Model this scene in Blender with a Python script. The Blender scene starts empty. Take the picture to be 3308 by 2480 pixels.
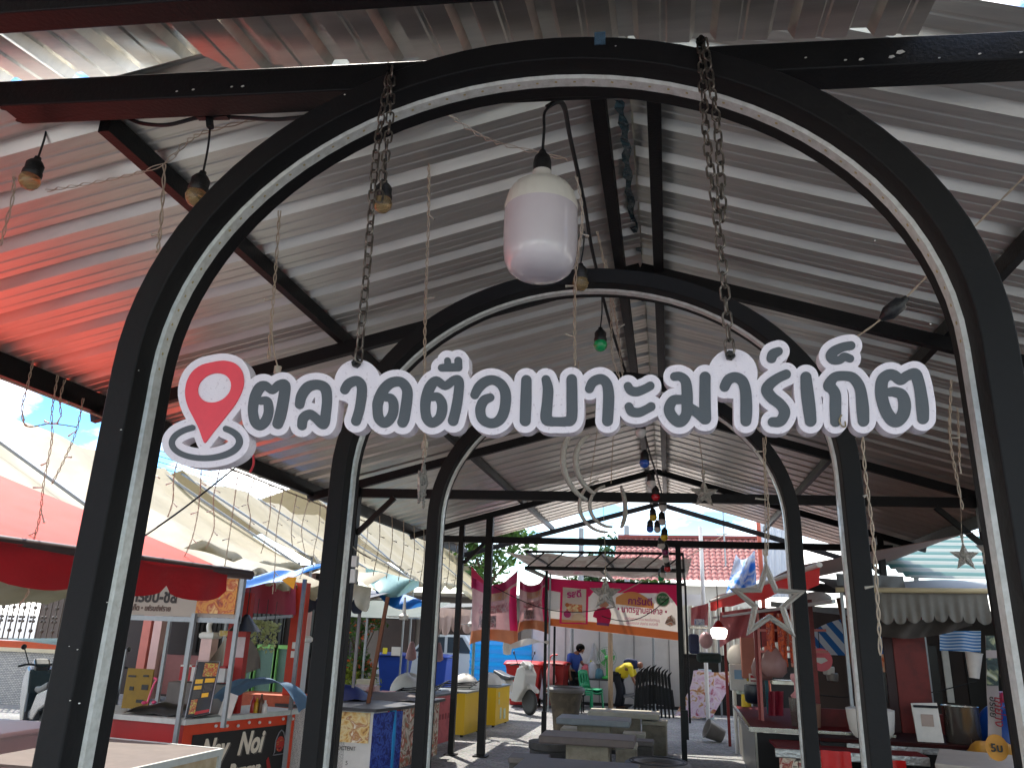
import bpy, bmesh, math, random
import numpy as np
from mathutils import Vector, Matrix
random.seed(7)
S = bpy.context.scene
COL = S.collection
PI = math.pi
V = Vector
# ------------------------------------------------------------------ camera
CAM = V((0.4702, -2.4129, 1.95))
FW = V((-0.19138524, 0.93345405, 0.30337307)); RT = V((0.98113835, 0.19050591, 0.03278765)); UP = V((0.0271886, -0.30392603, 0.95230758))
FPX = 2480 / 1.49548
def ray(x, y): return FW + RT * ((x - 1106) / FPX) - UP * ((y - 829.1) / FPX)
def aY(x, y, Y): d = ray(x, y); return CAM + d * ((Y - CAM.y) / d.y)     # photo pixel -> point of a plane in the place
def aX(x, y, X): d = ray(x, y); return CAM + d * ((X - CAM.x) / d.x)
def aZ(x, y, Z): d = ray(x, y); return CAM + d * ((Z - CAM.z) / d.z)
cd = bpy.data.cameras.new('camera'); co = bpy.data.objects.new('camera', cd); COL.objects.link(co)
cd.sensor_width = 36; cd.lens = 36 * FPX / 2212; cd.clip_start = 0.05; cd.clip_end = 2000
co.matrix_world = Matrix(((RT.x, UP.x, -FW.x, CAM.x), (RT.y, UP.y, -FW.y, CAM.y), (RT.z, UP.z, -FW.z, CAM.z), (0, 0, 0, 1)))
S.camera = co
# ------------------------------------------------------------------ materials
def lin(h):
    h = h.lstrip('#'); c = [int(h[i:i + 2], 16) / 255 for i in (0, 2, 4)]
    return tuple(x / 12.92 if x < .04045 else ((x + .055) / 1.055) ** 2.4 for x in c)
MATS = {}
def mat(name, col, rough=.6, metal=0., var=.12, scale=6., bump=0., bscale=30., col2=None, spec=.5, trans=0., emit=0., coat=0., sss=0., thr=None, stretch=None):
    if name in MATS: return MATS[name]
    m = bpy.data.materials.new(name); m.use_nodes = True; nt = m.node_tree; N = nt.nodes; L = nt.links
    b = N['Principled BSDF']; c = lin(col) if isinstance(col, str) else col
    b.inputs['Roughness'].default_value = rough; b.inputs['Metallic'].default_value = metal
    b.inputs['Specular IOR Level'].default_value = spec
    if trans: b.inputs['Transmission Weight'].default_value = trans; b.inputs['IOR'].default_value = 1.4
    if coat: b.inputs['Coat Weight'].default_value = coat; b.inputs['Coat Roughness'].default_value = .12
    tc = N.new('ShaderNodeTexCoord'); mp = N.new('ShaderNodeMapping'); L.new(tc.outputs['Object'], mp.inputs['Vector'])
    if stretch: mp.inputs['Scale'].default_value = stretch
    if var or col2:
        n = N.new('ShaderNodeTexNoise'); n.inputs['Scale'].default_value = scale; n.inputs['Detail'].default_value = 6; n.inputs['Roughness'].default_value = .62
        L.new(mp.outputs['Vector'], n.inputs['Vector'])
        r = N.new('ShaderNodeValToRGB'); e = r.color_ramp.elements
        c2 = lin(col2) if isinstance(col2, str) else col2
        if c2:
            lo, hi = thr or (.45, .6)
            e[0].position = lo; e[0].color = (*c, 1); e[1].position = hi; e[1].color = (*c2, 1)
        else:
            e[0].position = .3; e[0].color = (*[x * (1 - var) for x in c], 1); e[1].position = .7; e[1].color = (*[min(1, x * (1 + var)) for x in c], 1)
        L.new(n.outputs['Fac'], r.inputs['Fac']); L.new(r.outputs['Color'], b.inputs['Base Color'])
        mr = N.new('ShaderNodeMapRange'); mr.inputs['To Min'].default_value = max(0.02, rough - .08); mr.inputs['To Max'].default_value = min(1, rough + .08)
        L.new(n.outputs['Fac'], mr.inputs['Value']); L.new(mr.outputs['Result'], b.inputs['Roughness'])
    else: b.inputs['Base Color'].default_value = (*c, 1)
    if bump:
        n2 = N.new('ShaderNodeTexNoise'); n2.inputs['Scale'].default_value = bscale; n2.inputs['Detail'].default_value = 5
        L.new(mp.outputs['Vector'], n2.inputs['Vector']); bp = N.new('ShaderNodeBump'); bp.inputs['Strength'].default_value = bump; bp.inputs['Distance'].default_value = .02
        L.new(n2.outputs['Fac'], bp.inputs['Height']); L.new(bp.outputs['Normal'], b.inputs['Normal'])
    if emit: b.inputs['Emission Color'].default_value = (*c, 1); b.inputs['Emission Strength'].default_value = emit
    if sss:   # thin cloth: part of the light passes through
        tr = N.new('ShaderNodeBsdfTranslucent'); tr.inputs['Color'].default_value = (*c, 1); mx = N.new('ShaderNodeMixShader'); mx.inputs['Fac'].default_value = sss
        L.new(b.outputs['BSDF'], mx.inputs[1]); L.new(tr.outputs['BSDF'], mx.inputs[2]); L.new(mx.outputs['Shader'], N['Material Output'].inputs['Surface'])
    MATS[name] = m; return m
# ------------------------------------------------------------------ mesh builder
ORG = {}
def link(o, parent):
    COL.objects.link(o)
    if parent: o.parent = parent
class MB:
    def __init__(s): s.v = []; s.f = []
    def add(s, v, f):
        k = len(s.v); s.v += [V(x) for x in v]; s.f += [tuple(i + k for i in q) for q in f]; return s
    def box(s, c, d, rz=0., R=None):
        c = V(c); x, y, z = [q / 2 for q in d]; R = R or Matrix.Rotation(rz, 3, 'Z')
        p = [c + R @ V((i * x, j * y, k * z)) for k in (-1, 1) for j in (-1, 1) for i in (-1, 1)]
        return s.add(p, [(0, 2, 3, 1), (4, 5, 7, 6), (0, 1, 5, 4), (2, 6, 7, 3), (0, 4, 6, 2), (1, 3, 7, 5)])
    def bar(s, a, b, w, h, up=(0, 0, 1)):
        a = V(a); b = V(b); t = (b - a).normalized(); up = V(up)
        if abs(t.dot(up)) > .98: up = V((0, 1, 0))
        x = t.cross(up).normalized(); z = x.cross(t)
        p = []
        for q in (a, b): p += [q - x * w / 2 - z * h / 2, q + x * w / 2 - z * h / 2, q + x * w / 2 + z * h / 2, q - x * w / 2 + z * h / 2]
        return s.add(p, [(0, 3, 2, 1), (4, 5, 6, 7), (0, 1, 5, 4), (1, 2, 6, 5), (2, 3, 7, 6), (3, 0, 4, 7)])
    def tube(s, pts, r, n=8, closed=False, cap=True):
        pts = [V(p) for p in pts]; m = len(pts); rr = r if isinstance(r, (list, tuple)) else [r] * m
        up = None; rings = []
        for i, p in enumerate(pts):
            if closed: t = pts[(i + 1) % m] - pts[i - 1]
            else: t = pts[min(i + 1, m - 1)] - pts[max(i - 1, 0)]
            t = t.normalized() if t.length > 1e-9 else V((0, 0, 1))
            if up is None: up = t.orthogonal().normalized()
            else:
                up = up - t * up.dot(t); up = up.normalized() if up.length > 1e-6 else t.orthogonal().normalized()
            w = t.cross(up)
            rings.append([p + (up * math.cos(2 * PI * k / n) + w * math.sin(2 * PI * k / n)) * rr[i] for k in range(n)])
        v = [q for R in rings for q in R]; f = []
        for i in range(m if closed else m - 1):
            a = i * n; b = ((i + 1) % m) * n
            f += [(a + k, a + (k + 1) % n, b + (k + 1) % n, b + k) for k in range(n)]
        if cap and not closed: f += [tuple(range(n))[::-1], tuple((m - 1) * n + k for k in range(n))]
        return s.add(v, f)
    def lathe(s, prof, c, n=24, R=None):
        c = V(c); R = R or Matrix.Identity(3); v = []; f = []
        for r, z in prof: v += [c + R @ V((r * math.cos(2 * PI * k / n), r * math.sin(2 * PI * k / n), z)) for k in range(n)]
        for i in range(len(prof) - 1): f += [(i * n + k, i * n + (k + 1) % n, (i + 1) * n + (k + 1) % n, (i + 1) * n + k) for k in range(n)]
        if prof[0][0] > 1e-6: f.append(tuple(range(n))[::-1])
        if prof[-1][0] > 1e-6: f.append(tuple((len(prof) - 1) * n + k for k in range(n)))
        return s.add(v, f)
    def grid(s, fn, nu, nv, wrap=False):
        v = [fn(i / nu, j / nv) for i in range(nu + 1) for j in range(nv + 1)]; w = nv + 1
        return s.add(v, [(i * w + j, (i + 1) * w + j, (i + 1) * w + j + 1, i * w + j + 1) for i in range(nu) for j in range(nv)])
    def prism(s, pts, d):
        pts = [V(p) for p in pts]; d = V(d); n = len(pts)
        return s.add(pts + [p + d for p in pts], [tuple(range(n))[::-1], tuple(range(n, 2 * n))] + [(k, (k + 1) % n, n + (k + 1) % n, n + k) for k in range(n)])
    def sphere(s, c, r, n=16, sq=(1, 1, 1)):
        c = V(c); m = n // 2
        return s.grid(lambda a, b: c + V((r * sq[0] * math.sin(PI * b) * math.cos(2 * PI * a), r * sq[1] * math.sin(PI * b) * math.sin(2 * PI * a), r * sq[2] * math.cos(PI * b))), n, m)
    def build(s, name, m, parent=None, smooth=40, thick=0., bevel=0., weld=True):
        o0 = ORG.get(parent.name, V((0, 0, 0))) if parent else V((0, 0, 0))
        me = bpy.data.meshes.new(name); me.from_pydata([p - o0 for p in s.v], [], s.f)
        if weld:
            bm = bmesh.new(); bm.from_mesh(me); bmesh.ops.remove_doubles(bm, verts=bm.verts, dist=1e-5); bmesh.ops.recalc_face_normals(bm, faces=bm.faces); bm.to_mesh(me); bm.free()
        me.materials.append(m)
        if smooth:
            me.shade_smooth(); me.set_sharp_from_angle(angle=math.radians(smooth))
        o = bpy.data.objects.new(name, me); link(o, parent); ORG[o.name] = o0
        if thick: q = o.modifiers.new('thick', 'SOLIDIFY'); q.thickness = thick; q.offset = 0
        if bevel: q = o.modifiers.new('edge', 'BEVEL'); q.width = bevel; q.segments = 2; q.limit_method = 'ANGLE'; q.angle_limit = math.radians(50)
        return o
def tag(o, label=None, cat=None, group=None, kind=None):
    if label: o['label'] = label
    if cat: o['category'] = cat
    if group: o['group'] = group
    if kind: o['kind'] = kind
    return o
def thing(name, label, cat, loc=(0, 0, 0), group=None):
    o = bpy.data.objects.new(name, None); COL.objects.link(o); o.location = loc; o.empty_display_size = .1; ORG[o.name] = V(loc)
    return tag(o, label, cat, group)
def copy_tree(o, loc=None, rz=None, parent=None, label=None, sc=None):
    c = o.copy(); COL.objects.link(c)
    if parent: c.parent = parent
    if loc is not None: c.location = loc
    if rz is not None: c.rotation_euler = (0, 0, rz)
    if sc is not None: c.scale = (sc, sc, sc)
    if label: c['label'] = label
    for ch in list(o.children): copy_tree(ch, parent=c)
    return c
def text(body, origin, right, up, size, m, name, parent=None, depth=.002, bold=0., align='LEFT', shear=0., xs=1.):
    cu = bpy.data.curves.new(name, 'FONT'); cu.body = body; cu.size = size; cu.extrude = depth; cu.offset = bold; cu.align_x = align; cu.shear = shear; cu.resolution_u = 3
    o = bpy.data.objects.new(name, cu); COL.objects.link(o)
    me = bpy.data.meshes.new_from_object(o.evaluated_get(bpy.context.evaluated_depsgraph_get())); bpy.data.objects.remove(o); bpy.data.curves.remove(cu)
    o0 = ORG.get(parent.name, V((0, 0, 0))) if parent else V((0, 0, 0)); origin = V(origin); R = V(right).normalized(); U = (V(up) - R * V(up).dot(R)).normalized(); Nn = R.cross(U)
    for v in me.vertices: q = v.co.copy(); v.co = origin - o0 + R * q.x * xs + U * q.y + Nn * q.z
    me.materials.clear(); me.materials.append(m); me.name = name
    o = bpy.data.objects.new(name, me); link(o, parent); ORG[o.name] = o0; return o
def catmull(P, n=6, closed=False):
    P = [V(p) for p in P]; m = len(P); out = []
    for i in range(m if closed else m - 1):
        if closed: a, b, c, d = P[i - 1], P[i], P[(i + 1) % m], P[(i + 2) % m]
        else: a, b, c, d = P[max(i - 1, 0)], P[i], P[i + 1], P[min(i + 2, m - 1)]
        for k in range(n):
            t = k / n; out.append(.5 * ((2 * b) + (c - a) * t + (2 * a - 5 * b + 4 * c - d) * t * t + (3 * b - a - 3 * c + d) * t ** 3))
    if not closed: out.append(P[-1])
    return out
def lerp(a, b, t): return a + (b - a) * t
# ------------------------------------------------------------------ sky, sun, view
SUN = V((-.40, .52, 1.0)).normalized()
w = bpy.data.worlds.new('World'); S.world = w; w.use_nodes = True; nt = w.node_tree; N = nt.nodes; L = nt.links
sk = N.new('ShaderNodeTexSky'); sk.sky_type = 'NISHITA'; sk.sun_disc = False; sk.sun_elevation = math.asin(SUN.z); sk.sun_rotation = math.atan2(SUN.x, SUN.y); sk.air_density = 1.0; sk.dust_density = .5; sk.ozone_density = 2.0
bg = N['Background']; bg.inputs['Strength'].default_value = .15
tc = N.new('ShaderNodeTexCoord'); mp = N.new('ShaderNodeMapping'); mp.inputs['Scale'].default_value = (1.0, 1.0, 2.6); mp.inputs['Location'].default_value = (.37, .1, .2); L.new(tc.outputs['Generated'], mp.inputs['Vector'])
n1 = N.new('ShaderNodeTexNoise'); n1.inputs['Scale'].default_value = 3.2; n1.inputs['Detail'].default_value = 9; n1.inputs['Roughness'].default_value = .58; L.new(mp.outputs['Vector'], n1.inputs['Vector'])
rp = N.new('ShaderNodeValToRGB'); rp.color_ramp.elements[0].position = .48; rp.color_ramp.elements[1].position = .60; L.new(n1.outputs['Fac'], rp.inputs['Fac'])
mx = N.new('ShaderNodeMix'); mx.data_type = 'RGBA'; L.new(rp.outputs['Color'], mx.inputs['Factor']); hsv = N.new('ShaderNodeHueSaturation'); hsv.inputs['Saturation'].default_value = 1.6; hsv.inputs['Value'].default_value = .62; L.new(sk.outputs['Color'], hsv.inputs['Color']); L.new(hsv.outputs['Color'], mx.inputs[6]); mx.inputs[7].default_value = (8.8, 8.5, 8.1, 1)
L.new(mx.outputs[2], bg.inputs['Color'])
sd = bpy.data.lights.new('sun', 'SUN'); sd.energy = 2.0; sd.angle = math.radians(.5); sd.color = (1, .95, .86); so = bpy.data.objects.new('sun', sd); COL.objects.link(so)
so.rotation_euler = (-SUN).to_track_quat('-Z', 'Y').to_euler(); so.location = (0, 0, 30)
S.view_settings.view_transform = 'Standard'; S.view_settings.look = 'None'; S.view_settings.exposure = 1.95; S.view_settings.gamma = 1.0
# ------------------------------------------------------------------ shared materials
black = mat('black_painted_steel', '#131212', .45, .0, .25, 14, .12, 60, spec=.25)
blackm = mat('black_frame_paint', '#161515', .55, .0, .18, 9, .08, 40, spec=.2)
rubber = mat('black_rubber', '#161616', .55, 0, .2, 20)
galv = mat('galvanised_sheet', '#d8d4ca', .32, .76, .10, 3.0, 0, 10, stretch=(.6, 6, 1))
wire_w = mat('aged_clear_wire', '#b9a892', .5, 0, .15, 40, trans=.15)
chrome = mat('worn_steel', '#8f8a82', .32, .9, .25, 30)
# ------------------------------------------------------------------ market shelter (roof building)
XR, ZR, SL, SH = .33, 4.78, .285, .10          # ridge x, ridge z, slope, skew of the cross members in plan
def rp3(x, y, dz=0.): return V((x, y + SH * (x - XR), ZR - SL * abs(x - XR) + dz))
shel = thing('market_shelter', 'long black steel shelter with a grey corrugated gable roof behind the arches', 'market shelter', (.3, 3.0, 0))
PROF = [(0, 0), (.03, .055), (.075, .055), (.112, 0), (.170, 0), (.178, .004), (.190, .004), (.198, 0), (.255, 0), (.263, .004), (.275, .004), (.283, 0)]
PIT = .33
def roof(x0, x1, y0, y1, nm, mt):
    ys = []; k = int(y0 / PIT)
    while k * PIT < y1:
        for a, h in PROF:
            y = k * PIT + a
            if y0 <= y <= y1: ys.append((y, h))
        k += 1
    mb = MB(); nx = 10; nrm = V((math.copysign(SL, x1 - x0), 0, 1)).normalized()
    v = []
    for i in range(nx + 1):
        x = lerp(x0, x1, i / nx)
        for y, h in ys: v.append(rp3(x, y, h + .006 * math.sin(x * 2.1 + y * .7) + .004 * math.sin(y * 2.9 + x)))
    W = len(ys); mb.add(v, [(i * W + j, (i + 1) * W + j, (i + 1) * W + j + 1, i * W + j + 1) for i in range(nx) for j in range(W - 1)])
    return mb.build(nm, mt, shel, smooth=0)
YS0, YS1 = .17, 14.1
roof(XR + .01, -3.95, YS0, YS1, 'roof_sheet', galv); roof(XR - .01 + .03, 4.72, YS0, YS1, 'roof_sheet', galv)
cap = MB()
cap.grid(lambda a, b: rp3(XR, 0) + V(((b - .5) * .5, lerp(YS0, YS1, a), .055 - SL * abs(b - .5) * .5)), 20, 2); cap.build('ridge_cap', galv, shel, 0)
RY = [3.06, 6.9, 10.95, 14.5]
for x in (.18, .47):
    MB().bar((x, .3, 4.66), (x, 14.6, 4.66), .075, .13).build('ridge_beam', black, shel)
for x in (-1.97, 2.5):
    z = ZR - SL * abs(x - XR) - .052
    MB().bar((x, .35 + SH * (x - XR), z), (x, 14.6, z), .055, .10).build('purlin', black, shel)
for x in (-3.86, 4.55):
    z = ZR - SL * abs(x - XR) - .07
    MB().bar((x, .1 + SH * (x - XR), z), (x, 14.3, z), .06, .15).build('eave_beam', black, shel)
for y in RY:
    for sx in (-1, 1):
        x1 = -3.9 if sx < 0 else 4.62; x0 = XR
        MB().bar(rp3(x0, y, -.155), rp3(x1, y, -.155), .06, .10).build('rafter', black, shel)
for y in RY[1:3]:
    MB().bar(rp3(-3.42, y) * 1 + V((0, 0, 0)), rp3(3.95, y), .08, .1)
    z = 3.50 if y < 8 else 3.40
    MB().bar((-3.45, y - .33, z), (4.1, y + .36, z), .07, .11).build('tie_beam', black, shel)
for x, y, w_ in ((-3.3, 6.55, .12), (4.02, 7.2, .12), (-3.0, 10.65, .09), (3.9, 11.25, .1), (.66, 10.95, .085), (-2.52, 10.7, .12), (-3.35, 14.2, .1), (4.1, 14.8, .1)):
    top = ZR - SL * abs(x - XR) - .16
    if x == .66: top = 3.36
    p = MB().box((x, y, top / 2), (w_, w_, top)).build('post', black, shel, bevel=.006)
    MB().box((x, y, .01), (w_ + .1, w_ + .1, .02)).build('base_plate', black, p)
for x, y, s in ((-3.3, 6.57, 1), (4.02, 7.18, -1), (-3.0, 10.67, 1), (3.9, 11.23, -1)):
    MB().bar((x + .05 * s, y, 3.0), (x + .5 * s, y, 3.44), .05, .06).build('brace', black, shel)
# ------------------------------------------------------------------ front canopy over the camera side
can = thing('front_canopy', 'front lean-to of grey corrugated sheets on black beams above the arch', 'canopy', (0, 0, 0))
bL = aZ(-160, 236, 4.03); bR = aZ(2420, 118, 4.03)        # bottom front edge of the cross beam
bdir = (bR - bL).normalized(); bn = V((-bdir.y, bdir.x, 0))
off = bn * .065 + V((0, 0, .065))
bE0, bE1 = bL - bdir * 3.2, bR + bdir * 2.6
for q in (bL - bdir * 1.15, bE1 - bdir * .1): MB().bar(V((q.x, q.y, 0)) + bn * .065, V((q.x, q.y, q.z)) + bn * .065, .12, .12).build('post', black, can)
MB().bar(bE0 + off, bE1 + off, .13, .13).build('cross_beam', black, can, bevel=.006)
b2L = aZ(-420, 103, 4.02); b2R = aZ(1500, -25, 4.02)
b2d = (b2R - b2L).normalized()
MB().bar(b2L - b2d * 2 + V((0, -.05, .06)), b2R + b2d * 4 + V((0, -.05, .06)), .1, .12).build('cross_beam', black, can, bevel=.006)
MB().bar((.16, -3.6, 3.72), (.19, .28, 4.36), .09, .11).build('rafter', black, can)
MB().bar((.285, -3.6, 3.74), (.31, .28, 4.38), .02, .11).build('rafter', black, can)
CP = [(0, 0), (.022, .045), (.085, .045), (.107, 0), (.19, 0), (.197, .008), (.213, .008), (.22, 0)]
def canopy_sheet(x0, x1, ye, dz):
    mb = MB(); xs = []; k = math.floor(x0 / .31)
    while k * .31 < x1:
        for a, h in CP:
            x = k * .31 + a
            if x0 <= x <= x1: xs.append((x, h))
        k += 1
    xs = [(x0, 0)] + xs + [(x1, 0)]
    v = []
    for i in range(5):
        y = lerp(-3.8, ye, i / 4)
        for x, h in xs: v.append(V((x, y + (SH * x if i == 4 else 0), 4.26 + dz + .135 * (y - .3) + h + .004 * math.sin(3 * x + y))))
    W = len(xs); mb.add(v, [(i * W + j, (i + 1) * W + j, (i + 1) * W + j + 1, i * W + j + 1) for i in range(4) for j in range(W - 1)])
    mb.build('roof_sheet', galv, can, smooth=0)
canopy_sheet(-7.4, -2.17, .30, .02); canopy_sheet(-2.2, -1.05, .30, .032); canopy_sheet(-1.1, .3, .26, .02); canopy_sheet(.25, 1.52, .20, .032); canopy_sheet(1.50, 5.4, -.06, .02)
# ------------------------------------------------------------------ arches
led_m = mat('led_strip_silicone', '#cfcfc8', .3, 0, .12, 30, .1, 60, col2='#b5b4aa', thr=(.4, .7), coat=.4)
led_d = mat('led_chip', '#a89660', .4)
def arch(Y, label, detail):
    a = thing('metal_arch', label, 'arch', (0, Y, 0), 'black steel arches in a row')
    def path(h, zs=2.8, rz=1.15, n=40):
        return [V((-h, 0, 0)), V((-h, 0, zs * .5))] + [V((-h * math.cos(PI * i / n), 0, zs + (rz + h - 1.384) * math.sin(PI * i / n))) for i in range(n + 1)] + [V((h, 0, zs * .5)), V((h, 0, 0))]
    I = path(1.384); O = path(1.384 + .097); n = len(I); mb = MB(); y0, y1 = Y - .115, Y + .105
    v = []
    for p, q in zip(I, O): v += [V((p.x, y0, p.z)), V((q.x, y0, q.z)), V((q.x, y1, q.z)), V((p.x, y1, p.z))]
    f = []
    for i in range(n - 1):
        k = i * 4; f += [(k + j, k + (j + 1) % 4, k + 4 + (j + 1) % 4, k + 4 + j) for j in range(4)]
    mb.add(v, f).build('frame', blackm, a, smooth=35, bevel=.005)
    # led strip lies along the soffit
    L_ = path(1.384 - .0005); mb = MB(); v = []; f = []
    H = path(1.384 - .014)
    for p, q in zip(L_, H): v += [V((p.x, Y - .029, p.z)), V((q.x, Y - .024, q.z)), V((q.x, Y + .021, q.z)), V((p.x, Y + .026, p.z))]
    for i in range(len(L_) - 1):
        k = i * 4; f += [(k + j, k + (j + 1) % 4, k + 4 + (j + 1) % 4, k + 4 + j) for j in range(4)]
    led = mb.add(v, f).build('led_strip', led_m, a, smooth=35)
    if detail:
        mb = MB(); mc = MB()
        D = path(1.384 - .0152, n=120)[2:-2]
        for i in range(0, len(D) - 1, 1):
            p = D[i]; t = (D[min(i + 1, len(D) - 1)] - D[max(i - 1, 0)]).normalized()
            for uu in ((0,) if i % 2 else ()):
                pp = p + t * .03 * uu
                mb.bar(V((pp.x, Y - .006 + random.uniform(-.004, .004), pp.z)) - t * .005, V((pp.x, Y - .006, pp.z)) + t * .004, .007, .002, up=V((0, 0, 2.8)) - V((pp.x, 0, pp.z)) + V((0, 0, 1e-3)))
        mb.build('led_chips', led_d, led, smooth=0)
    for s in (-1, 1): MB().box((s * 1.432, Y, .012), (.26, .36, .024)).build('base_plate', blackm, a)
    return a
arch1 = arch(0, 'nearest and largest black steel arch carrying the hanging sign', True)
arch(1.922, 'second black steel arch, seen just behind the hanging sign', False)
arch(3.881, 'farthest and smallest-looking of the three black steel arches', False)
# ------------------------------------------------------------------ hanging sign: strokes of the lettering in photo pixels, unioned into outlines
def seg_field(strokes, X, Y):
    F = np.full(X.shape, 1e3)
    for st in strokes:
        for (x0, y0, r0), (x1, y1, r1) in zip(st[:-1], st[1:]):
            dx, dy = x1 - x0, y1 - y0; q = dx * dx + dy * dy + 1e-9
            t = np.clip(((X - x0) * dx + (Y - y0) * dy) / q, 0, 1)
            np.minimum(F, np.hypot(X - x0 - t * dx, Y - y0 - t * dy) - (r0 + (r1 - r0) * t), out=F)
        if len(st) == 1: np.minimum(F, np.hypot(X - st[0][0], Y - st[0][1]) - st[0][2], out=F)
    return F
def poly_field(P, X, Y):
    D = np.full(X.shape, 1e9); ins = np.zeros(X.shape, bool)
    for (x0, y0), (x1, y1) in zip(P, P[1:] + P[:1]):
        dx, dy = x1 - x0, y1 - y0; t = np.clip(((X - x0) * dx + (Y - y0) * dy) / (dx * dx + dy * dy + 1e-9), 0, 1)
        np.minimum(D, np.hypot(X - x0 - t * dx, Y - y0 - t * dy), out=D)
        if y0 != y1: ins ^= ((y0 > Y) != (y1 > Y)) & (X < (x1 - x0) * (Y - y0) / (y1 - y0) + x0)
    return np.where(ins, -D, D)
def contours(F, x0, y0, st):
    H, W = F.shape; S_ = F < 0; nxt = {}
    c = S_[:-1, :-1] * 1 + S_[:-1, 1:] * 2 + S_[1:, 1:] * 4 + S_[1:, :-1] * 8
    T = {1: [(3, 0)], 2: [(0, 1)], 3: [(3, 1)], 4: [(1, 2)], 5: [(3, 0), (1, 2)], 6: [(0, 2)], 7: [(3, 2)], 8: [(2, 3)], 9: [(2, 0)], 10: [(0, 1), (2, 3)], 11: [(2, 1)], 12: [(1, 3)], 13: [(1, 0)], 14: [(0, 3)]}
    for i, j in np.argwhere((c > 0) & (c < 15)):
        E = [('h', i, j), ('v', i, j + 1), ('h', i + 1, j), ('v', i, j)]
        for a, b in T[int(c[i, j])]: nxt[E[a]] = E[b]
    def pos(e):
        k, i, j = e
        if k == 'h': a, b = F[i, j], F[i, j + 1]; return (x0 + st * (j + a / (a - b)), y0 + st * i)
        a, b = F[i, j], F[i + 1, j]; return (x0 + st * j, y0 + st * (i + a / (a - b)))
    out = []
    while nxt:
        s0 = next(iter(nxt)); e = s0; L = []
        while e in nxt: L.append(pos(e)); e = nxt.pop(e)
        if len(L) > 8: out.append(L)
    return out
def plate(loops, Yf, thick, name, m, parent, step=1, bevel=0.):
    cu = bpy.data.curves.new(name, 'CURVE'); cu.dimensions = '2D'; cu.fill_mode = 'BOTH'; cu.extrude = 1.0
    for L in loops:
        L = L[::step]; sp = cu.splines.new('POLY'); sp.points.add(len(L) - 1); sp.use_cyclic_u = True
        for p, q in zip(sp.points, L): p.co = (q[0] * .01, -q[1] * .01, 0, 1)
    o = bpy.data.objects.new(name, cu); COL.objects.link(o)
    me = bpy.data.meshes.new_from_object(o.evaluated_get(bpy.context.evaluated_depsgraph_get())); bpy.data.objects.remove(o); bpy.data.curves.remove(cu)
    o0 = ORG[parent.name]
    for v in me.vertices:
        p = aY(v.co.x * 100 / 1.49548, -v.co.y * 100 / 1.49548, Yf)
        if v.co.z < 0: p.y += thick
        v.co = p - o0
    bm = bmesh.new(); bm.from_mesh(me); bmesh.ops.remove_doubles(bm, verts=bm.verts, dist=1e-6); bmesh.ops.recalc_face_normals(bm, faces=bm.faces); bm.to_mesh(me); bm.free()
    me.materials.clear(); me.materials.append(m); me.shade_smooth(); me.set_sharp_from_angle(angle=math.radians(40))
    o = bpy.data.objects.new(name, me); link(o, parent); ORG[o.name] = o0; return o
def zs(x0, y0, k, *st): return [[(x0 + p.x / k, y0 + p.y / k, p.z / k) for p in catmull(s, 5)] for s in st]
A_ = (500, 1100, 2.765); B_ = (1250, 1100, 2.765); C_ = (2000, 1060, 3.948); D_ = (2500, 1060, 3.948)
LET = zs(*A_,
 [(947, 537, 33), (1000, 537, 36), (1014, 590, 41), (1012, 650, 41), (985, 720, 43), (935, 757, 42), (893, 720, 43), (875, 640, 42), (878, 570, 43), (897, 490, 45), (935, 420, 45), (985, 400, 38), (1047, 440, 35), (1105, 395, 37), (1160, 397, 45), (1152, 500, 48), (1124, 650, 49), (1097, 740, 46)],
 [(1292, 568, 40), (1310, 490, 45), (1365, 415, 46), (1450, 392, 42), (1520, 425, 46), (1537, 520, 43), (1527, 640, 43), (1506, 745, 43), (1440, 693, 40), (1385, 656, 40), (1325, 690, 42), (1313, 757, 40)],
 [(1695, 437, 39), (1730, 385, 42), (1800, 358, 42), (1845, 400, 42), (1845, 500, 43), (1825, 620, 42), (1796, 716, 42)],
 [(2062, 506, 34), (2110, 515, 38), (2132, 570, 42), (2125, 650, 42), (2090, 710, 43), (2045, 733, 42), (2000, 690, 44), (1988, 610, 43), (1995, 540, 46), (2040, 440, 46), (2110, 376, 44), (2195, 368, 42), (2250, 430, 44), (2252, 520, 46), (2228, 680, 47), (2212, 728, 45)])
LET += zs(*B_,
 [(405, 503, 34), (455, 503, 38), (490, 560, 43), (488, 640, 44), (460, 700, 42), (400, 733, 41), (355, 690, 43), (341, 600, 43), (350, 510, 46), (385, 410, 46), (440, 357, 38), (518, 402, 36), (595, 352, 36), (640, 357, 40), (640, 450, 42), (618, 600, 44), (590, 714, 45)],
 [(487, 242, 31), (560, 238, 35), (638, 238, 33)], [(540, 178, 28), (545, 235, 30)], [(636, 178, 33), (638, 238, 32)],
 [(783, 483, 37), (820, 415, 43), (880, 365, 43), (950, 351, 40), (1020, 390, 43), (1058, 470, 46), (1055, 580, 46), (1030, 670, 45), (980, 725, 42), (915, 735, 41), (850, 695, 43), (833, 610, 43), (865, 535, 42), (922, 506, 35)],
 [(1245, 352, 44), (1240, 540, 48), (1234, 714, 47)],
 [(1420, 347, 38), (1438, 430, 45), (1432, 550, 46), (1422, 690, 50), (1460, 718, 43), (1500, 722, 39), (1600, 720, 41), (1648, 690, 47), (1652, 500, 47), (1650, 345, 45)],
 [(1808, 428, 38), (1840, 368, 42), (1910, 342, 43), (1962, 382, 44), (1980, 480, 48), (1976, 620, 48), (1970, 714, 47)])
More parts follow.
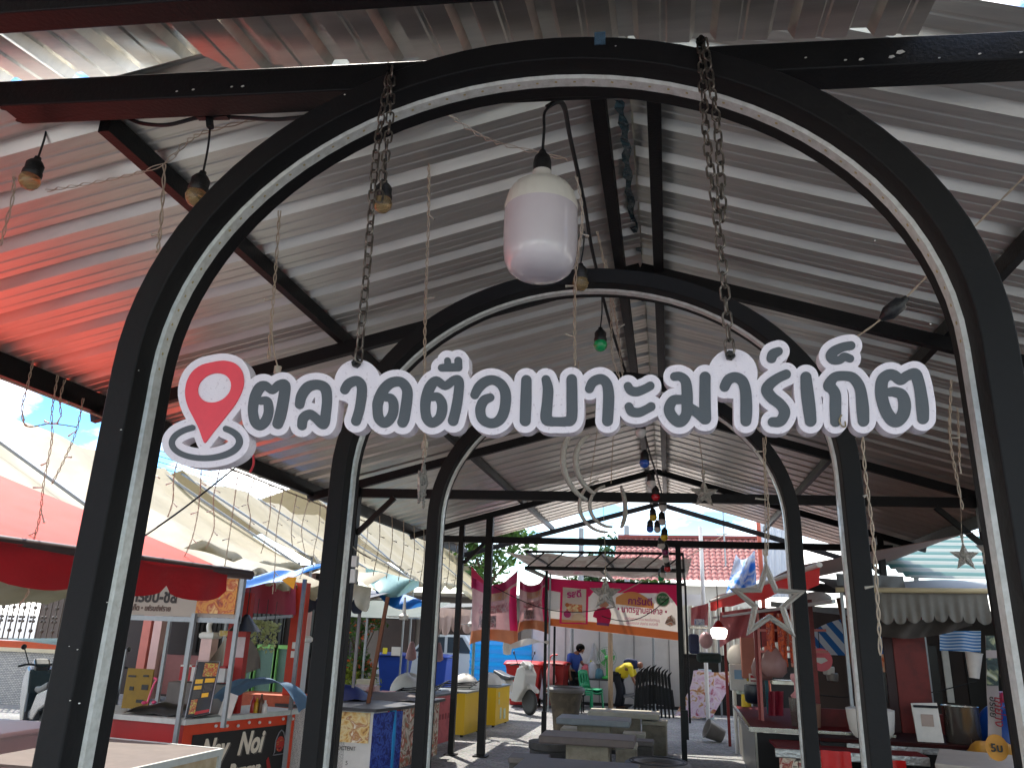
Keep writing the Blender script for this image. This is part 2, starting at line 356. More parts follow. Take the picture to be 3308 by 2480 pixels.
LET += zs(*C_,
 [(113, 738, 52), (150, 792, 56), (230, 806, 56), (330, 770, 52), (397, 733, 52)], [(125, 1000, 54), (162, 1060, 58), (250, 1072, 56), (340, 1036, 52), (408, 997, 54)],
 [(705, 614, 52), (775, 612, 54), (845, 670, 62), (866, 800, 68), (868, 950, 70), (858, 1090, 66), (805, 1175, 68), (740, 1185, 66), (660, 1100, 68), (640, 1010, 66), (690, 918, 60), (790, 906, 54), (862, 905, 55)],
 [(862, 990, 62), (980, 1062, 62), (1092, 1148, 72)], [(1097, 622, 68), (1095, 800, 69), (1096, 1000, 72), (1103, 1150, 70)],
 [(1346, 742, 62), (1395, 655, 64), (1480, 622, 62), (1568, 668, 66), (1610, 780, 69), (1622, 950, 73), (1622, 1100, 72), (1618, 1180, 66)],
 [(2132, 585, 58), (2030, 632, 60), (1930, 705, 66), (1885, 785, 72), (1945, 880, 70), (2050, 962, 66), (2110, 1055, 70), (2090, 1140, 68), (2040, 1190, 64), (1957, 1192, 58)],
 [(2035, 292, 51), (1965, 330, 64), (1945, 378, 62)])
LET += zs(*D_,
 [(410, 622, 68), (425, 800, 79), (450, 1000, 80), (470, 1178, 72)],
 [(788, 1186, 66), (786, 1000, 72), (782, 840, 70), (735, 760, 66), (706, 728, 74), (745, 650, 62), (800, 612, 58), (900, 605, 58), (1000, 625, 62), (1068, 695, 66), (1110, 800, 68), (1133, 1000, 78), (1144, 1178, 71)],
 [(985, 220, 53), (880, 238, 54), (770, 292, 62), (722, 350, 59), (760, 402, 54), (840, 402, 50), (900, 362, 50), (975, 386, 47)],
 [(1475, 812, 52), (1540, 808, 60), (1630, 845, 68), (1668, 950, 78), (1656, 1080, 78), (1590, 1172, 76), (1515, 1168, 78), (1435, 1060, 76), (1382, 900, 76), (1372, 760, 77), (1392, 650, 74), (1470, 590, 66), (1540, 602, 66), (1618, 655, 64), (1700, 605, 62), (1800, 580, 70), (1840, 660, 72), (1872, 800, 73), (1897, 1000, 79), (1905, 1146, 72)])
PIN = [(500 + a / 2.765, 1100 + b / 2.765) for a, b in ((640, 180), (720, 205), (775, 270), (793, 360), (775, 450), (720, 560), (640, 665), (560, 765), (490, 855), (447, 910), (430, 890), (390, 780), (340, 680), (300, 600), (275, 520), (270, 440), (290, 350), (340, 270), (420, 215), (520, 190), (580, 180))]
PIN = [(p.x, p.y) for p in catmull([V((a, b, 0)) for a, b in PIN], 4, True)]
RING = []
for a in [math.radians(q) for q in range(-52, 249, 6)]:
    ca, sa = math.cos(a), math.sin(a); ex, ey = 304 * ca, 143 * sa
    RING.append((500 + (452 + ex * .995 + ey * .03) / 2.765, 1100 + (905 - ex * .03 + ey) / 2.765, (26 + 4 * max(0, ca)) / 2.765))
sg_x0, sg_y0, sg_st = 500, 1060, 2.0
GX, GY = np.meshgrid(np.arange(500, 3060, sg_st), np.arange(1060, 1530, sg_st))
Flet = seg_field(LET, GX, GY); Fring = seg_field([RING], GX, GY); Fpin = poly_field(PIN, GX, GY)
ca, sa = math.cos(-.45), math.sin(-.45); hx, hy = GX - (500 + 531 / 2.765), GY - (1100 + 420 / 2.765)
Fhole = (np.hypot((hx * ca + hy * sa) / 56.0, (-hx * sa + hy * ca) / 45.5) - 1) * 50
tabs = [[(500 + 1810 / 2.765, 1100 + 372 / 2.765, 74)], [(2000 + 1450 / 3.948, 1060 + 580 / 3.948, 80)]]
fill = [[(1000, 1290, 5), (1040, 1290, 5)]]
Flet = Flet - .7
Fb = np.minimum(np.minimum(Flet - 22, seg_field(tabs, GX, GY)), np.minimum(Fpin - 23, Fring - 22))
sign_w = mat('sign_white_board', '#e4dade', .55, 0, .05, 70, .1, 200, col2='#b9a8ae', thr=(.58, .72))
sign_side = mat('sign_board_edge', '#b9ada6', .7, 0, .1, 30)
sign_g = mat('sign_grey_letter', '#4a4e52', .5, 0, .07, 12, .06, 150)
sign_r = mat('sign_red_pin', '#e2404c', .5, 0, .05, 20)
SY = -.185
sg = thing('hanging_sign', 'white cut-out board with grey Thai lettering and a red map pin, hanging from chains', 'sign', aY(1180, 880, SY))
plate(contours(Fb, sg_x0, sg_y0, sg_st), SY, .045, 'board', sign_w, sg)
plate(contours(Flet, sg_x0, sg_y0, sg_st), SY - .003, .004, 'lettering', sign_g, sg)
plate(contours(Fring, sg_x0, sg_y0, sg_st), SY - .003, .004, 'pin_ring', sign_g, sg)
plate(contours(np.maximum(Fpin, -Fhole), sg_x0, sg_y0, sg_st), SY - .005, .006, 'map_pin', sign_r, sg)
# small chips, stains and the torn spot
dirt = mat('sign_torn_spot', '#8a7a5c', .8, 0, .3, 60)
mb = MB(); p = aY(1820, 912, SY - .006)
mb.tube(catmull([p + V((.000, 0, .022)), p + V((-.008, 0, .006)), p + V((-.004, -.003, -.010)), p + V((.006, 0, -.012)), p + V((.007, 0, .003))], 5), .0022, 6); mb.build('torn_edge', dirt, sg)
# bolts through the tabs
def hexbolt(mb, c, r=.014, h=.012, ax=V((0, -1, 0))):
    c = V(c); e1 = ax.orthogonal().normalized(); e2 = ax.cross(e1)
    ring = [c + (e1 * math.cos(PI * k / 3) + e2 * math.sin(PI * k / 3)) * r for k in range(6)]
    mb.prism(ring, ax * h); mb.prism([c + ax * h + (e1 * math.cos(PI * k / 6) + e2 * math.sin(PI * k / 6)) * r * .45 for k in range(12)], ax * h * .7)
bolt_m = mat('black_bolt', '#24221f', .4, .6, .3, 60)
for i, (bx, by) in enumerate(((771, 786), (1577, 769))):
    mb = MB(); hexbolt(mb, aY(bx, by, SY - .001), .015, .014); mb.build('bolt', bolt_m, sg, 30)
# ------------------------------------------------------------------ chains
steel_old = mat('dull_chain_steel', '#7d756b', .38, .85, .3, 50, col2='#4f4842', thr=(.4, .65))
def link_pts(c, t, s, L, Wd):
    out = []
    for k in range(16):
        a = 2 * PI * k / 16; ca_, sa_ = math.cos(a), math.sin(a)
        out.append(c + t * ((L - Wd) / 2 * (1 if ca_ > 0 else -1 if ca_ < 0 else 0) + Wd / 2 * ca_) + s * (Wd / 2 * sa_))
    return out
def chain(name, label, top, end, spare):
    t = thing(name, label, 'chain', top, 'chains holding the sign')
    def strand(pts, nm, ph):
        path = catmull([V(p) for p in pts], 12); ln = [0]
        for a, b in zip(path, path[1:]): ln.append(ln[-1] + (b - a).length)
        mb = MB(); Lk, Wd, wr = .052, .0265, .0037; pitch = Lk - 2 * wr - .002; n = int(ln[-1] / pitch)
        for i in range(n):
            d = (i + .5) * ln[-1] / n; j = max(k for k in range(len(ln)) if ln[k] <= d); j = min(j, len(path) - 2)
            u = (d - ln[j]) / max(1e-6, ln[j + 1] - ln[j]); c = path[j].lerp(path[j + 1], u); tt = (path[j + 1] - path[j]).normalized()
            s = V((1, 0, 0)) - tt * tt.x; s.normalize(); q = tt.cross(s); a = ph + (i % 2) * PI / 2 + random.uniform(-.22, .22)
            mb.tube(link_pts(c, tt, s * math.cos(a) + q * math.sin(a), Lk, Wd), wr, 7, closed=True)
        return mb.build(nm, steel_old, t, 60)
    strand([top, top.lerp(end, .33) + V((-.012, -.012, 0)), top.lerp(end, .7) + V((0, -.012, 0)), end], 'chain_links', .5)
    strand([top + V((.012, -.01, 0)), top.lerp(end, spare * .5) + V((.026, -.008, .0)), top.lerp(end, spare) + V((.016, -.012, 0))], 'spare_end', 1.2)
    mb = MB(); hexbolt(mb, top + V((0, .012, .006)), .017, .02); mb.build('bolt', bolt_m, t, 30)
chain('hanging_chain', 'doubled steel chain holding the left end of the sign, bolted to the arch', aY(842, 150, -.135), aY(774, 780, -.20), .50)
chain('hanging_chain', 'doubled steel chain holding the right end of the sign, bolted near the arch top', aY(1514, 92, -.135), aY(1577, 764, -.20), .62)
# ------------------------------------------------------------------ big lamp bulb and festoon bulbs
bulb_white = mat('white_lamp_plastic', '#d3cfc4', .35, 0, .03, 8, spec=.5)
bulb_dif = mat('milky_lamp_diffuser', '#c4babf', .22, 0, .04, 5, .0, coat=.5, col2='#cbc3c6', thr=(.3, .7))
sock = mat('black_lamp_socket', '#191817', .45, 0, .2, 25, .15, 80)
YB = .22
c0 = aY(1172, 330, YB); px = (aY(1093, 500, YB) - aY(1251, 500, YB)).length / 158
def zz(y): return aY(1172, y, YB).z
big = thing('hanging_lamp', 'large white dome-shaped lamp hanging in the middle of the first arch', 'lamp', (c0.x, c0.y, zz(600)))
mb = MB(); x = c0.x
mb.lathe([(.001, zz(598)), (30 * px, zz(597)), (52 * px, zz(592)), (66 * px, zz(582)), (74 * px, zz(566)), (77.5 * px, zz(545)), (79 * px, zz(505)), (78.5 * px, zz(458))], (x, YB, 0), 48); mb.build('diffuser', bulb_dif, big, 60)
mb = MB(); n = 96; pr = [(78.5, 458), (78, 448), (72, 425), (60, 408), (40, 396), (27, 390), (22, 386), (21, 372)]; v = []
for r, y in pr: v += [V((x + (r + (1.0 if (k % 4 < 2) and 400 < y < 450 else 0)) * px * math.cos(2 * PI * k / n), YB + (r + (1.0 if (k % 4 < 2) and 400 < y < 450 else 0)) * px * math.sin(2 * PI * k / n), zz(y))) for k in range(n)]
mb.add(v, [(i * n + k, i * n + (k + 1) % n, (i + 1) * n + (k + 1) % n, (i + 1) * n + k) for i in range(len(pr) - 1) for k in range(n)]); mb.build('housing', bulb_white, big, 50)
mb = MB(); mb.lathe([(21 * px, zz(386)), (20.5 * px, zz(374)), (20 * px, zz(352)), (17 * px, zz(340)), (9 * px, zz(332)), (7 * px, zz(326)), (3 * px, zz(324))], (x, YB, 0), 24); s_ = mb.build('socket', sock, big, 40)
MB().tube(catmull([V((x, YB, zz(326))), V((x + .004, YB, zz(280))), aY(1176, 245, YB), aY(1190, 228, YB + .02)], 6), 3.2 * px, 8).build('cable', rubber, big)
# main black festoon cable running back under the ridge
fest = [aY(1180, 232, .25), aY(1215, 224, .3), aY(1232, 300, .8), aY(1262, 440, 1.35), aY(1280, 545, 2.0), aY(1315, 690, 2.9), aY(1350, 800, 3.9), aY(1390, 930, 5.2), aY(1405, 985, 6.2), aY(1420, 1030, 7.5), aY(1432, 1080, 9.4), aY(1436, 1120, 11.2), aY(1440, 1170, 13.5), aY(1442, 1200, 15.5)]
tag(MB().tube(catmull(fest, 8), .011, 7).build('festoon_cable', rubber), 'black festoon cable running back under the ridge from the big lamp', 'cable')
glass_amber = mat('clear_amber_glass', '#d6ba86', .12, 0, .1, 30, trans=.75, col2='#a8895c', thr=(.5, .8))
BM = {'amber': glass_amber, 'green': mat('green_bulb', '#0f9a55', .15, 0, .05, 10, coat=.6), 'red': mat('red_bulb', '#c81d28', .15, 0, .05, 10, coat=.6), 'blue': mat('blue_bulb', '#2b5bb8', .15, 0, .05, 10, coat=.6), 'yellow': mat('yellow_bulb', '#d8b41c', .15, 0, .05, 10, coat=.6), 'white': mat('white_bulb', '#d8d4cb', .2, 0, .05, 10, coat=.5), 'purple': mat('purple_bulb', '#8a2b60', .2, 0, .05, 10, coat=.5)}
def bulb(label, px_, py_, Yd, r, tint, lean=0., cord=None, grp='festoon bulbs'):
    g_ = aY(px_, py_, Yd); R = Matrix.Rotation(lean, 3, 'Y')
    t = thing('festoon_bulb', label, 'light bulb', g_, grp)
    MB().lathe([(.001, -r), (r * .55, -r * .84), (r * .88, -r * .45), (r, 0), (r * .9, r * .42), (r * .72, r * .75)], g_, 20, R).build('globe', BM[tint], t, 80)
    MB().lathe([(r * .86, r * .5), (r * .92, r * .6), (r * .9, r * 1.0), (r * .82, r * 1.05), (r * .84, r * 1.8), (r * .6, r * 2.15), (r * .34, r * 2.4), (r * .3, r * 2.65), (r * .12, r * 2.7)], g_, 16, R).build('socket', sock, t, 40)
    if cord is not None:
        a = g_ + R @ V((0, 0, r * 2.65)); MB().tube(catmull([a, a.lerp(cord, .5) + V((.006, 0, 0)), cord], 5), r * .1, 6).build('cord', rubber, t)
    return t
bulb('clear amber bulb with black socket at the far left of the first beam', 64, 390, .15, .046, 'amber', .12, aY(104, 262, .15))
bulb('clear amber bulb tucked behind the left shoulder of the first arch', 424, 425, .15, .046, 'amber', .1, aY(455, 262, .15))
bulb('clear amber bulb half hidden behind the left sign chain', 826, 440, .55, .046, 'amber', 0, aY(832, 300, .55))
bulb('clear amber bulb just below the big white lamp', 1254, 612, 1.7, .048, 'amber', 0, aY(1262, 500, 1.7))
bulb('green bulb hanging above the middle of the sign', 1297, 745, 2.3, .046, 'green', 0, aY(1300, 640, 2.3))
LOOK = [(1384, 934, 4.6, 'white', 'first white bulb hanging directly under the sign'), (1392, 1000, 5.4, 'blue', 'large blue bulb on the ridge cable under the sign'), (1407, 1044, 6.3, 'white', 'white bulb between the big blue and the red one'), (1416, 1073, 6.9, 'red', 'red bulb just under the wide tie beam'), (1432, 1096, 7.4, 'white', 'white bulb right of the red bulb'), (1411, 1117, 8.2, 'yellow', 'upper yellow bulb on the far ridge cable'), (1404, 1142, 8.7, 'blue', 'small blue bulb beside the far yellow one'), (1420, 1143, 9.1, 'white', 'white bulb right of the small blue one'), (1430, 1126, 9.1, 'white', 'small white bulb close to the ridge post'), (1435, 1160, 9.7, 'yellow', 'lower yellow bulb on the far ridge cable'), (1429, 1178, 10.0, 'white', 'white bulb below the lower yellow one'), (1437, 1192, 10.4, 'purple', 'purple bulb above the far tie beam'), (1438, 1208, 10.7, 'white', 'white bulb in front of the far tie beam'), (1442, 1228, 11.2, 'red', 'small red bulb below the far tie beam'), (1432, 1240, 11.5, 'white', 'white bulb low on the far cable'), (1428, 1248, 11.8, 'green', 'small green bulb, lowest of the far cable')]
for i, (bx, by, Yd, tint, lb) in enumerate(LOOK): bulb(lb, bx, by, Yd, .052 if i < 8 else .058, tint, .05 * math.sin(i * 2.3))
# ------------------------------------------------------------------ helpers for stalls
def slab(a, b, z0, z1, th=.03):
    """upright panel between two plan points, facing right of a->b"""
    a = V((a[0], a[1], 0)); b = V((b[0], b[1], 0)); t = (b - a).normalized(); n = V((t.y, -t.x, 0))
    p = [a + V((0, 0, z0)), b + V((0, 0, z0)), b + V((0, 0, z1)), a + V((0, 0, z1))]
    return MB().prism(p, -n * th), n, t
def patchmat(name, cols, scale, rough=.5, detail=3, stretch=None, rnd=1.):
    """printed picture: soft cells of several colours"""
    m = bpy.data.materials.new(name); m.use_nodes = True; nt = m.node_tree; N = nt.nodes; L = nt.links; b = N['Principled BSDF']; b.inputs['Roughness'].default_value = rough
    tc = N.new('ShaderNodeTexCoord'); mp = N.new('ShaderNodeMapping'); L.new(tc.outputs['Object'], mp.inputs['Vector'])
    if stretch: mp.inputs['Scale'].default_value = stretch
    nz = N.new('ShaderNodeTexNoise'); nz.inputs['Scale'].default_value = scale; nz.inputs['Detail'].default_value = detail; nz.inputs['Distortion'].default_value = rnd; L.new(mp.outputs['Vector'], nz.inputs['Vector'])
    r = N.new('ShaderNodeValToRGB'); e = r.color_ramp.elements; n = len(cols)
    e[0].position = .3; e[0].color = (*lin(cols[0]), 1); e[1].position = .7; e[1].color = (*lin(cols[-1]), 1)
    for i, c in enumerate(cols[1:-1]): q = e.new(.3 + .4 * (i + 1) / (n - 1)); q.color = (*lin(c), 1)
    L.new(nz.outputs['Fac'], r.inputs['Fac']); L.new(r.outputs['Color'], b.inputs['Base Color']); return m
def stripemat(name, c1, c2, k, axis=(1, 0, 0), rough=.8, sss=.3):
    m = bpy.data.materials.new(name); m.use_nodes = True; nt = m.node_tree; N = nt.nodes; L = nt.links; b = N['Principled BSDF']; b.inputs['Roughness'].default_value = rough
    tc = N.new('ShaderNodeTexCoord'); dt = N.new('ShaderNodeVectorMath'); dt.operation = 'DOT_PRODUCT'; dt.inputs[1].default_value = [k * a for a in axis]; L.new(tc.outputs['Object'], dt.inputs[0])
    f = N.new('ShaderNodeMath'); f.operation = 'FRACT'; L.new(dt.outputs['Value'], f.inputs[0])
    r = N.new('ShaderNodeValToRGB'); r.color_ramp.interpolation = 'CONSTANT'; e = r.color_ramp.elements; e[0].position = 0; e[0].color = (*lin(c1), 1); e[1].position = .5; e[1].color = (*lin(c2), 1)
    L.new(f.outputs[0], r.inputs['Fac']); L.new(r.outputs['Color'], b.inputs['Base Color'])
    if sss:
        tr = N.new('ShaderNodeBsdfTranslucent'); L.new(r.outputs['Color'], tr.inputs['Color']); mx = N.new('ShaderNodeMixShader'); mx.inputs['Fac'].default_value = sss
        L.new(b.outputs['BSDF'], mx.inputs[1]); L.new(tr.outputs['BSDF'], mx.inputs[2]); L.new(mx.outputs['Shader'], N['Material Output'].inputs['Surface'])
    return m
def valance(mb, a, b, z, h, n, sc, jit=.0):
    """hanging cloth strip between plan points with a scalloped lower edge"""
    a = V((*a[:2], 0)); b = V((*b[:2], 0)); t = b - a; nn = V((t.y, -t.x, 0)).normalized(); k = n * 10; v = []
    for i in range(k + 1):
        u = i / k; p = a + t * u; zz_ = z[0] + (z[1] - z[0]) * u if isinstance(z, tuple) else z
        s = abs(math.sin(PI * n * u)) ** .45
        for j in range(5):
            w_ = j / 4; v.append(p + nn * (.02 * math.sin(9 * u * n) * w_ + .012 * math.sin(23 * u + 3 * w_)) + V((0, 0, zz_ - w_ * (h + sc * s + jit * math.sin(7 * u)))))
    return mb.add(v, [(i * 5 + j, (i + 1) * 5 + j, (i + 1) * 5 + j + 1, i * 5 + j + 1) for i in range(k) for j in range(4)])
red_cloth = mat('red_awning_canvas', '#dc4a38', .75, 0, .08, 4, .15, 30, sss=.28)
wine_cloth = mat('wine_red_valance', '#a3121b', .6, 0, .15, 5, .15, 25, sss=.18)
cream = mat('cream_tarpaulin', '#978b6c', .55, 0, .10, 1.6, .25, 5, col2='#83785b', thr=(.5, .75), sss=.22)
bluetarp = mat('blue_tarpaulin', '#2f7fd0', .5, 0, .15, 4, .2, 14, sss=.3)
alu = mat('grey_aluminium', '#8d9092', .4, .6, .1, 20)
red_paint = mat('red_panel_paint', '#a30d0d', .5, 0, .08, 5)
orange_p = mat('orange_red_frame', '#c93a12', .5, 0, .1, 8)
blackp = mat('black_vinyl', '#141210', .45, 0, .15, 10)
lettr = mat('cream_letter_vinyl', '#d8cdb8', .55, 0, .04, 12)
tan_top = mat('scuffed_tan_worktop', '#574a40', .65, 0, .15, 6, col2='#665a51', thr=(.4, .65))
pale_edge = mat('pale_table_edge', '#b9bcb6', .55, 0, .1, 12)
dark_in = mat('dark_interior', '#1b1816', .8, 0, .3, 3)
white_pl = mat('white_plastic', '#d3cfc8', .5, 0, .06, 9)
brown_w = mat('brown_wood_post', '#6a3d22', .7, 0, .2, 9, stretch=(1, 1, .2))
# ------------------------------------------------------------------ red awning at the far left
ra = thing('red_awning', 'sunlit red canvas awning with a wine-red scalloped valance at the far left', 'awning', (-3.7, 2.6, 0))
e0, e1 = V((-3.90, -3.2, 2.36)), V((-3.50, 4.15, 2.37))
def awn(a, b):
    p = e0.lerp(e1, a); return p + V((-4.2 * b, .35 * b, 1.35 * b + .10 * b * (1 - b))) + V((0, 0, -.05 * math.sin(PI * a * 3) ** 2 * math.sin(PI * b) + .012 * math.sin(20 * a + 6 * b)))
MB().grid(awn, 40, 16).build('canopy', red_cloth, ra, 60)
MB().tube([e0 + V((0, -.2, 0)), e1 + V((0.03, .42, -.01))], .045, 12).build('roller_tube', mat('dark_roller_tube', '#4a3a38', .5, 0, .1, 10), ra)
mb = MB(); valance(mb, (e0.x + .055, e0.y), (e1.x + .055, e1.y), 2.36, .17, 9, .10); mb.build('valance', wine_cloth, ra, 60)
t_ = (e1 - e0).normalized(); p = aX(127, 1240, -3.70)
txt_v = mat('faded_white_print', '#b9999a', .7, 0, .05, 9)
text('กี', p + V((.035, 0, .01)), t_, (0, 0, 1), .155, txt_v, 'lettering', ra)
text('า', aX(287, 1266, -3.58) + V((.03, 0, 0)), t_, (0, 0, 1), .13, txt_v, 'lettering', ra)
for p in ((-3.9, -3.0), (-7.4, 3.9)): MB().bar((*p, 0), (*p, 2.36 if p[0] > -5 else 3.5), .05, .05).build('post', black, ra)
# ------------------------------------------------------------------ cream tarpaulin roofs
def tarp(label, y0, y1, xr, zr_, xe, ze, sag, seed, m=cream, nm='tarpaulin_roof', grp='cream tarpaulin roofs over the left stalls'):
    rnd = random.Random(seed); ph = [rnd.uniform(0, 6) for _ in range(8)]
    t = thing(nm, label, 'tarpaulin', ((xr + xe) / 2, (y0 + y1) / 2, 0), grp)
    def top(a, b):
        y = lerp(y0, y1, a); x = lerp(xe, xr, b); z = lerp(ze, zr_, b)
        fold = .05 * math.sin(y * 3.1 + ph[0] + 2.2 * b) + .035 * math.sin(y * 6.3 + ph[1] - 3 * b) + .03 * math.sin(b * 9 + y * 1.3 + ph[2])
        return V((x + .08 * math.sin(y * 2 + ph[3]), y, z - sag * math.sin(PI * ((a * 3) % 1)) * (1 - b * .5) * .5 - sag * .5 * math.sin(PI * b) + fold * (1 - .5 * b)))
    MB().grid(top, 60, 18).build('sheet', m, t, 70)
    MB().grid(lambda a, b: (lambda q: V((q.x - 3 * b, q.y, q.z - 1.0 * b)))(top(a, 1)), 60, 4).build('rear_sheet', m, t, 70)
    mb = MB(); k = 70; v = []
    for i in range(k + 1):
        q = top(i / k, 0); h = .13 + .05 * abs(math.sin(i * .55 + ph[4])) + .03 * math.sin(i * 1.7)
        v += [q, q + V((.05, 0, -h * .5)), q + V((.03 + .05 * math.sin(i * .9), 0, -h))]
    mb.add(v, [(i * 3 + j, (i + 1) * 3 + j, (i + 1) * 3 + j + 1, i * 3 + j + 1) for i in range(k) for j in range(2)]); mb.build('hem', m, t, 70)
    for y in (y0 + .1, (y0 + y1) / 2, y1 - .1) if grp else ():
        MB().bar((xe, y, ze - .06), (xr, y, zr_ - .06), .04, .04).build('roof_pipe', alu, t)
        MB().bar((xe, y, 0), (xe, y, ze), .04, .04).build('pole', alu, t)
    return t
tarp('big cream tarpaulin roof directly above the red awning, nearest of the cream roofs', 1.2, 11.0, -9.3, 4.75, -6.1, 2.98, .30, 3)
tarp('cream tarpaulin roof with a rounded crest, second behind the red awning', 11.1, 17.4, -9.0, 4.75, -6.0, 3.12, .34, 8)
tarp('farthest cream tarpaulin roof seen between the black posts', 17.8, 33, -9.6, 5.7, -6.4, 3.3, .3, 12)
tarp('low cream tarpaulin slope under the big cream roof, beside the blue sheet', 5.6, 9.2, -6.8, 3.05, -4.9, 2.56, .03, 17, grp=None)
# blue sheet strip
bs = MB(); bs.grid(lambda a, b: aY(lerp(438, 694, a), lerp(1250, 1212, a) + lerp(-4, 24 * math.sin(PI * a) + 8, b) * 1.0, lerp(6.2, 7.6, a)) + V((0, .5 * (1 - b) + .03 * math.sin(14 * a), .02 * math.sin(17 * a + 5 * b))), 30, 8)
tag(bs.build('blue_sheet', bluetarp, smooth=70), 'twisted bright blue plastic sheet tied up beside the fried food sign', 'plastic sheet')
tag(MB().prism([aY(622, 1245, 7.0), aY(608, 1252, 7.0), aY(634, 1272, 7.0), aY(640, 1246, 7.0)], (0, .01, 0)).build('pennant', mat('orange_pennant', '#e79a12', .6, 0, .05, 9), smooth=0), 'small orange-yellow pennant tied below the blue sheet', 'pennant')
# ------------------------------------------------------------------ burger stall
bst = thing('burger_stall', 'red and orange burger stall with a black lettered front and a fried food sign', 'food stall', (-4.93, 6.2, 0))
c_ = V((-4.93, 6.15, 0)); l_ = V((-6.6, 6.38, 0)); r_ = V((-4.36, 7.75, 0))
mb, n1_, t1_ = slab(l_, c_, .03, .80); mb.build('side_panel', red_paint, bst, 0)
mb, n2_, t2_ = slab(c_, r_, .03, .80); mb.build('front_panel', orange_p, bst, 0)
def onp(base, t, n, d, z, o): return base + t * d + V((0, 0, z)) + n * o
W2 = (r_ - c_).length
mb = MB(); mb.prism([onp(c_, t2_, n2_, .13, .10, .004), onp(c_, t2_, n2_, W2 - .13, .10, .004), onp(c_, t2_, n2_, W2 - .13, .68, .004), onp(c_, t2_, n2_, .13, .68, .004)], n2_ * .004); ban = mb.build('banner', blackp, bst, 0)
shad = mat('grey_letter_shadow', '#5d5750', .6, 0, .05, 9)
for dx, dz, o, mm, nm in ((.022, -.014, .0095, shad, 'letter_shadow'), (0, 0, .013, lettr, 'lettering')):
    text('Nay', onp(c_, t2_, n2_, .27 + dx, .40 + dz, o), t2_, (0, 0, 1), .31, mm, nm, ban, bold=.012, shear=.25, xs=.72)
    text('Noi', onp(c_, t2_, n2_, .80 + dx, .41 + dz, o), t2_, (0, 0, 1), .34, mm, nm, ban, bold=.012, shear=.25, xs=.72)
    text('Burger', onp(c_, t2_, n2_, .70 + dx, .145 + dz, o), t2_, (0, 0, 1), .23, mm, nm, ban, bold=.012, shear=.25, xs=.74)
em = [(.0, .0), (.02, .03), (.02, .16), (.06, .24), (.10, .27), (.14, .24), (.18, .16), (.18, .03), (.20, .0)]
mb = MB(); mb.tube([onp(c_, t2_, n2_, 1.38 + a, .34 + b * 1.05, .012) for a, b in em], .007, 6, closed=True); mb.build('emblem', mat('silver_line', '#7d7d80', .4, .3, .1, 9), ban)
mb = MB(); mb.prism([onp(c_, t2_, n2_, 1.48 + .07 * math.cos(a), .46 + .09 * math.sin(a), .009) for a in np.linspace(0, 2 * PI, 20)[:-1]], n2_ * .003); mb.build('emblem', patchmat('emblem_print', ['#2a0f0d', '#b3231d', '#8a2a18', '#d98a4a'], 22), ban, 0)
mb = MB(); mb.prism([onp(c_, t2_, n2_, 1.28 + a, .13 + b, .009) for a, b in ((0, .16), (.03, .20), (.10, .05), (.2, 0), (.05, 0))], n2_ * .003); mb.build('flame_mark', mat('red_flame', '#8f1512', .5, 0, .2, 20), ban, 0)
top = MB(); top.prism([l_ + V((0, -.06, .80)), c_ + V((.05, -.06, .80)), r_ + V((.06, 0, .80)), r_ + V((-.75, .2, .80)), c_ + V((-.5, .8, .80)), l_ + V((0, .7, .80))], (0, 0, .055)); top.build('worktop', pale_edge, bst, 0)
for k in range(8):
    d = .42 + k * .165 + (.06 if k > 5 else 0); q = onp(c_, t2_, n2_, d, .755 - .012 * (k % 3), .03); b_ = MB(); b_.sphere(q, .019, 10); b_.build('fairy_bulb', white_pl, bst, 80)
for (a, z0, z1) in ((c_ + V((-.03, -.08, 0)), 0, 2.0), (l_ + V((0, -.03, 0)), 0, 2.4), (V((-4.42, 6.1, 0)), .8, 1.98), (V((-4.37, 7.62, 0)), 0, 2.5), (V((-6.5, 7.9, 0)), 0, 2.4)): MB().bar(a + V((0, 0, z0)), a + V((0, 0, z1)), .045, .045).build('frame_post', alu, bst)
sy = 6.12
sgn = MB().box((-5.46, sy + .03, 2.20), (2.08, .05, .48)).build('sign_board', mat('cream_sign_panel', '#a39a8c', .55, 0, .06, 4), bst, 0)
mb = MB(); mb.bar((-6.52, sy, 1.93), (-4.40, sy, 1.93), .06, .055); mb.bar((-6.52, sy, 2.46), (-4.40, sy, 2.46), .06, .04); mb.bar((-4.42, sy, 1.93), (-4.42, sy, 2.46), .045, .06); mb.build('sign_frame', alu, sgn)
ink = mat('brown_black_ink', '#2a2320', .6, 0, .05, 9)
text('นักเก็ต • เฟรนช์ฟราย', (-5.93, sy - .0005, 2.015), (1, 0, 0), (0, 0, 1), .085, mat('brown_ink', '#5b473d', .6, 0, .05, 9), 'lettering', sgn, bold=.002, xs=.86)
text('ไก่กรอบ-ชส', (-6.02, sy - .0005, 2.115), (1, 0, 0), (0, 0, 1), .21, ink, 'lettering', sgn, bold=.006, xs=.8)
MB().box((-4.73, sy - .003, 2.205), (.50, .012, .40)).build('food_picture', patchmat('fried_food_print', ['#7a2d10', '#b5541a', '#c98a2e', '#a33a14', '#d8b06a'], 9, .45, 4), sgn, 0)
bx = MB().box((-4.86, 6.95, 1.55), (.26, .10, 1.45)).build('red_pillar', mat('red_pillar_paint', '#a81d10', .5, 0, .1, 6), bst, 0)
MB().box((-4.80, 6.885, 1.62), (.15, .008, .24)).build('notice', mat('pale_notice', '#c8b7b9', .6, 0, .08, 18), bx, 0)
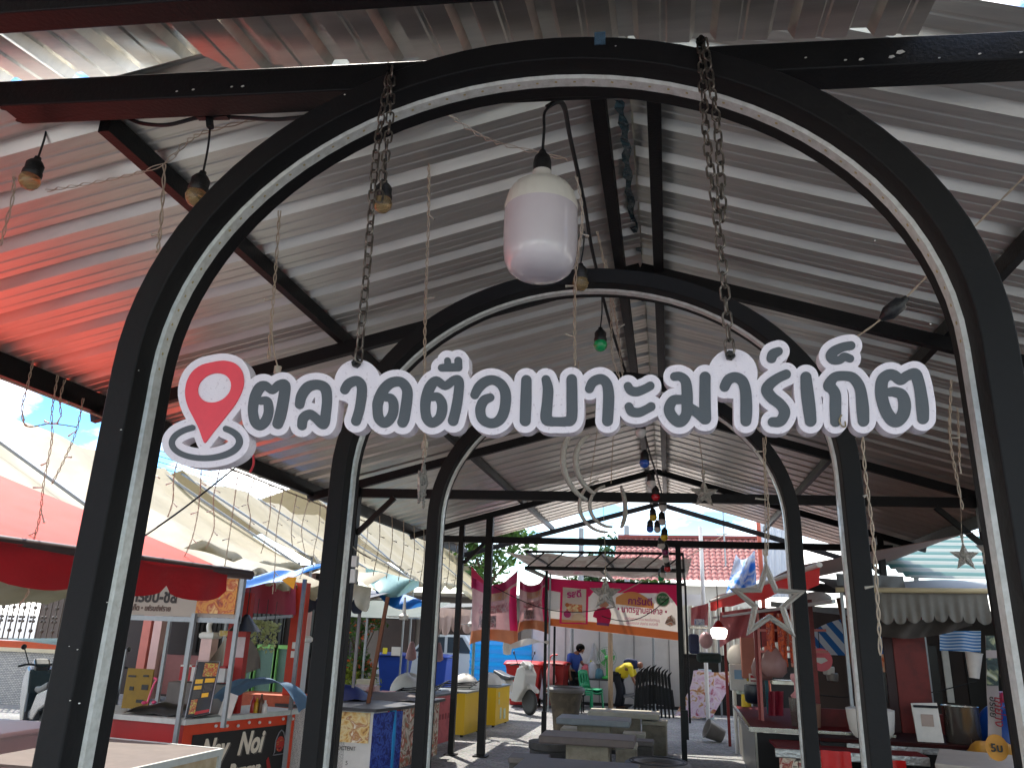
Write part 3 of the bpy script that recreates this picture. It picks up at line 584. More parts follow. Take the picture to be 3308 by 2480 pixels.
# menu board
mn = thing('menu_board', 'tall black menu board with burger pictures and yellow price boxes on the burger counter', 'menu board', (-4.55, 6.22, .855))
mb = MB(); A0, A1, A2, A3 = aY(428, 1428, 6.35), aY(474, 1430, 6.35), aY(452, 1538, 6.2), aY(402, 1548, 6.2); mb.prism([A3, A2, A1, A0], (.0, .03, 0)); mb.build('panel', blackp, mn, 0)
def mpt(u, v, o=.006): return (A0.lerp(A1, u)).lerp(A3.lerp(A2, u), v) + V((0, -o, 0))
def mrect(u0, u1, v0, v1, nm, m, o=.004): return MB().prism([mpt(u0, v1, o), mpt(u1, v1, o), mpt(u1, v0, o), mpt(u0, v0, o)], (0, .003, 0)).build(nm, m, mn, 0)
burger_print = patchmat('burger_print', ['#d8c06a', '#7a3a18', '#b5451d', '#8fa33a', '#e0b85a'], 26, .45, 3, (1, 1, 2.2))
yel = mat('yellow_price_box', '#d9a516', .5, 0, .08, 20)
mrect(.35, .98, .02, .28, 'burger_picture', burger_print); mrect(.08, .36, .70, .96, 'burger_picture', burger_print)
for q in ((.08, .42, .33, .41), (.52, .95, .32, .40), (.08, .42, .45, .52), (.5, .8, .60, .68)): mrect(*q, 'price_box', yel)
for i in range(6): mrect(.52, .92, .44 + i * .024, .448 + i * .024, 'text_line', shad)
for i in range(7): mrect(.08, .42, .55 + i * .02, .557 + i * .02, 'text_line', shad)
mrect(.36, .98, .93, .985, 'red_band', red_paint)
mb = MB(); mb.tube([mpt(-.03, -.02), mpt(1.03, -.02), mpt(1.03, 1.02), mpt(-.03, 1.02)], .008, 6, closed=True); mb.build('frame', alu, mn)
# things on the burger counter
yb = thing('yellow_board', 'dim yellow price board with black writing leaning inside the burger stall', 'price board', (-6.0, 6.6, .86))
MB().box((-5.95, 6.66, 1.10), (.36, .02, .46)).build('panel', mat('dim_yellow_board', '#8a6d12', .6, 0, .15, 8), yb, 0)
for i, (u, v, w_, h_) in enumerate(((-.10, .14, .13, .05), (.09, .15, .09, .05), (-.08, .0, .07, .10), (.10, .02, .11, .13), (.06, -.14, .12, .08))): MB().box((-5.95 + u, 6.645, 1.10 + v), (w_ * .8, .006, h_ * .45)).build('writing', blackp, yb, 0)
for i in range(4):
    k = thing('paper_box', 'white and red printed paper food box, %s of the four on the burger shelf' % ('leftmost', 'second', 'third', 'rightmost')[i], 'food box', (-5.42 + .155 * i, 6.85, 1.22), 'paper boxes on the burger shelf')
    MB().box((-5.42 + .155 * i, 6.85, 1.29), (.15, .14, .16)).build('box', red_paint if i % 2 == 0 else white_pl, k, 0)
    MB().box((-5.42 + .155 * i, 6.85, 1.38), (.153, .143, .02)).build('lid', white_pl if i % 2 == 0 else red_paint, k, 0)
tag(MB().box((-5.2, 6.86, 1.02), (.85, .2, .34)).build('storage_crate', mat('grey_storage', '#6b6864', .7, 0, .1, 6), smooth=0, bevel=.015), 'plain grey storage crate under the red and white boxes', 'crate')
mb = MB(); mb.grid(lambda a, b: V((-5.8 + 1.0 * a, 6.25 + .3 * b, .87 + .12 * math.sin(PI * a) ** .6 * math.sin(PI * b) ** .5 + .01 * math.sin(20 * a))), 24, 12); tag(mb.build('dark_tray_cover', mat('black_plastic_cover', '#17171a', .35, 0, .2, 9), smooth=60), 'black plastic cover lying on the red counter of the burger stall', 'cover')
mb = MB()
def cloth(a, b):
    x = lerp(-4.78, -4.15, a); z = .87 + .42 * math.sin(PI * min(1, a * .85 + .15)) ** .7 * (1 - .2 * b); y = 6.55 + 1.05 * a + .55 * b - .2
    return V((x + .02 * math.sin(8 * b + 3 * a), y, z + .02 * math.sin(11 * a + 7 * b) - .25 * max(0, .25 - a)))
mb.grid(cloth, 22, 14); tag(mb.build('dust_sheet', mat('slate_blue_sheet', '#4e6b84', .6, 0, .12, 5, .2, 14, sss=.1), smooth=60), 'slate-blue dust sheet draped over gear on the burger counter', 'sheet')
tag(MB().box((-4.62, 6.5, .99), (.16, .02, .26), R=Matrix.Rotation(.25, 3, 'Y')).build('paper_sheet', white_pl, smooth=0), 'white card leaning between the menu board and the blue sheet', 'card')
mb = MB(); mb.grid(lambda a, b: V((-5.55 + .8 * a, 7.35 + .15 * math.sin(9 * a), 1.32 + .42 * (1 - abs(2 * a - 1) ** 3) * b + .03 * math.sin(15 * a + 4 * b))), 24, 10)
tag(mb.build('wrapped_bundle', mat('taupe_plastic_wrap', '#7d7265', .6, 0, .2, 5, .3, 10), smooth=60), 'taupe plastic-wrapped bundle behind the boxes in the burger stall', 'bundle')
fl = thing('pink_toy_flamingo', 'small pink hooked ornament standing beside the yellow board', 'ornament', (-5.62, 6.5, 1.28))
MB().tube(catmull([aY(318, 1518, 6.5), aY(324, 1500, 6.5), aY(332, 1478, 6.5), aY(338, 1468, 6.5), aY(333, 1463, 6.5)], 5), [.012] * 20 + [.016], 8).build('stem', mat('pink_plastic', '#e0527a', .4, 0, .05, 9), fl)
MB().sphere(aY(312, 1517, 6.5), .035, 12, (1, 1, .6)).build('foot', mat('pink_plastic', '#e0527a'), fl); MB().sphere(aY(333, 1516, 6.5), .03, 12, (1, 1, .7)).build('foot', mat('pink_plastic', '#e0527a'), fl)
# ------------------------------------------------------------------ near table with a round green badge
nt_ = thing('food_cart', 'tan-topped cart with pale metal edges and a round green badge at the bottom left', 'cart', (-4.3, 4.0, 0))
q0, q1 = aZ(300, 1634, .80), aZ(462, 1604, .80); q1 = V((-3.57, 4.62, .8)); q0 = V((-3.66, 3.3, .8)); q2 = V((-5.0, 4.80, .8)); q3 = V((-5.0, 3.3, .8))
MB().prism([q0, q1, q2, q3], (0, 0, .02)).build('top', tan_top, nt_, 0)
MB().bar(q0 + V((.02, 0, 0)), q1 + V((.02, 0, 0)), .035, .055).build('edge', pale_edge, nt_); MB().bar(q1 + V((0, .02, 0)), q2 + V((0, .02, 0)), .03, .05).build('edge', pale_edge, nt_)
mb, n3_, t3_ = slab(q0, q1, .05, .77, .02); mb.build('side_panel', mat('printed_tan_panel', '#a3906f', .6, 0, .15, 7, col2='#b5a488', thr=(.4, .6)), nt_, 0)
mb = MB(); cc = V((-3.612, 4.18, .60)); e_ = t3_
mb.prism([cc + e_ * .115 * math.cos(a) + V((0, 0, .115 * math.sin(a))) for a in np.linspace(0, 2 * PI, 33)[:-1]], n3_ * .006); bd = mb.build('badge', mat('dark_green_badge', '#143f2e', .5, 0, .1, 9), nt_, 0)
mb = MB(); mb.tube([cc + n3_ * .006 + e_ * .1 * math.cos(a) + V((0, 0, .1 * math.sin(a))) for a in np.linspace(0, 2 * PI, 33)[:-1]], .003, 5, closed=True); mb.build('badge_ring', lettr, bd)
MB().bar(q1 + V((-.01, 0, -.8)), q1 + V((-.01, 0, 0)), .05, .05).build('leg', pale_edge, nt_); MB().bar(q2 + V((0, 0, -.8)), q2, .05, .05).build('leg', pale_edge, nt_); MB().bar(q3 + V((0, 0, -.8)), q3, .05, .05).build('leg', pale_edge, nt_)
# white cooler at the left edge
cl = thing('cooler_box', 'pinkish white translucent tub at the bottom left corner', 'tub', (-6.25, 5.0, 0))
tub = mat('milky_pink_tub', '#b59a98', .4, 0, .06, 4, trans=.1)
mb = MB(); mb.add([V((x, y, z)) for z, s in ((.05, .36), (.78, .45)) for x, y in ((-6.35 - s, 5.05 - s), (-6.35 + s, 5.05 - s), (-6.35 + s, 5.05 + s), (-6.35 - s, 5.05 + s))], [(0, 3, 2, 1), (0, 1, 5, 4), (1, 2, 6, 5), (2, 3, 7, 6), (3, 0, 4, 7), (4, 5, 6, 7)]); mb.build('body', tub, cl, 0, bevel=.03)
MB().box((-6.35, 5.05, .80), (.96, .96, .05)).build('lid', tub, cl, 0, bevel=.015)
# ------------------------------------------------------------------ maroon stall behind with a red post
ms = thing('maroon_stall', 'stall with a maroon banner and an orange-red post right of the fried food sign', 'food stall', (-4.7, 8.4, 0))
maroon = mat('maroon_banner', '#8c2436', .55, 0, .12, 4, .15, 9, sss=.15)
mb = MB(); mb.grid(lambda a, b: aY(lerp(517, 638, a), lerp(lerp(1256, 1258, a), lerp(1322, 1328, a), b), 8.3) + V((0, .03 * math.sin(13 * a), 0)), 20, 6); mb.build('banner', maroon, ms, 60)
MB().bar(aY(512, 1338, 8.2), aY(632, 1330, 8.2), .04, .04).build('rail', alu, ms)
pa, pb = aY(634, 1258, 8.5), aY(582, 1560, 8.5); MB().bar(V((-4.82, 8.5, 0)), V((-4.82, 8.5, pa.z)), .20, .12).build('post', mat('orange_red_post', '#b83215', .5, 0, .12, 5), ms)
MB().bar(V((-6.6, 8.6, 0)), V((-6.6, 8.6, 2.4)), .05, .05).build('post', alu, ms)
MB().box((-5.15, 8.62, .5), (.9, .5, .9)).build('counter', mat('orange_counter_print', '#c45c3a', .5, 0, .2, 12), ms, 0)
MB().box((-4.81, 8.43, 1.62), (.07, .01, .09)).build('sticker', white_pl, ms, 0); MB().box((-4.815, 8.43, 1.50), (.07, .01, .09)).build('sticker', white_pl, ms, 0)
MB().box((-4.35, 8.6, .84), (1.0, .45, .03)).build('foil_worktop', mat('crumpled_foil', '#a8a6a2', .3, .8, .2, 20, .4, 30), ms, 0)
MB().box((-4.35, 8.6, .40), (.9, .4, .78)).build('cabinet', blackp, ms, 0)
# white globe lamps on a string in the dark gap
for i, (a, b) in enumerate(((622, 1572), (620, 1615), (606, 1652))):
    q = aY(a, b - 20, 7.9); t = thing('globe_light', 'small white globe light on a string left of the black post, %s' % ('topmost', 'middle', 'lowest')[i], 'light bulb', q, 'globe lights on the short string'); MB().sphere(q, .028, 12).build('globe', white_pl, t, 80); MB().tube([q, q + V((.012, 0, .2))], .006, 6).build('cord', rubber, t)
# ------------------------------------------------------------------ left middle: print stall, counters, bins, far street
def s8(x, y): return (1600 + x / 3.35) / 1.49548, (1985 + y / 3.35) / 1.49548
grey_top = mat('black_table_sheet', '#3c3a3b', .5, 0, .2, 5, .1, 20)
ps = thing('poster_stall', 'stall counter covered with food posters between the second and third arch', 'food stall', (-3.55, 8.4, 0))
slabw, n_, t_ = slab((-4.9, 8.4), (-3.52, 8.4), .03, .80); slabw.build('front_panel', white_pl, ps, 0)
MB().box((-3.84, 8.385, .60), (.56, .012, .38)).build('food_picture', patchmat('pancake_print', ['#8a4a26', '#d8a95e', '#e3cf9a', '#b5743a', '#efe6cf'], 7, .5, 3), ps, 0)
text('OCTENT', (-4.0, 8.383, .31), (1, 0, 0), (0, 0, 1), .075, shad, 'lettering', ps, xs=.9); text('5', (-3.86, 8.383, .13), (1, 0, 0), (0, 0, 1), .075, shad, 'lettering', ps)
slab((-3.52, 8.4), (-3.3, 9.0), .03, .78)[0].build('side_cloth', patchmat('navy_print_cloth', ['#0d1a55', '#16267a', '#3b56a8', '#101d5c'], 14, .6, 2), ps, 0)
MB().tube([V((-3.40, 8.86, .03)), V((-3.41, 8.86, .45)), V((-3.40, 8.86, .80))], [.055, .07, .05], 10).build('rolled_sheet', mat('bright_blue_roll', '#1486c4', .4, 0, .15, 6), ps)
slab((-3.30, 9.0), (-3.16, 10.4), .03, .80)[0].build('side_poster', patchmat('dish_print', ['#3a332c', '#8d3a22', '#d0c4b4', '#7a6a4d', '#b8472a', '#e2dccf'], 6, .5, 4), ps, 0)
MB().prism([V((-4.95, 8.32, .81)), V((-3.46, 8.32, .81)), V((-3.22, 9.0, .81)), V((-3.08, 10.45, .81)), V((-4.95, 10.45, .81))], (0, 0, .04)).build('worktop', grey_top, ps, 0)
mb = MB(); mb.grid(lambda a, b: V((-4.4 + 1.15 * a, 9.5 + 1.2 * b, .855 + .10 * math.sin(PI * b) * (1 - .6 * a) + .02 * math.sin(9 * a + 4 * b))), 18, 14); tag(mb.build('folded_awning', mat('dusty_folded_canvas', '#5b504a', .7, 0, .2, 8, .2, 20), smooth=60), 'dusty folded canvas lying on the poster stall counter', 'canvas')
mb = MB(); mb.grid(lambda a, b: V((-4.75 + .75 * a, 9.2 + .5 * b, .86 + .22 * math.sin(PI * a) * math.sin(PI * b) + .02 * math.sin(9 * a))), 14, 10); tag(mb.build('navy_bundle', mat('navy_bundle_cloth', '#16225a', .5, 0, .2, 9), smooth=60), 'navy plastic bundle on the far end of the poster stall', 'bundle')
MB().bar((-3.86, 9.05, .8), (-3.72, 9.15, 2.35), .05, .05).build('wooden_pole', brown_w, ps)
def counter(label, a, b, depth, h, mfront, mtop, parts=True):
    t = thing('market_counter', label, 'counter', (a[0], a[1], 0), 'counters along the left side')
    mb, n, tt = slab(a, b, .04, h, .03); f = mb.build('front_panel', mfront, t, 0)
    a = V((*a, 0)); b = V((*b, 0)); MB().prism([a + V((0, 0, h)) + n * .03, b + V((0, 0, h)) + n * .03, b + V((0, 0, h)) - n * depth, a + V((0, 0, h)) - n * depth], (0, 0, .03)).build('worktop', mtop, t, 0)
    MB().prism([a + V((0, 0, .04)) - n * .03, a + V((0, 0, .04)) - n * depth, a + V((0, 0, h)) - n * depth, a + V((0, 0, h)) - n * .03], tt * .02).build('end_panel', mfront, t, 0)
    for p in (a + tt * .06 - n * .06, b - tt * .06 - n * .06, a + tt * .06 - n * (depth - .06), b - tt * .06 - n * (depth - .06)): MB().box(p + V((0, 0, .025)), (.05, .05, .05)).build('foot', rubber, t)
    return t, n, tt
rose = mat('rose_red_print', '#a8323c', .5, 0, .14, 6, col2='#8e2230', thr=(.5, .6))
yelm = mat('yellow_counter_panel', '#d7ab0e', .45, 0, .07, 4, col2='#c9a63a', thr=(.55, .75))
t, n, tt = counter('rose red printed counter, nearest of the coloured counters left of the lane', (-3.50, 11.05), (-3.34, 12.15), .8, .80, rose, grey_top)
for i in range(7): MB().box(V((-3.50, 11.05, .46)) + tt * (.18 + .12 * i) + n * .004, (.006, .05, .09), math.atan2(tt.y, tt.x) - PI / 2).build('print_mark', mat('dark_rose_mark', '#7d1420', .5, 0, .1, 9), t, 0)
counter('plain bright yellow counter in the middle of the coloured row', (-3.32, 12.7), (-3.2, 13.66), .75, .76, yelm, alu)
t, n, tt = counter('yellow counter with faded pale stickers, farthest of the coloured row', (-3.10, 14.45), (-3.0, 15.4), .7, .76, yelm, alu)
for i, (d, z, w_, h_) in enumerate(((.2, .62, .07, .1), (.22, .48, .06, .1), (.35, .25, .1, .22), (.62, .22, .14, .2))): MB().box(V((-3.10, 14.45, z)) + tt * d + n * .004, (.006, w_, h_), math.atan2(tt.y, tt.x) - PI / 2).build('sticker', mat('faded_sticker', '#b9c2a4', .6, 0, .1, 20), t, 0)
# folded racks and white bundles on the counters
for i, (x, y, lb) in enumerate(((-3.9, 11.6, 'folded black wire rack on the rose red counter'), (-3.6, 13.1, 'folded black wire rack on the plain yellow counter'))):
    mb = MB()
    for k in range(7): mb.bar((x - .3, y - .4 + .12 * k, .84 + .012 * k), (x + .35, y - .3 + .1 * k, .87 + .02 * ((k * 3) % 5)), .014, .014)
    mb.bar((x - .3, y - .42, .845), (x - .25, y + .35, .93), .02, .02); mb.bar((x + .34, y - .35, .86), (x + .36, y + .35, .95), .02, .02); tag(mb.build('wire_rack', black), lb, 'rack')
for x, y, s, lb in ((-4.2, 11.9, .34, 'white plastic bundle behind the rack on the rose counter'), (-3.55, 13.5, .28, 'white wrapped bundle on the plain yellow counter'), (-3.35, 14.9, .25, 'white bundle and gear on the stickered yellow counter')):
    mb = MB(); mb.grid(lambda a, b: V((x, y, .80)) + V((s * math.cos(2 * PI * a) * math.sin(PI / 2 * b) * (1 + .1 * math.sin(5 * a * 2 * PI)), s * math.sin(2 * PI * a) * math.sin(PI / 2 * b), s * .9 * math.cos(PI / 2 * b) * (1 + .08 * math.sin(6 * PI * a)))), 24, 8); tag(mb.build('wrapped_bundle', white_pl, smooth=60), lb, 'bundle')
for i in range(3):
    t = thing('hanging_bag', 'pinkish grey bag hanging under the dark awning, %s of three' % ('left', 'middle', 'right')[i], 'bag', (-4.6 + .28 * i, 13.2, 1.3), 'bags under the dark awning'); MB().lathe([(.03, .34), (.05, .30), (.10, .12), (.11, .02), (.05, -.02), (.001, -.02)], (-4.6 + .28 * i, 13.2, 1.3), 12).build('body', mat('pinkish_bag', '#8f6f70', .6, 0, .15, 9), t, 60); MB().tube([V((-4.6 + .28 * i, 13.2, 1.64)), V((-4.6 + .28 * i, 13.2, 1.9))], .006, 5).build('strap', rubber, t)
# dark blue awning with a cream frill and pale hangings behind the second arch
da = thing('dark_awning', 'dark navy awning with cream frill, behind the post with the white box', 'awning', (-5.0, 9.5, 0))
mb = MB(); mb.grid(lambda a, b: V((lerp(-6.6, -4.15, a), 9.3 + 2.6 * b, 2.30 + .35 * b - .10 * math.sin(PI * a) + .02 * math.sin(15 * a))), 24, 6); mb.build('canopy', mat('navy_canvas', '#1b2438', .6, 0, .15, 4), da, 60)
mb = MB(); valance(mb, (-6.6, 9.28), (-4.15, 9.28), 2.30, .16, 12, .05); mb.build('valance', mat('navy_canvas', '#1b2438'), da, 60)
mb = MB(); valance(mb, (-4.75, 9.0), (-4.0, 9.15), (2.62, 2.48), .26, 3, .12, .05); mb.build('frill', mat('cream_frill', '#b3ac98', .6, 0, .12, 8, sss=.2), da, 60)
mb = MB(); mb.grid(lambda a, b: V((lerp(-4.9, -3.95, a), lerp(8.9, 9.7, b), lerp(2.66, 2.86, b) - .16 * a + .03 * math.sin(9 * a))), 12, 6); mb.build('cream_sheet', cream, da, 60)
for x in (-6.5, -4.25): MB().bar((x, 9.4, 0), (x, 9.4, 2.15), .04, .04).build('pole', alu, da)
gt = thing('teal_sheet_bundle', 'bundle of teal, white and blue plastic sheets tied above the dark awning', 'plastic sheets', (-4.6, 11.0, 2.9))
teal = mat('teal_plastic', '#86aaa6', .5, 0, .15, 5, sss=.25)
for i, (m_, a, b, c) in enumerate(((teal, (790, 1226), (905, 1255), 1290), (bluetarp, (812, 1262), (930, 1302), 1316), (cream, (780, 1243), (860, 1262), 1276))):
    mb = MB(); mb.grid(lambda u, v: aY(lerp(a[0], b[0], u), lerp(lerp(a[1], b[1], u), c, v * math.sin(PI * (u * .8 + .1))), 10.6 + .3 * i + .25 * math.sin(5 * u + 3 * v)), 16, 8); mb.build('sheet', m_, gt, 60)
red_s = MB(); red_s.prism([aY(842, 1272, 11.2), aY(876, 1296, 11.2), aY(846, 1290, 11.2)], (0, .02, 0)); tag(red_s.build('red_scrap', red_cloth, smooth=0), 'small red canvas scrap under the teal sheets', 'canvas')
mb = MB(); valance(mb, (-4.75, 14.2), (-3.4, 14.2), (2.35, 2.3), .38, 6, .16, .06); t = mb.build('pale_curtain', mat('pinkish_pale_cloth', '#c3ab9f', .7, 0, .12, 6, sss=.25), smooth=60); tag(t, 'pale pinkish ruffled curtain hanging left of the far black posts', 'curtain')
mb = MB(); mb.grid(lambda a, b: V((lerp(-6.8, -3.3, a), 14.3 + 3 * b, 2.4 + .2 * b - .08 * math.sin(PI * a))), 16, 5); tag(mb.build('grey_canopy', mat('dull_grey_canvas', '#4a4a44', .7, 0, .15, 4, sss=.05), smooth=60), 'dull grey canopy above the coloured counters', 'canopy')
mb = MB(); mb.grid(lambda a, b: V((lerp(-5.6, -3.9, a), 11.4 + 2.0 * b, 2.06 + .36 * b - .16 * math.sin(PI * a) * math.sin(PI * b))), 16, 6); tag(mb.build('green_net', mat('dark_green_net', '#1e3327', .7, 0, .2, 6), smooth=60), 'dark green net sagging over the rose red counter', 'net')
# fans hanging
for i, (a, b, Yd, lb) in enumerate(((872, 1332, 9.6, 'white ceiling fan under the dark navy awning'), (1018, 1348, 13.6, 'small white ceiling fan in front of the pink banner cloth'))):
    q = aY(a, b, Yd); t = thing('ceiling_fan', lb, 'fan', q); MB().lathe([(.001, -.05), (.07, -.04), (.08, .02), (.03, .06), (.015, .3)], q, 14).build('motor', white_pl, t)
    for k in range(3):
        d = V((math.cos(k * 2.094 + .3), math.sin(k * 2.094 + .3), 0)); MB().bar(q + d * .08, q + d * .42, .07, .012).build('blade', white_pl, t)
# switch box on the post
wb = thing('switch_box', 'white plastic switch box on the black post left of the lane', 'switch box', aY(765, 1225, 6.47)); q = aY(765, 1212, 6.46)
MB().box(q, (.10, .07, .13)).build('upper_box', white_pl, wb, 0, bevel=.01); MB().box(q + V((-.005, -.005, -.17)), (.12, .09, .16)).build('lower_box', white_pl, wb, 0, bevel=.015)
# ------------------------------------------------------------------ wheeled bins
def bin_(label, x, y, m, rz=0., w_=.56, h=1.05, grp=None):
    t = thing('wheeled_bin', label, 'rubbish bin', (x, y, 0), grp)
    v = [V((x, y, z)) + Matrix.Rotation(rz, 3, 'Z') @ V((i * w_ * s, j * w_ * s * 1.1, 0)) for z, s in ((.06, .38), (h * .86, .5), (h * .93, .53)) for i, j in ((-1, -1), (1, -1), (1, 1), (-1, 1))]
    mb = MB(); mb.add(v, [(0, 3, 2, 1)] + [(k * 4 + j, k * 4 + (j + 1) % 4, k * 4 + 4 + (j + 1) % 4, k * 4 + 4 + j) for k in range(2) for j in range(4)] + [(8, 9, 10, 11)]); mb.build('body', m, t, 0, bevel=.02)
    mb = MB(); mb.grid(lambda a, b: V((x, y, 0)) + Matrix.Rotation(rz, 3, 'Z') @ V(((a - .5) * w_ * 1.14, (b - .5) * w_ * 1.25, h * .94 + .07 * math.sin(PI * b) + .02 * math.sin(PI * a))), 8, 8); mb.build('lid', m, t, 60, thick=.025)
    for s in (-1, 1): MB().tube([V((x, y, .1)) + Matrix.Rotation(rz, 3, 'Z') @ V((s * w_ * .42 + d, .24, 0)) for d in (-.03, .03)], .1, 16).build('wheel', rubber, t)
    return t
bluem = mat('blue_bin_plastic', '#183f94', .45, 0, .08, 5); redm = mat('red_bin_plastic', '#a8120f', .42, 0, .08, 4)
bin_('blue wheeled bin on the left of the pair in front of the pickup', -7.75, 21.4, bluem, .1, .86, 1.12, 'blue bins')
bin_('blue wheeled bin on the right of the pair, half hidden by a black arch leg', -6.45, 21.6, bluem, -.05, .86, 1.12, 'blue bins')
bin_('red wheeled bin with closed lid behind the white scooter', -3.35, 19.3, redm, .05, .9, 1.12)
bin_('darker red wheeled bin with bags hung on it, right of the other red bin', -2.55, 19.5, mat('dark_red_bin', '#8a1512', .45, 0, .08, 4), -.1, .62, 1.14)
bg_ = thing('hanging_bag', 'pink and white plastic bag hung on the right red bin', 'bag', (-2.62, 18.98, .75)); MB().lathe([(.02, .5), (.06, .42), (.14, .2), (.17, .05), (.08, -.04), (.001, -.04)], (-2.62, 18.98, .62), 14).build('body', mat('pink_white_bag', '#d58a8a', .5, 0, .2, 9, sss=.2), bg_, 60); MB().tube(catmull([V((-2.66, 19, 1.1)), V((-2.6, 18.95, 1.3)), V((-2.42, 18.95, 1.34))], 5), .02, 6).build('strap', mat('red_strap', '#d03a2a', .5, 0, .05, 9), bg_)
# pickup truck
pk = thing('pickup_truck', 'white pickup truck parked behind the blue bins', 'pickup truck', (-7.2, 24.6, 0)); wcar = mat('white_car_paint', '#b9c0c2', .3, 0, .03, 3, coat=.5); glas = mat('dark_car_glass', '#39434a', .1, 0, .05, 3, coat=.3)
prof = [(-9.3, .35), (-9.3, .95), (-8.1, 1.08), (-7.5, 1.68), (-6.2, 1.70), (-5.7, 1.1), (-4.4, 1.08), (-4.4, .4)]
MB().prism([V((x, 23.8, z)) for x, z in prof], (0, 1.7, 0)).build('body', wcar, pk, 0, bevel=.06)
MB().prism([V((x, 23.79, z)) for x, z in ((-7.95, 1.12), (-7.45, 1.6), (-6.9, 1.62), (-6.9, 1.12))], (0, .02, 0)).build('window', glas, pk, 0); MB().prism([V((x, 23.79, z)) for x, z in ((-6.8, 1.12), (-6.8, 1.62), (-6.3, 1.62), (-5.95, 1.12))], (0, .02, 0)).build('window', glas, pk, 0)
for x in (-8.5, -5.3): w_ = MB().tube([V((x, 23.72, .34)), V((x, 23.95, .34))], .34, 20).build('wheel', rubber, pk); MB().tube([V((x, 23.71, .34)), V((x, 23.74, .34))], .19, 14).build('rim', chrome, w_)
# ------------------------------------------------------------------ leafy plants and trees
leafm = mat('leaf_green', '#47672a', .6, 0, .35, 3, sss=.35); leafd = mat('leaf_dark', '#2c4a22', .6, 0, .3, 3, sss=.25); leafy = mat('leaf_yellow_green', '#7f8a2c', .6, 0, .3, 3, sss=.35); barkm = mat('bark', '#4b3c2e', .9, 0, .2, 9)
def tree(label, x, y, h, r, z0, m, seed, n=900, ls=.09, flowers=None, name='tree', cat='tree', ell=1.0):
    rnd = random.Random(seed); t = thing(name, label, cat, (x, y, 0))
    tr = MB(); tr.tube([V((x, y, 0)), V((x + .05, y, z0 * .6)), V((x, y, z0 + .2 * h)), V((x, y, h * .9))], [.07 * r + .03, .06 * r + .02, .04 * r + .015, .01], 8)
    cl = []
    for _ in range(16):
        a = rnd.uniform(0, 2 * PI); q = V((x + r * .75 * math.cos(a) * rnd.random() ** .5, y + r * .75 * math.sin(a) * rnd.random() ** .5, lerp(z0, h, rnd.uniform(.12, .92)))); cl.append((q, r * rnd.uniform(.28, .5)))
        tr.tube([V((x, y, lerp(z0, q.z, .3))), q], [.02 * r + .01, .006], 5)
    tr.build('trunk', barkm, t); mb = MB(); fm = MB()
    for i in range(n):
        q, cr = cl[rnd.randrange(len(cl))]; d = V((rnd.gauss(0, 1), rnd.gauss(0, 1), rnd.gauss(0, .8) * ell)).normalized() * cr * rnd.uniform(.35, 1.05); c = q + d
        u = V((rnd.gauss(0, 1), rnd.gauss(0, 1), rnd.gauss(0, .6))).normalized() * ls * rnd.uniform(.6, 1.4); w_ = u.cross(V((rnd.gauss(0, 1), rnd.gauss(0, 1), rnd.gauss(0, 1)))).normalized() * ls * .5
        T = fm if flowers and rnd.random() < .13 else mb
        T.add([c - u, c + w_, c + u, c - w_], [(0, 1, 2, 3)])
    mb.build('crown', m, t, 0, weld=False)
    if flowers: tag(fm.build('flowers', flowers, t, 0, weld=False), kind='stuff')
    return t
tree('flowering bush with orange blossoms left of the wooden pole', -6.25, 14.6, 2.15, .55, .7, leafm, 5, 1100, .055, mat('orange_blossom', '#cf5a2a', .6, 0, .15, 9, sss=.3), 'flowering_bush', 'bush', 1.3)
tree('low yellow-green shrub at the foot of the orange flowering bush', -6.1, 14.4, 1.05, .5, .3, leafy, 6, 700, .06, None, 'shrub', 'shrub')
tree('small potted shrub in front of the green gate', -8.35, 13.2, 1.15, .22, .7, leafy, 9, 300, .04, None, 'shrub', 'shrub')
tree('tall leafy tree beyond the cream roofs, left of the gable end', -7.2, 31, 7.4, 2.0, 2.6, leafm, 11, 2200, .17)
tree('dark green tree behind the pink banner tent, left half', -2.9, 38, 6.3, 2.2, 2.2, leafd, 12, 2000, .18)
tree('green tree behind the pink banner tent, near the tile roof', -.6, 40, 5.9, 1.8, 2.0, leafm, 13, 1600, .17)
# ------------------------------------------------------------------ houses and walls on the far left
hs = thing('pink_house', 'low house with salmon and pink columns and dark grilled windows behind the burger stall', 'house', (-10.5, 15.6, 0))
salmon = mat('salmon_column', '#c9796d', .7, 0, .06, 4); palep = mat('pale_pink_column', '#d5b0aa', .7, 0, .06, 4)
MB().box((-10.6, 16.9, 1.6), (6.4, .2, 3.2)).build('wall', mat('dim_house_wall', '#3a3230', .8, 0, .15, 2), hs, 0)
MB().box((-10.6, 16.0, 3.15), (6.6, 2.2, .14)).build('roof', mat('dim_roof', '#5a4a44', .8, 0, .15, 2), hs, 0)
for x, m_ in ((-12.25, salmon), (-11.95, palep), (-8.1, palep)): MB().box((x, 15.6, 1.6), (.22, .22, 3.1)).build('column', m_, hs, 0)
MB().box((-10.3, 15.7, .62), (3.0, .16, .9)).build('low_wall', mat('dusty_rose_wall', '#8f5f5c', .8, 0, .1, 3), hs, 0)
for i in range(3):
    wx = -11.1 + 1.35 * i; f = MB().box((wx, 16.78, 1.75), (1.1, .04, 1.3)).build('window', mat('dark_window', '#12100f', .3, 0, .1, 4), hs, 0); mb = MB()
    for k in range(9): mb.bar((wx - .5 + .125 * k, 16.74, 1.1), (wx - .5 + .125 * k, 16.74, 2.4), .018, .018)
    mb.build('grille', black, f)
gg = thing('green_gate', 'light green framed gate with dark grilles, seen through the burger stall', 'gate', (-9.0, 14.9, 0)); gm = mat('light_green_paint', '#86c46e', .6, 0, .08, 5)
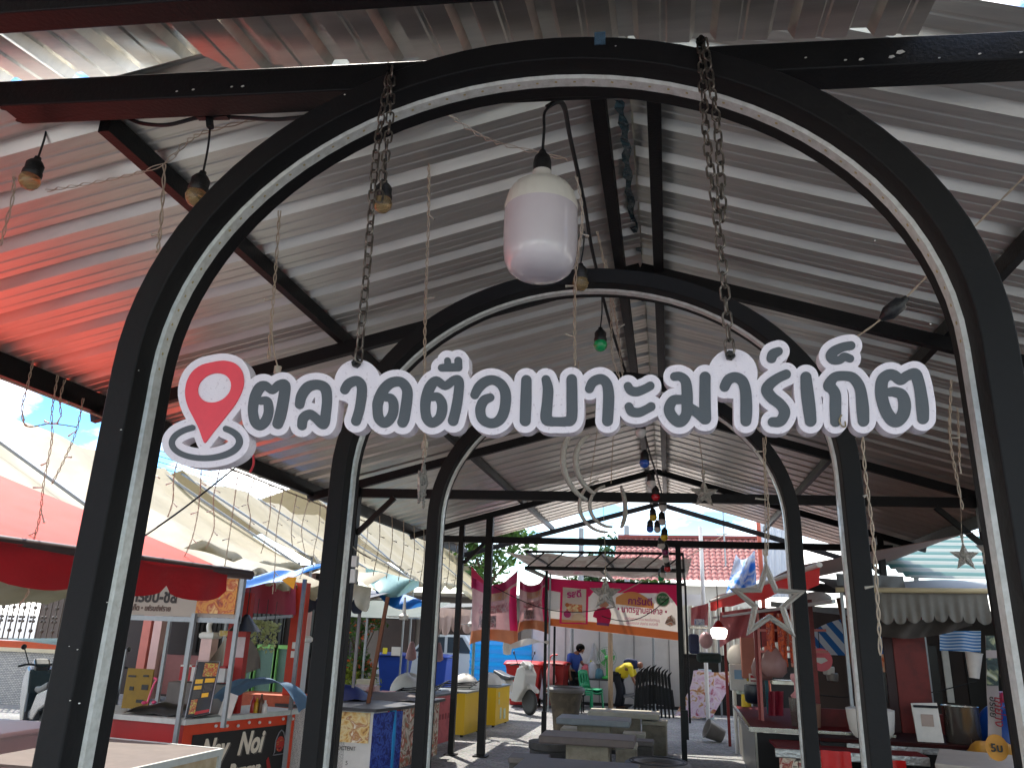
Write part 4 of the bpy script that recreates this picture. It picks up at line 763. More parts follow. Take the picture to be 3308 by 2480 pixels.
for i in range(3):
    x0 = -9.42 + .52 * i; mb = MB()
    for p, q in (((x0, .35), (x0, 1.42)), ((x0 + .5, .35), (x0 + .5, 1.42)), ((x0, .35), (x0 + .5, .35)), ((x0, 1.38), (x0 + .5, 1.38))): mb.bar((p[0], 14.9, p[1]), (q[0], 14.9, q[1]), .08, .08)
    f = mb.build('leaf_frame', gm, gg); MB().box((x0 + .25, 14.95, .87), (.44, .03, 1.0)).build('panel', mat('grey_green_panel', '#5d7a70', .6, 0, .15, 9, stretch=(12, 1, 1)), f, 0)
for i, (x, lb) in enumerate(((-10.05, 'white capped gate pillar left of the green gate'), (-7.75, 'white capped gate pillar right of the green gate'))):
    t = thing('gate_pillar', lb, 'pillar', (x, 14.8, 0), 'gate pillars'); MB().box((x, 14.8, .75), (.28, .28, 1.5)).build('shaft', palep if i == 0 else white_pl, t, 0); MB().lathe([(.22, 1.5), (.26, 1.53), (.26, 1.6), (.2, 1.64)], (x, 14.8, 0), 4, Matrix.Rotation(PI / 4, 3, 'Z')).build('cap', white_pl, t, 0)
orn = thing('squirrel_ornament', 'small white curled figure on top of the left gate pillar', 'ornament', (-10.05, 14.8, 1.64)); MB().tube(catmull([V((-10.08, 14.8, 1.62)), V((-10.12, 14.8, 1.8)), V((-10.02, 14.8, 1.98)), V((-9.95, 14.8, 2.12)), V((-10.04, 14.8, 2.16))], 5), .06, 8).build('body', white_pl, orn, 60)
# breeze block wall with a wrought fence on top
bw = thing('garden_wall', 'pale breeze block garden wall with an orange coping at the far left', 'wall', (-14, 13.4, 0))
def blockmat():
    m = bpy.data.materials.new('breeze_blocks'); m.use_nodes = True; nt = m.node_tree; N = nt.nodes; L = nt.links; b = N['Principled BSDF']; b.inputs['Roughness'].default_value = .9
    tc = N.new('ShaderNodeTexCoord'); mp = N.new('ShaderNodeMapping'); mp.inputs['Rotation'].default_value = (PI / 2, 0, 0); L.new(tc.outputs['Object'], mp.inputs['Vector'])
    br = N.new('ShaderNodeTexBrick'); br.inputs['Color1'].default_value = (.42, .40, .36, 1); br.inputs['Color2'].default_value = (.30, .29, .28, 1); br.inputs['Mortar'].default_value = (.10, .09, .09, 1); br.inputs['Scale'].default_value = 7; br.inputs['Mortar Size'].default_value = .03; L.new(mp.outputs['Vector'], br.inputs['Vector'])
    L.new(br.outputs['Color'], b.inputs['Base Color']); bp = N.new('ShaderNodeBump'); bp.inputs['Strength'].default_value = .5; L.new(br.outputs['Fac'], bp.inputs['Height']); bp.invert = True; L.new(bp.outputs['Normal'], b.inputs['Normal']); return m
MB().box((-14.3, 13.5, .55), (5.2, .16, 1.1)).build('block_face', blockmat(), bw, 0); MB().box((-14.3, 13.47, 1.14), (5.3, .24, .08)).build('coping', mat('cream_coping', '#b8ab90', .8, 0, .08, 4), bw, 0); MB().box((-14.3, 13.47, 1.25), (5.3, .2, .14)).build('orange_band', mat('brick_orange_band', '#a8431e', .8, 0, .1, 5), bw, 0)
fn = thing('wrought_fence', 'ornate pale metal railing with scroll rosettes on the garden wall', 'fence', (-14, 13.45, 1.32)); fmet = mat('aged_silver_rail', '#574e45', .6, .2, .15, 12)
mb = MB()
for z in (1.36, 2.36, 2.46): mb.bar((-16.8, 13.45, z), (-11.9, 13.45, z), .035, .035)
mb.build('rail', fmet, fn); mb = MB(); md = MB()
for k in range(34):
    x = -16.7 + .142 * k; mb.bar((x, 13.45, 1.36), (x, 13.45, 2.44), .022, .022)
    if k % 2: md.sphere((x, 13.45, 2.05), .045, 8); md.sphere((x, 13.45, 1.55), .045, 8); [md.sphere((x + sx * .045, 13.43, 1.80 + sz * .045), .034, 8) for sx in (-1, 1) for sz in (-1, 1)]
mb.add(md.v, md.f); mb.build('bars', fmet, fn, 30)
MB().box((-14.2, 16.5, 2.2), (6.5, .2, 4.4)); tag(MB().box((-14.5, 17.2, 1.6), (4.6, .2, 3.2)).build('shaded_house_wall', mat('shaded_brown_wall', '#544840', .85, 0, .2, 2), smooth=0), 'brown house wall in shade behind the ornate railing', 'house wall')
tq = thing('turquoise_parasol', 'turquoise striped awning edge below the red valance at the far left', 'awning', (-9.2, 9.6, 0)); mb = MB(); mb.grid(lambda a, b: aY(lerp(18, 205, a), lerp(1378, 1372 + 22 * a, b) + 8 * b, 9.6 - .6 * b), 16, 4); mb.build('canopy', stripemat('turquoise_stripes', '#8fc9cc', '#dfe9e6', 5, (0, 6, 8)), tq, 60); MB().bar((-9.35, 9.5, 0), (-9.35, 9.5, 1.5), .03, .03).build('pole', alu, tq); MB().bar((-8.3, 9.5, 0), (-8.3, 9.5, 1.42), .03, .03).build('pole', alu, tq)
# ------------------------------------------------------------------ scooters
def scooter(label, x, y, rz, m, m2=None):
    t = thing('scooter', label, 'scooter', (x, y, 0)); R = Matrix.Rotation(rz, 3, 'Z'); P = lambda a, b, c: V((x, y, 0)) + R @ V((a, b, c)); dk = rubber
    for wx in (-.62, .62):
        Rw = R @ Matrix.Rotation(PI / 2, 3, 'X'); w_ = MB(); w_.lathe([(.20, -.04), (.25, -.045), (.285, -.02), (.285, .02), (.25, .045), (.20, .04)], P(wx, 0, .285), 28, Rw); ty = w_.build('wheel', rubber, t, 50); MB().lathe([(.02, -.03), (.19, -.02), (.2, 0), (.19, .02), (.02, .03)], P(wx, 0, .285), 20, Rw).build('rim', chrome, ty)
    def panel(pts, wd, nm, mm, bev=.03):
        MB().prism([P(a, -wd / 2, c) for a, c in pts], R @ V((0, wd, 0))).build(nm, mm, t, 0, bevel=bev)
    panel([(-.95, .62), (-.55, .50), (-.30, .34), (.18, .30), (.22, .42), (-.05, .48), (-.25, .72), (-.85, .84)], .26, 'rear_body', m); panel([(.08, .28), (.30, .27), (.60, .60), (.66, .92), (.50, 1.10), (.30, 1.04), (.16, .70), (.12, .42)], .36, 'leg_shield', m2 or m)
    panel([(.40, .52), (.72, .60), (.92, .50), (.90, .58), (.70, .70), (.42, .70)], .16, 'front_mudguard', m); panel([(-.80, .84), (-.30, .72), (-.02, .74), (-.06, .82), (-.34, .84), (-.78, .94)], .26, 'seat', mat('black_seat', '#18181a', .5, 0, .1, 9)); panel([(.30, 1.0), (.52, .98), (.62, 1.12), (.44, 1.22), (.30, 1.12)], .24, 'head_cowl', m)
    MB().tube([P(.44, 0, 1.05), P(.62, 0, .285)], .03, 8).build('fork', chrome, t)
    mb = MB(); mb.tube(catmull([P(.28, -.36, 1.10), P(.34, -.2, 1.13), P(.40, 0, 1.10), P(.34, .2, 1.13), P(.28, .36, 1.10)], 4), .017, 8); mb.build('handlebar', rubber, t)
    for s in (-1, 1):
        mb = MB(); mb.tube([P(.36, s * .2, 1.14), P(.36, s * .3, 1.36)], .009, 6); k = mb.build('mirror_stem', rubber, t); MB().sphere(P(.36, s * .32, 1.40), .06, 12, (.35, 1, .75)).build('mirror', mat('black_mirror_shell', '#141416', .3, 0, .1, 9), t, 80)
    MB().sphere(P(.60, 0, 1.08), .075, 12, (.6, 1, .8)).build('headlight', mat('headlight_lens', '#cfd6d8', .1, 0, .05, 4, coat=.5), t, 80); MB().box(P(-.96, 0, .68), (.04, .16, .08), rz).build('tail_light', mat('tail_red', '#b01a1a', .3, 0, .05, 4), t, 0); MB().tube([P(-.9, -.16, .34), P(-.4, -.16, .30)], .045, 10).build('exhaust', chrome, t)
    return t
scooter('white scooter parked in front of the red bins', -3.3, 17.6, -.75, mat('white_scooter_paint', '#b5b3ae', .3, 0, .04, 4, coat=.5), mat('white_scooter_paint'  , '#cfcdc8'))
scooter('dark motor scooter at the far left edge under the red awning, left one', -9.55, 9.3, 2.5, mat('black_scooter_paint', '#1c2226', .25, 0, .1, 4, coat=.6), mat('slate_scooter_panel', '#2c373d', .25, 0, .05, 4, coat=.5))
scooter('dark motor scooter with a blue front, right one of the far left pair', -8.65, 9.5, 2.2, mat('black_scooter_paint', '#1c2226'), mat('blue_scooter_panel', '#1b3f86', .3, 0, .05, 4))
# ------------------------------------------------------------------ concrete tables, stools, planters in the lane
conc = mat('weathered_concrete', '#8b8270', .85, 0, .16, 7, .25, 40, col2='#746b5a', thr=(.45, .7)); conc_d = mat('dark_concrete', '#57534d', .85, 0, .2, 6, .25, 40, col2='#45423e', thr=(.4, .65)); conc_l = mat('pale_concrete', '#b0a896', .85, 0, .12, 6, .2, 40)
stone_top = mat('grey_stone_top', '#6d655e', .6, 0, .14, 9, .1, 40)
def table(label, xc, y, L, W, h, mt):
    t = thing('stone_table', label, 'table', (xc, y, 0), 'stone tables in the lane'); MB().box((xc, y, h - .045), (L, W, .09)).build('tabletop', mt, t, 0, bevel=.018)
    MB().box((xc, y, (h - .09) / 2), (L * .45, W * .5, h - .09)).build('pedestal', conc, t, 0, bevel=.01); MB().box((xc, y, .03), (L * .6, W * .7, .06)).build('base', conc_d, t, 0, bevel=.01)
table('nearest grey stone table, cut by the bottom edge of the photo', -.42, 5.7, 1.15, .78, .72, stone_top)
table('brownish stone table with a tan pedestal, second from the camera', -.55, 8.05, 1.16, .62, .72, mat('brown_stone_top', '#625650', .6, 0, .14, 9, .1, 40))
table('dark edged stone table in front of the sunlit one', -.68, 10.35, 1.1, .62, .70, mat('cool_stone_top', '#7a7d7d', .5, 0, .12, 9))
table('sunlit white-topped stone table, farthest of the lane tables', -.32, 12.1, 1.2, .66, .66, conc_l)  # sunlight on this top is put into its paler colour
def stool(label, x, y, w_, d, h, m, rz=0.):
    t = thing('concrete_stool', label, 'stool', (x, y, 0), 'concrete block stools'); MB().box((x, y, (h - .07) / 2), (w_ * .94, d * .94, h - .07), rz).build('block', m, t, 0, bevel=.012); MB().box((x, y, h - .035), (w_, d, .07), rz).build('seat_slab', conc_l if m is conc else stone_top, t, 0, bevel=.015)  # tan stools get a paler slab, sunlight on the seat put into colour
stool('dark square stool at the bottom left of the lane tables', -1.31, 8.2, .50, .42, .42, conc_d, .06)
stool('tan square stool between the round planter and the dark table', -1.12, 11.5, .42, .40, .42, conc)
stool('tan block stool right of the dark edged table', -.12, 11.3, .36, .36, .42, conc)
stool('small tan stool just behind the brown stone table on its right', -.18, 10.0, .32, .34, .42, conc)
stool('tall tan block stool standing alone on the right of the tables', .19, 12.2, .43, .36, .53, conc, -.05)
stool('lower grey-topped block stool in front of the tall tan one', -.02, 10.6, .44, .34, .40, conc_d, -.04)
dr = thing('drum_stool', 'dark round concrete drum left of the brown stone table', 'stool', (-1.14, 9.0, 0)); MB().lathe([(.30, 0), (.31, .03), (.30, .40), (.32, .42), (.32, .50), (.001, .50)], (-1.14, 9.0, 0), 28).build('body', conc_d, dr, 40)
def planter(label, x, y, h, r):
    t = thing('round_planter', label, 'planter', (x, y, 0), 'round tyre-rimmed planters'); MB().lathe([(r * .62, 0), (r * .66, .05), (r * .72, h * .4), (r * .95, h * .9), (r, h * .93)], (x, y, 0), 32).build('pot', mat('mossy_pot', '#4d453a', .8, 0, .25, 5, .3, 20, col2='#6e6452', thr=(.45, .7)), t, 50)
    MB().lathe([(r * .9, h * .90), (r * 1.06, h * .92), (r * 1.08, h * .97), (r * .98, h * 1.02), (r * .74, h * 1.03), (r * .66, h * .99), (r * .6, h * .93), (.001, h * .92)], (x, y, 0), 36).build('rim', mat('tyre_rim', '#5e5b58', .5, 0, .1, 9), t, 50)
    mb = MB(); [mb.tube([V((x + r * k * math.cos(a), y + r * k * math.sin(a), h * 1.025)) for a in np.linspace(0, 2 * PI, 41)[:-1]], .012, 5, closed=True) for k in (.82, .92)]; mb.build('tread_ring', rubber, t)
planter('tall round planter with a sunlit rim on the left behind the tables', -1.62, 14.3, .84, .37)
planter('black round planter at the bottom right of the lane tables', .30, 8.2, .44, .38)
bk = thing('bucket', 'grey bucket tipped on its side on the gravel right of the lane', 'bucket', (1.26, 14.3, 0)); Rb = Matrix.Rotation(-1.15, 3, 'Y') @ Matrix.Rotation(.2, 3, 'X')
MB().lathe([(.001, -.16), (.13, -.16), (.135, -.15), (.18, .16), (.19, .17), (.18, .18), (.16, .16), (.12, -.14), (.001, -.14)], (1.30, 14.3, .175), 28, Rb).build('shell', mat('grey_bucket_plastic', '#7c776f', .5, 0, .1, 6), bk, 40)
# ------------------------------------------------------------------ partition wall, blue sheeting, poles
pw = thing('partition_wall', 'grey white panel wall behind the two people', 'partition wall', (-1.2, 20.7, 0)); pwm = mat('grey_white_panel', '#cbc6c1', .7, 0, .04, 1.5, col2='#bfbab5', thr=(.5, .7))
for i in range(5):
    x = -3.4 + .97 * i; MB().box((x + .47, 20.7, 1.55), (.955, .08, 3.0)).build('panel', pwm, pw, 0)
mb = MB(); [mb.box((-3.41 + .97 * i, 20.655, 1.55), (.03, .02, 3.0)) for i in range(6)]; mb.build('joint_strips', mat('joint_grey', '#8d8987', .6, 0, .1, 9), pw, 0)
MB().box((-1.0, 20.66, .04), (4.9, .05, .08)).build('skirting', mat('dark_skirting', '#2d2b2b', .7, 0, .1, 5), pw, 0)
for x, z in ((-1.55, 2.05), (-.12, 2.12), (.45, 2.15)): MB().box((x, 20.65, z), (.04, .02, .16 if x > -1 else .1)).build('hook', rubber, pw, 0)
bf = MB(); bf.grid(lambda a, b: V((lerp(-5.15, -3.35, a), 20.3, lerp(.2, 1.62, b)) ) + V((0, .03 * math.sin(b * 40), 0)), 6, 60); tag(bf.build('blue_sheet_fence', mat('bright_blue_sheeting', '#1590d8', .5, 0, .12, 3, sss=.2, stretch=(.3, 1, 6)), smooth=60), 'bright blue ribbed sheeting fence left of the grey white wall', 'fence')
def pole(label, x, y, h, r, m, nm='pole'): tag(MB().tube([V((x, y, 0)), V((x, y, h))], r, 10).build(nm, m), label, 'pole')
tpole = thing('tent_leg', 'black telescopic tent leg with a sleeve, left of the stone tables', 'pole', (-1.83, 12.8, 0)); MB().bar((-1.83, 12.8, 0), (-1.83, 12.8, 3.05), .05, .05).build('tube', black, tpole); MB().bar((-1.83, 12.8, .02), (-1.83, 12.8, .52), .085, .085).build('sleeve', black, tpole)
MB().bar((-1.76, 12.82, .5), (-1.76, 12.82, 3.0), .03, .03).build('light_strip', alu, tpole)
pole('thin grey steel pole beside the man in blue', -2.16, 19.9, 2.9, .045, alu); pole('rough bamboo prop pole in front of the woman in yellow', -1.07, 19.4, 2.9, .065, mat('bamboo', '#a58a6c', .7, 0, .2, 6, stretch=(1, 1, .3)), 'bamboo_pole'); pole('thin grey pole right of the woman, before the folded chairs', .05, 19.9, 2.9, .035, alu); pole('pale pole with a shade post left of the white scooter', -4.0, 16.0, 2.2, .035, mat('pale_teal_pole', '#8fb5b8', .5, 0, .1, 6))
tag(MB().box((.66 + .02, 10.86, .62), (.11, .10, .42)).build('pole_sleeve', black, bevel=.004), 'thick black sleeve around the slim centre post', 'sleeve')
# ------------------------------------------------------------------ banner tent with printed banners
bt = thing('banner_tent', 'flat black framed tent roof behind the far tie beam, with pink and white cloth', 'tent', (-.7, 14, 0))
zt = 3.12
for a, b in (((-2.3, 13.1), (.78, 13.1)), ((-2.3, 17.4), (.9, 17.4)), ((-2.3, 13.1), (-2.3, 17.4)), ((.78, 13.1), (.9, 17.4)), ((-.8, 13.1), (-.8, 17.4))): MB().bar((*a, zt), (*b, zt), .05, .07).build('roof_bar', black, bt); MB().bar((*a, zt + .32), (*b, zt + .32), .04, .05).build('upper_bar', black, bt)
for i in range(9): MB().bar((-2.3 + .385 * i, 13.1, zt), (-2.3 + .385 * i + (.385 if i < 8 else 0), 13.1, zt + .32), .025, .025).build('web_bar', black, bt)
pkr = patchmat('pink_white_roof_cloth', ['#d3ccc2', '#dcd6cc', '#b9a89c', '#d3cac0', '#c47a80'], 2.2, .7, 4, (1, .5, 1))
mb = MB(); mb.grid(lambda a, b: V((lerp(-2.9, 1.0, a), lerp(13.6 + .9 * a, 20.4, b), zt + .36 - .05 * math.sin(PI * 4 * a) ** 2 + .02 * math.sin(9 * b))), 30, 16); mb.build('roof_cloth', pkr, bt, 60)
for p in ((-2.3, 17.4), (.9, 17.4)): MB().bar((*p, 0), (*p, zt), .05, .05).build('leg', black, bt)
bn_ = thing('food_banner', 'pink, orange and white printed food banner stretched between the posts', 'banner', (-.55, 12.9, 1.9))
Y0 = 12.9
TL, TR, BR_, BL_ = aY(1183, 1247, Y0), aY(1472, 1263, Y0), aY(1472, 1384, Y0), aY(1180, 1350, Y0)
def bpt(u, v, o=0.): 
    p = TL.lerp(TR, u).lerp(BL_.lerp(BR_, u), v); return p + V((0, .02 * math.sin(7 * u + 2 * v) + .012 * math.sin(19 * u - 4 * v) - o, -.03 * math.sin(PI * u) * (1 - v)))
def bgrid(u0, u1, v0, v1, o, nm, m, par, nu=12, nv=8, top=None, bot=None):
    def fn(a, b):
        u = lerp(u0, u1, a); va = top(a) if top else v0; vb = bot(a) if bot else v1; return bpt(u, lerp(va, vb, b), o)
    mb = MB(); mb.grid(fn, nu, nv); return mb.build(nm, m, par, 60)
pinkb = mat('hot_pink_print', '#ee1f6c', .6, 0, .05, 3, sss=.3); whiteb = mat('banner_white', '#e8ded4', .6, 0, .06, 3, col2='#dccdc0', thr=(.4, .7), sss=.3); orangeb = mat('banner_orange', '#f0aa68', .6, 0, .08, 3, sss=.3); orange2 = mat('banner_deep_orange', '#d8763c', .6, 0, .06, 3, sss=.3)
bgrid(0, 1, 0, 1, 0, 'cloth', whiteb, bn_, 40, 20)
bgrid(0, 1, 0, .2, .004, 'pink_field', pinkb, bn_, 40, 8, lambda a: 0, lambda a: .26 - .12 * a + .10 * math.sin(PI * a * 1.2) * (a < .35) + (.5 * max(0, a - .82) / .18 * (.18 + .6 * (a > .9) * (a - .9) / .1)) )
bgrid(.52, .80, .17, .4, .006, 'orange_hill', orangeb, bn_, 20, 8, lambda a: .40 - .24 * math.sin(PI * (a * .8 + .15)), lambda a: .42 + .04 * a)
bgrid(0, 1, .82, 1, .005, 'orange_band', orange2, bn_, 40, 5, lambda a: .85 - .03 * math.sin(PI * a), lambda a: .995)
fr = bgrid(.10, .315, .12, .90, .008, 'pack_border', pinkb, bn_, 10, 8, lambda a: .13 - .02 * a, lambda a: .93 - .05 * a)
bgrid(.118, .298, .17, .86, .011, 'pack_field', mat('pack_cream', '#eadfd0', .6, 0, .05, 3, sss=.25), bn_, 10, 8); bgrid(.15, .27, .50, .66, .014, 'pack_food', patchmat('pack_food_print', ['#e8a33a', '#d2552a', '#efd9a0', '#d9884a'], 9), bn_, 8, 4); bgrid(.19, .30, .68, .82, .014, 'pack_meat', mat('pack_pale_meat', '#e6c3a0', .6, 0, .12, 9), bn_, 8, 4, lambda a: .80 - .12 * math.sin(PI * a) ** .5, lambda a: .82 + .02 * a); bgrid(.118, .298, .80, .90, .0145, 'pack_strip', orangeb, bn_, 8, 3, lambda a: .84 - .02 * a, lambda a: .90 - .05 * a)
def bcirc(u, v, r, o, nm, m, par=bn_, sq=1.): 
    asp = (TR - TL).length; return MB().prism([bpt(u + r * math.cos(a) / asp, v + sq * r * math.sin(a) / .95, o) for a in np.linspace(0, 2 * PI, 29)[:-1]], (0, -.002, 0)).build(nm, m, par, 0)
bcirc(.158, .72, .07, .016, 'round_mark', mat('plum_pink', '#c23070', .6, 0, .05, 9)); bcirc(.155, .53, .04, .016, 'orange_mark', orange2)
bcirc(.865, .275, .135, .008, 'badge_edge', whiteb); bcirc(.865, .275, .115, .011, 'halal_badge', mat('badge_green', '#3f7f4f', .6, 0, .06, 9)); 
up_ = (TL - BL_).normalized(); rt_ = (TR - TL).normalized()
text('ฮาลาล', bpt(.865, .255, .02), rt_, up_, .075, whiteb, 'lettering', bn_, align='CENTER'); text('ไทย', bpt(.865, .33, .02), rt_, up_, .06, whiteb, 'lettering', bn_, align='CENTER')
plum = mat('plum_letter', '#a8327a', .6, 0, .05, 9); pinkl = mat('pink_letter', '#cf2f6a', .6, 0, .05, 9)
text('รสดี', bpt(.21, .355, .025), rt_ + up_ * .12, up_, .17, mat('magenta_letter', '#cf3a86', .6, 0, .05, 9), 'lettering', bn_, bold=.006, align='CENTER', depth=.004)
text('การันตี', bpt(.70, .40, .02), rt_, up_, .17, plum, 'lettering', bn_, bold=.004, align='CENTER'); text('• มาตรฐานฮาลาล •', bpt(.715, .56, .022), rt_, up_, .155, pinkl, 'lettering', bn_, bold=.004, align='CENTER', xs=.8)
text('รสอร่อยกลมกล่อม หอมมันทุกเมนู', bpt(.715, .70, .02), rt_, up_, .07, pinkl, 'lettering', bn_, align='CENTER', xs=.7); text('อร่อยครบรส ปรุงง่าย สะดวกใช้', bpt(.715, .78, .02), rt_, up_, .07, pinkl, 'lettering', bn_, align='CENTER', xs=.7)
# printed woman in pink on the banner: flat shapes of the print
def bpoly(pts, o, nm, m): MB().prism([bpt(u, v, o) for u, v in pts], (0, -.002, 0)).build(nm, m, bn_, 0)
bpoly([(.36, .62), (.385, .55), (.43, .50), (.475, .53), (.49, .62), (.487, .74), (.475, .84), (.385, .84), (.38, .74), (.352, .72)], .009, 'printed_dress', mat('printed_pink_dress', '#d81a5c', .6, 0, .08, 5, sss=.3)); bpoly([(.385, .82), (.475, .82), (.475, .87), (.382, .87)], .012, 'printed_belt', mat('printed_purple', '#7d2f6a', .6, 0, .08, 5))
bpoly([(.385, .36), (.41, .30), (.455, .34), (.47, .46), (.44, .53), (.40, .50)], .007, 'printed_head', mat('printed_peach', '#dba588', .6, 0, .1, 5, sss=.3))
bpoly([(.88, .72), (.90, .60), (.93, .55), (.955, .62), (.96, .72), (.92, .76)], .008, 'printed_dish', patchmat('printed_dish', ['#e0a27a', '#8a5a44', '#d9cdbf', '#d87a4a'], 8))
def cloth_strip(label, x0, x1, y, z0, z1, seed, wv):
    rnd = random.Random(seed); t = thing('banner_cloth', label, 'banner', (x0, y, z0), 'gathered pink banner cloths')
    f = lambda a, b: V((lerp(x0, x1, a) + .06 * math.sin(3 * b + 5 * a) * b, y + wv * math.sin(9 * a + 2 * b + seed) + .04 * math.sin(21 * a - 3 * b), lerp(z1 - .28 * math.sin(PI * a) * (1 - .2 * seed % 1) - .15 * (1 - a), z0 + .1 * math.sin(PI * a), b)))
    def part(u0, u1, v0, v1, nm, m, o=0.):
        mb = MB(); mb.grid(lambda a, b: f(lerp(u0, u1, a), lerp(v0, v1, b)) + V((0, -o, 0)), 14, 12); mb.build(nm, m, t, 60)
    part(0, 1, 0, 1, 'cloth', mat('gathered_pink_white', '#c08f8f', .65, 0, .15, 4, col2='#cdb3a8', thr=(.35, .65), sss=.35))
    part(0, 1, 0, .16, 'pink_top', mat('wine_pink_print', '#c0356a', .6, 0, .1, 4, sss=.3), .006); part(.86, 1, .2, .8, 'pink_edge', pinkb, .006); part(0, 1, .80, 1, 'orange_foot', mat('muted_orange_print', '#d38a5e', .6, 0, .1, 4, sss=.3), .006); part(.15, .85, .38, .52, 'red_print', patchmat('muted_red_print', ['#c59a96', '#b5485a', '#cbaaa4', '#a8606a', '#c9a8a0'], 9), .008); part(.3, .8, .16, .30, 'orange_print', patchmat('muted_orange_cloth', ['#d09a6a', '#c8a090', '#d8a878'], 5), .008); part(.2, .6, .56, .76, 'grey_print', patchmat('muted_grey_print', ['#c4a09c', '#7a666a', '#c8aca6', '#b5606c'], 8), .008)
cloth_strip('gathered pink and white banner cloth between the far black posts', -3.35, -2.42, 12.9, 1.62, 3.06, 1, .07); cloth_strip('gathered pink and orange banner cloth just left of the big food banner', -2.40, -1.82, 12.95, 1.86, 3.02, 2, .08)
mb = MB(); mb.grid(lambda a, b: aY(lerp(1100, 1186, a), lerp(1392 - 14 * math.sin(PI * a), 1402 - 20 * a, b), 12.6) + V((0, .1 * math.sin(6 * a), 0)), 12, 4); tag(mb.build('white_banner_tail', whiteb, smooth=60), 'twisted white and pink tail of the banner cloth', 'banner')
pt = MB(); pt.prism([aY(1018, 1222, 13.4), aY(1048, 1257, 13.4), aY(1018, 1272, 13.4)], (0, .015, 0)); tag(pt.build('pink_flag', mat('crimson_flag', '#b51a4a', .6, 0, .1, 6, sss=.3), smooth=0), 'small crimson triangular flag at the left end of the banners', 'flag')
lm = thing('lamp_shade_post', 'small ribbed white lantern on a thin pale pole left of the white scooter', 'lantern', (-4.0, 16, 2.2)); q = aY(1096, 1398, 16); MB().lathe([(.03, -.16), (.09, -.14), (.11, 0), (.10, .14), (.04, .17), (.001, .18)], q, 16).build('shade', white_pl, lm, 50)
# tile roofed house behind
th = thing('tile_roof_house', 'house with a red brown tiled roof far behind the banner tent', 'house', (1.2, 27, 0))
def tilemat():
    m = bpy.data.materials.new('red_roof_tiles'); m.use_nodes = True; nt = m.node_tree; N = nt.nodes; L = nt.links; b = N['Principled BSDF']; b.inputs['Roughness'].default_value = .75
    tc = N.new('ShaderNodeTexCoord'); wv = N.new('ShaderNodeTexBrick'); wv.inputs['Color1'].default_value = (.30, .10, .085, 1); wv.inputs['Color2'].default_value = (.36, .13, .11, 1); wv.inputs['Mortar'].default_value = (.12, .05, .05, 1); wv.inputs['Scale'].default_value = 2.4; wv.inputs['Mortar Size'].default_value = .035; wv.inputs['Brick Width'].default_value = .55; wv.inputs['Row Height'].default_value = .42; L.new(tc.outputs['Object'], wv.inputs['Vector']); L.new(wv.outputs['Color'], b.inputs['Base Color'])
    bp = N.new('ShaderNodeBump'); bp.inputs['Strength'].default_value = .9; bp.inputs['Distance'].default_value = .1; bp.invert = True; L.new(wv.outputs['Fac'], bp.inputs['Height']); L.new(bp.outputs['Normal'], b.inputs['Normal']); return m
a0, a1, a2, a3 = aY(1318, 1252, 25.5), aY(1660, 1256, 25.5), aY(1640, 1163, 28), aY(1335, 1160, 28)
mb = MB(); mb.grid(lambda u, v: a0.lerp(a1, u).lerp(a3.lerp(a2, u), v) + V((0, 0, .045 * abs(math.sin(PI * 26 * u)) - .05 * ((v * 12) % 1))), 130, 60); mb.build('tiled_roof', tilemat(), th, 0)
MB().bar(a3 + V((0, 0, .04)), a2 + V((0, 0, .04)), .2, .1).build('ridge', mat('ridge_tile', '#7a3a34', .8, 0, .1, 4), th); MB().box(((a0.x + a1.x) / 2, 26.2, (a0.z - .1) / 2), (a1.x - a0.x - .6, .3, a0.z - .1)).build('wall', mat('pale_house_wall', '#b9b3a6', .8, 0, .06, 2), th, 0); MB().box((-.3, 25.98, a0.z - .75), (1.1, .1, 1.0)).build('gable_patch', mat('brown_wall_patch', '#6f4038', .8, 0, .1, 3), th, 0)
for i, (x, h) in enumerate(((1255, 1140), (1355, 1135))):
    b_ = aY(x, 1260, 34); tag(MB().tube([V((b_.x, 34, 0)), V((b_.x, 34, aY(x, h, 34).z))], .12, 8).build('utility_pole', mat('grey_concrete_pole', '#8d9092', .8, 0, .1, 5)), ('left of the two grey utility poles behind the gable', 'right of the two grey utility poles, near the tiled roof')[i], 'utility pole', 'utility poles')
# overhead wires
mb = MB()
for k in range(6):
    p, q = aY(300, 960 + 12 * k, 30), aY(1010, 1105 + 14 * k, 30); mb.tube([p.lerp(q, i / 10) - V((0, 0, .4 * math.sin(PI * i / 10))) for i in range(11)], .022, 4)
tag(mb.build('overhead_wires', rubber), 'bundle of thin overhead wires against the sky at the left', 'wires')
# antenna on the tiled roof
an = thing('roof_antenna', 'small metal aerial standing on the tiled roof', 'aerial', aY(1565, 1200, 26)); q = aY(1565, 1172, 26); MB().tube([q - V((0, 0, .8)), q + V((0, 0, 1.1))], .03, 6).build('mast', alu, an); mb = MB(); [mb.bar(q + V((-.25, 0, .3 + .45 * k)), q + V((.3, 0, .3 + .45 * k)), .03, .03) for k in range(2)]; mb.build('arms', alu, an)
pole('orange red steel pole rising past the tiled roof', *[aY(1645, 1240, 16.5)[i] for i in (0, 1)], 4.9, .05, mat('orange_steel', '#b5533a', .5, 0, .1, 5)); pole('thin white pipe pole in front of the tiled roof', *[aY(1517, 1240, 18)[i] for i in (0, 1)], 4.6, .05, white_pl)
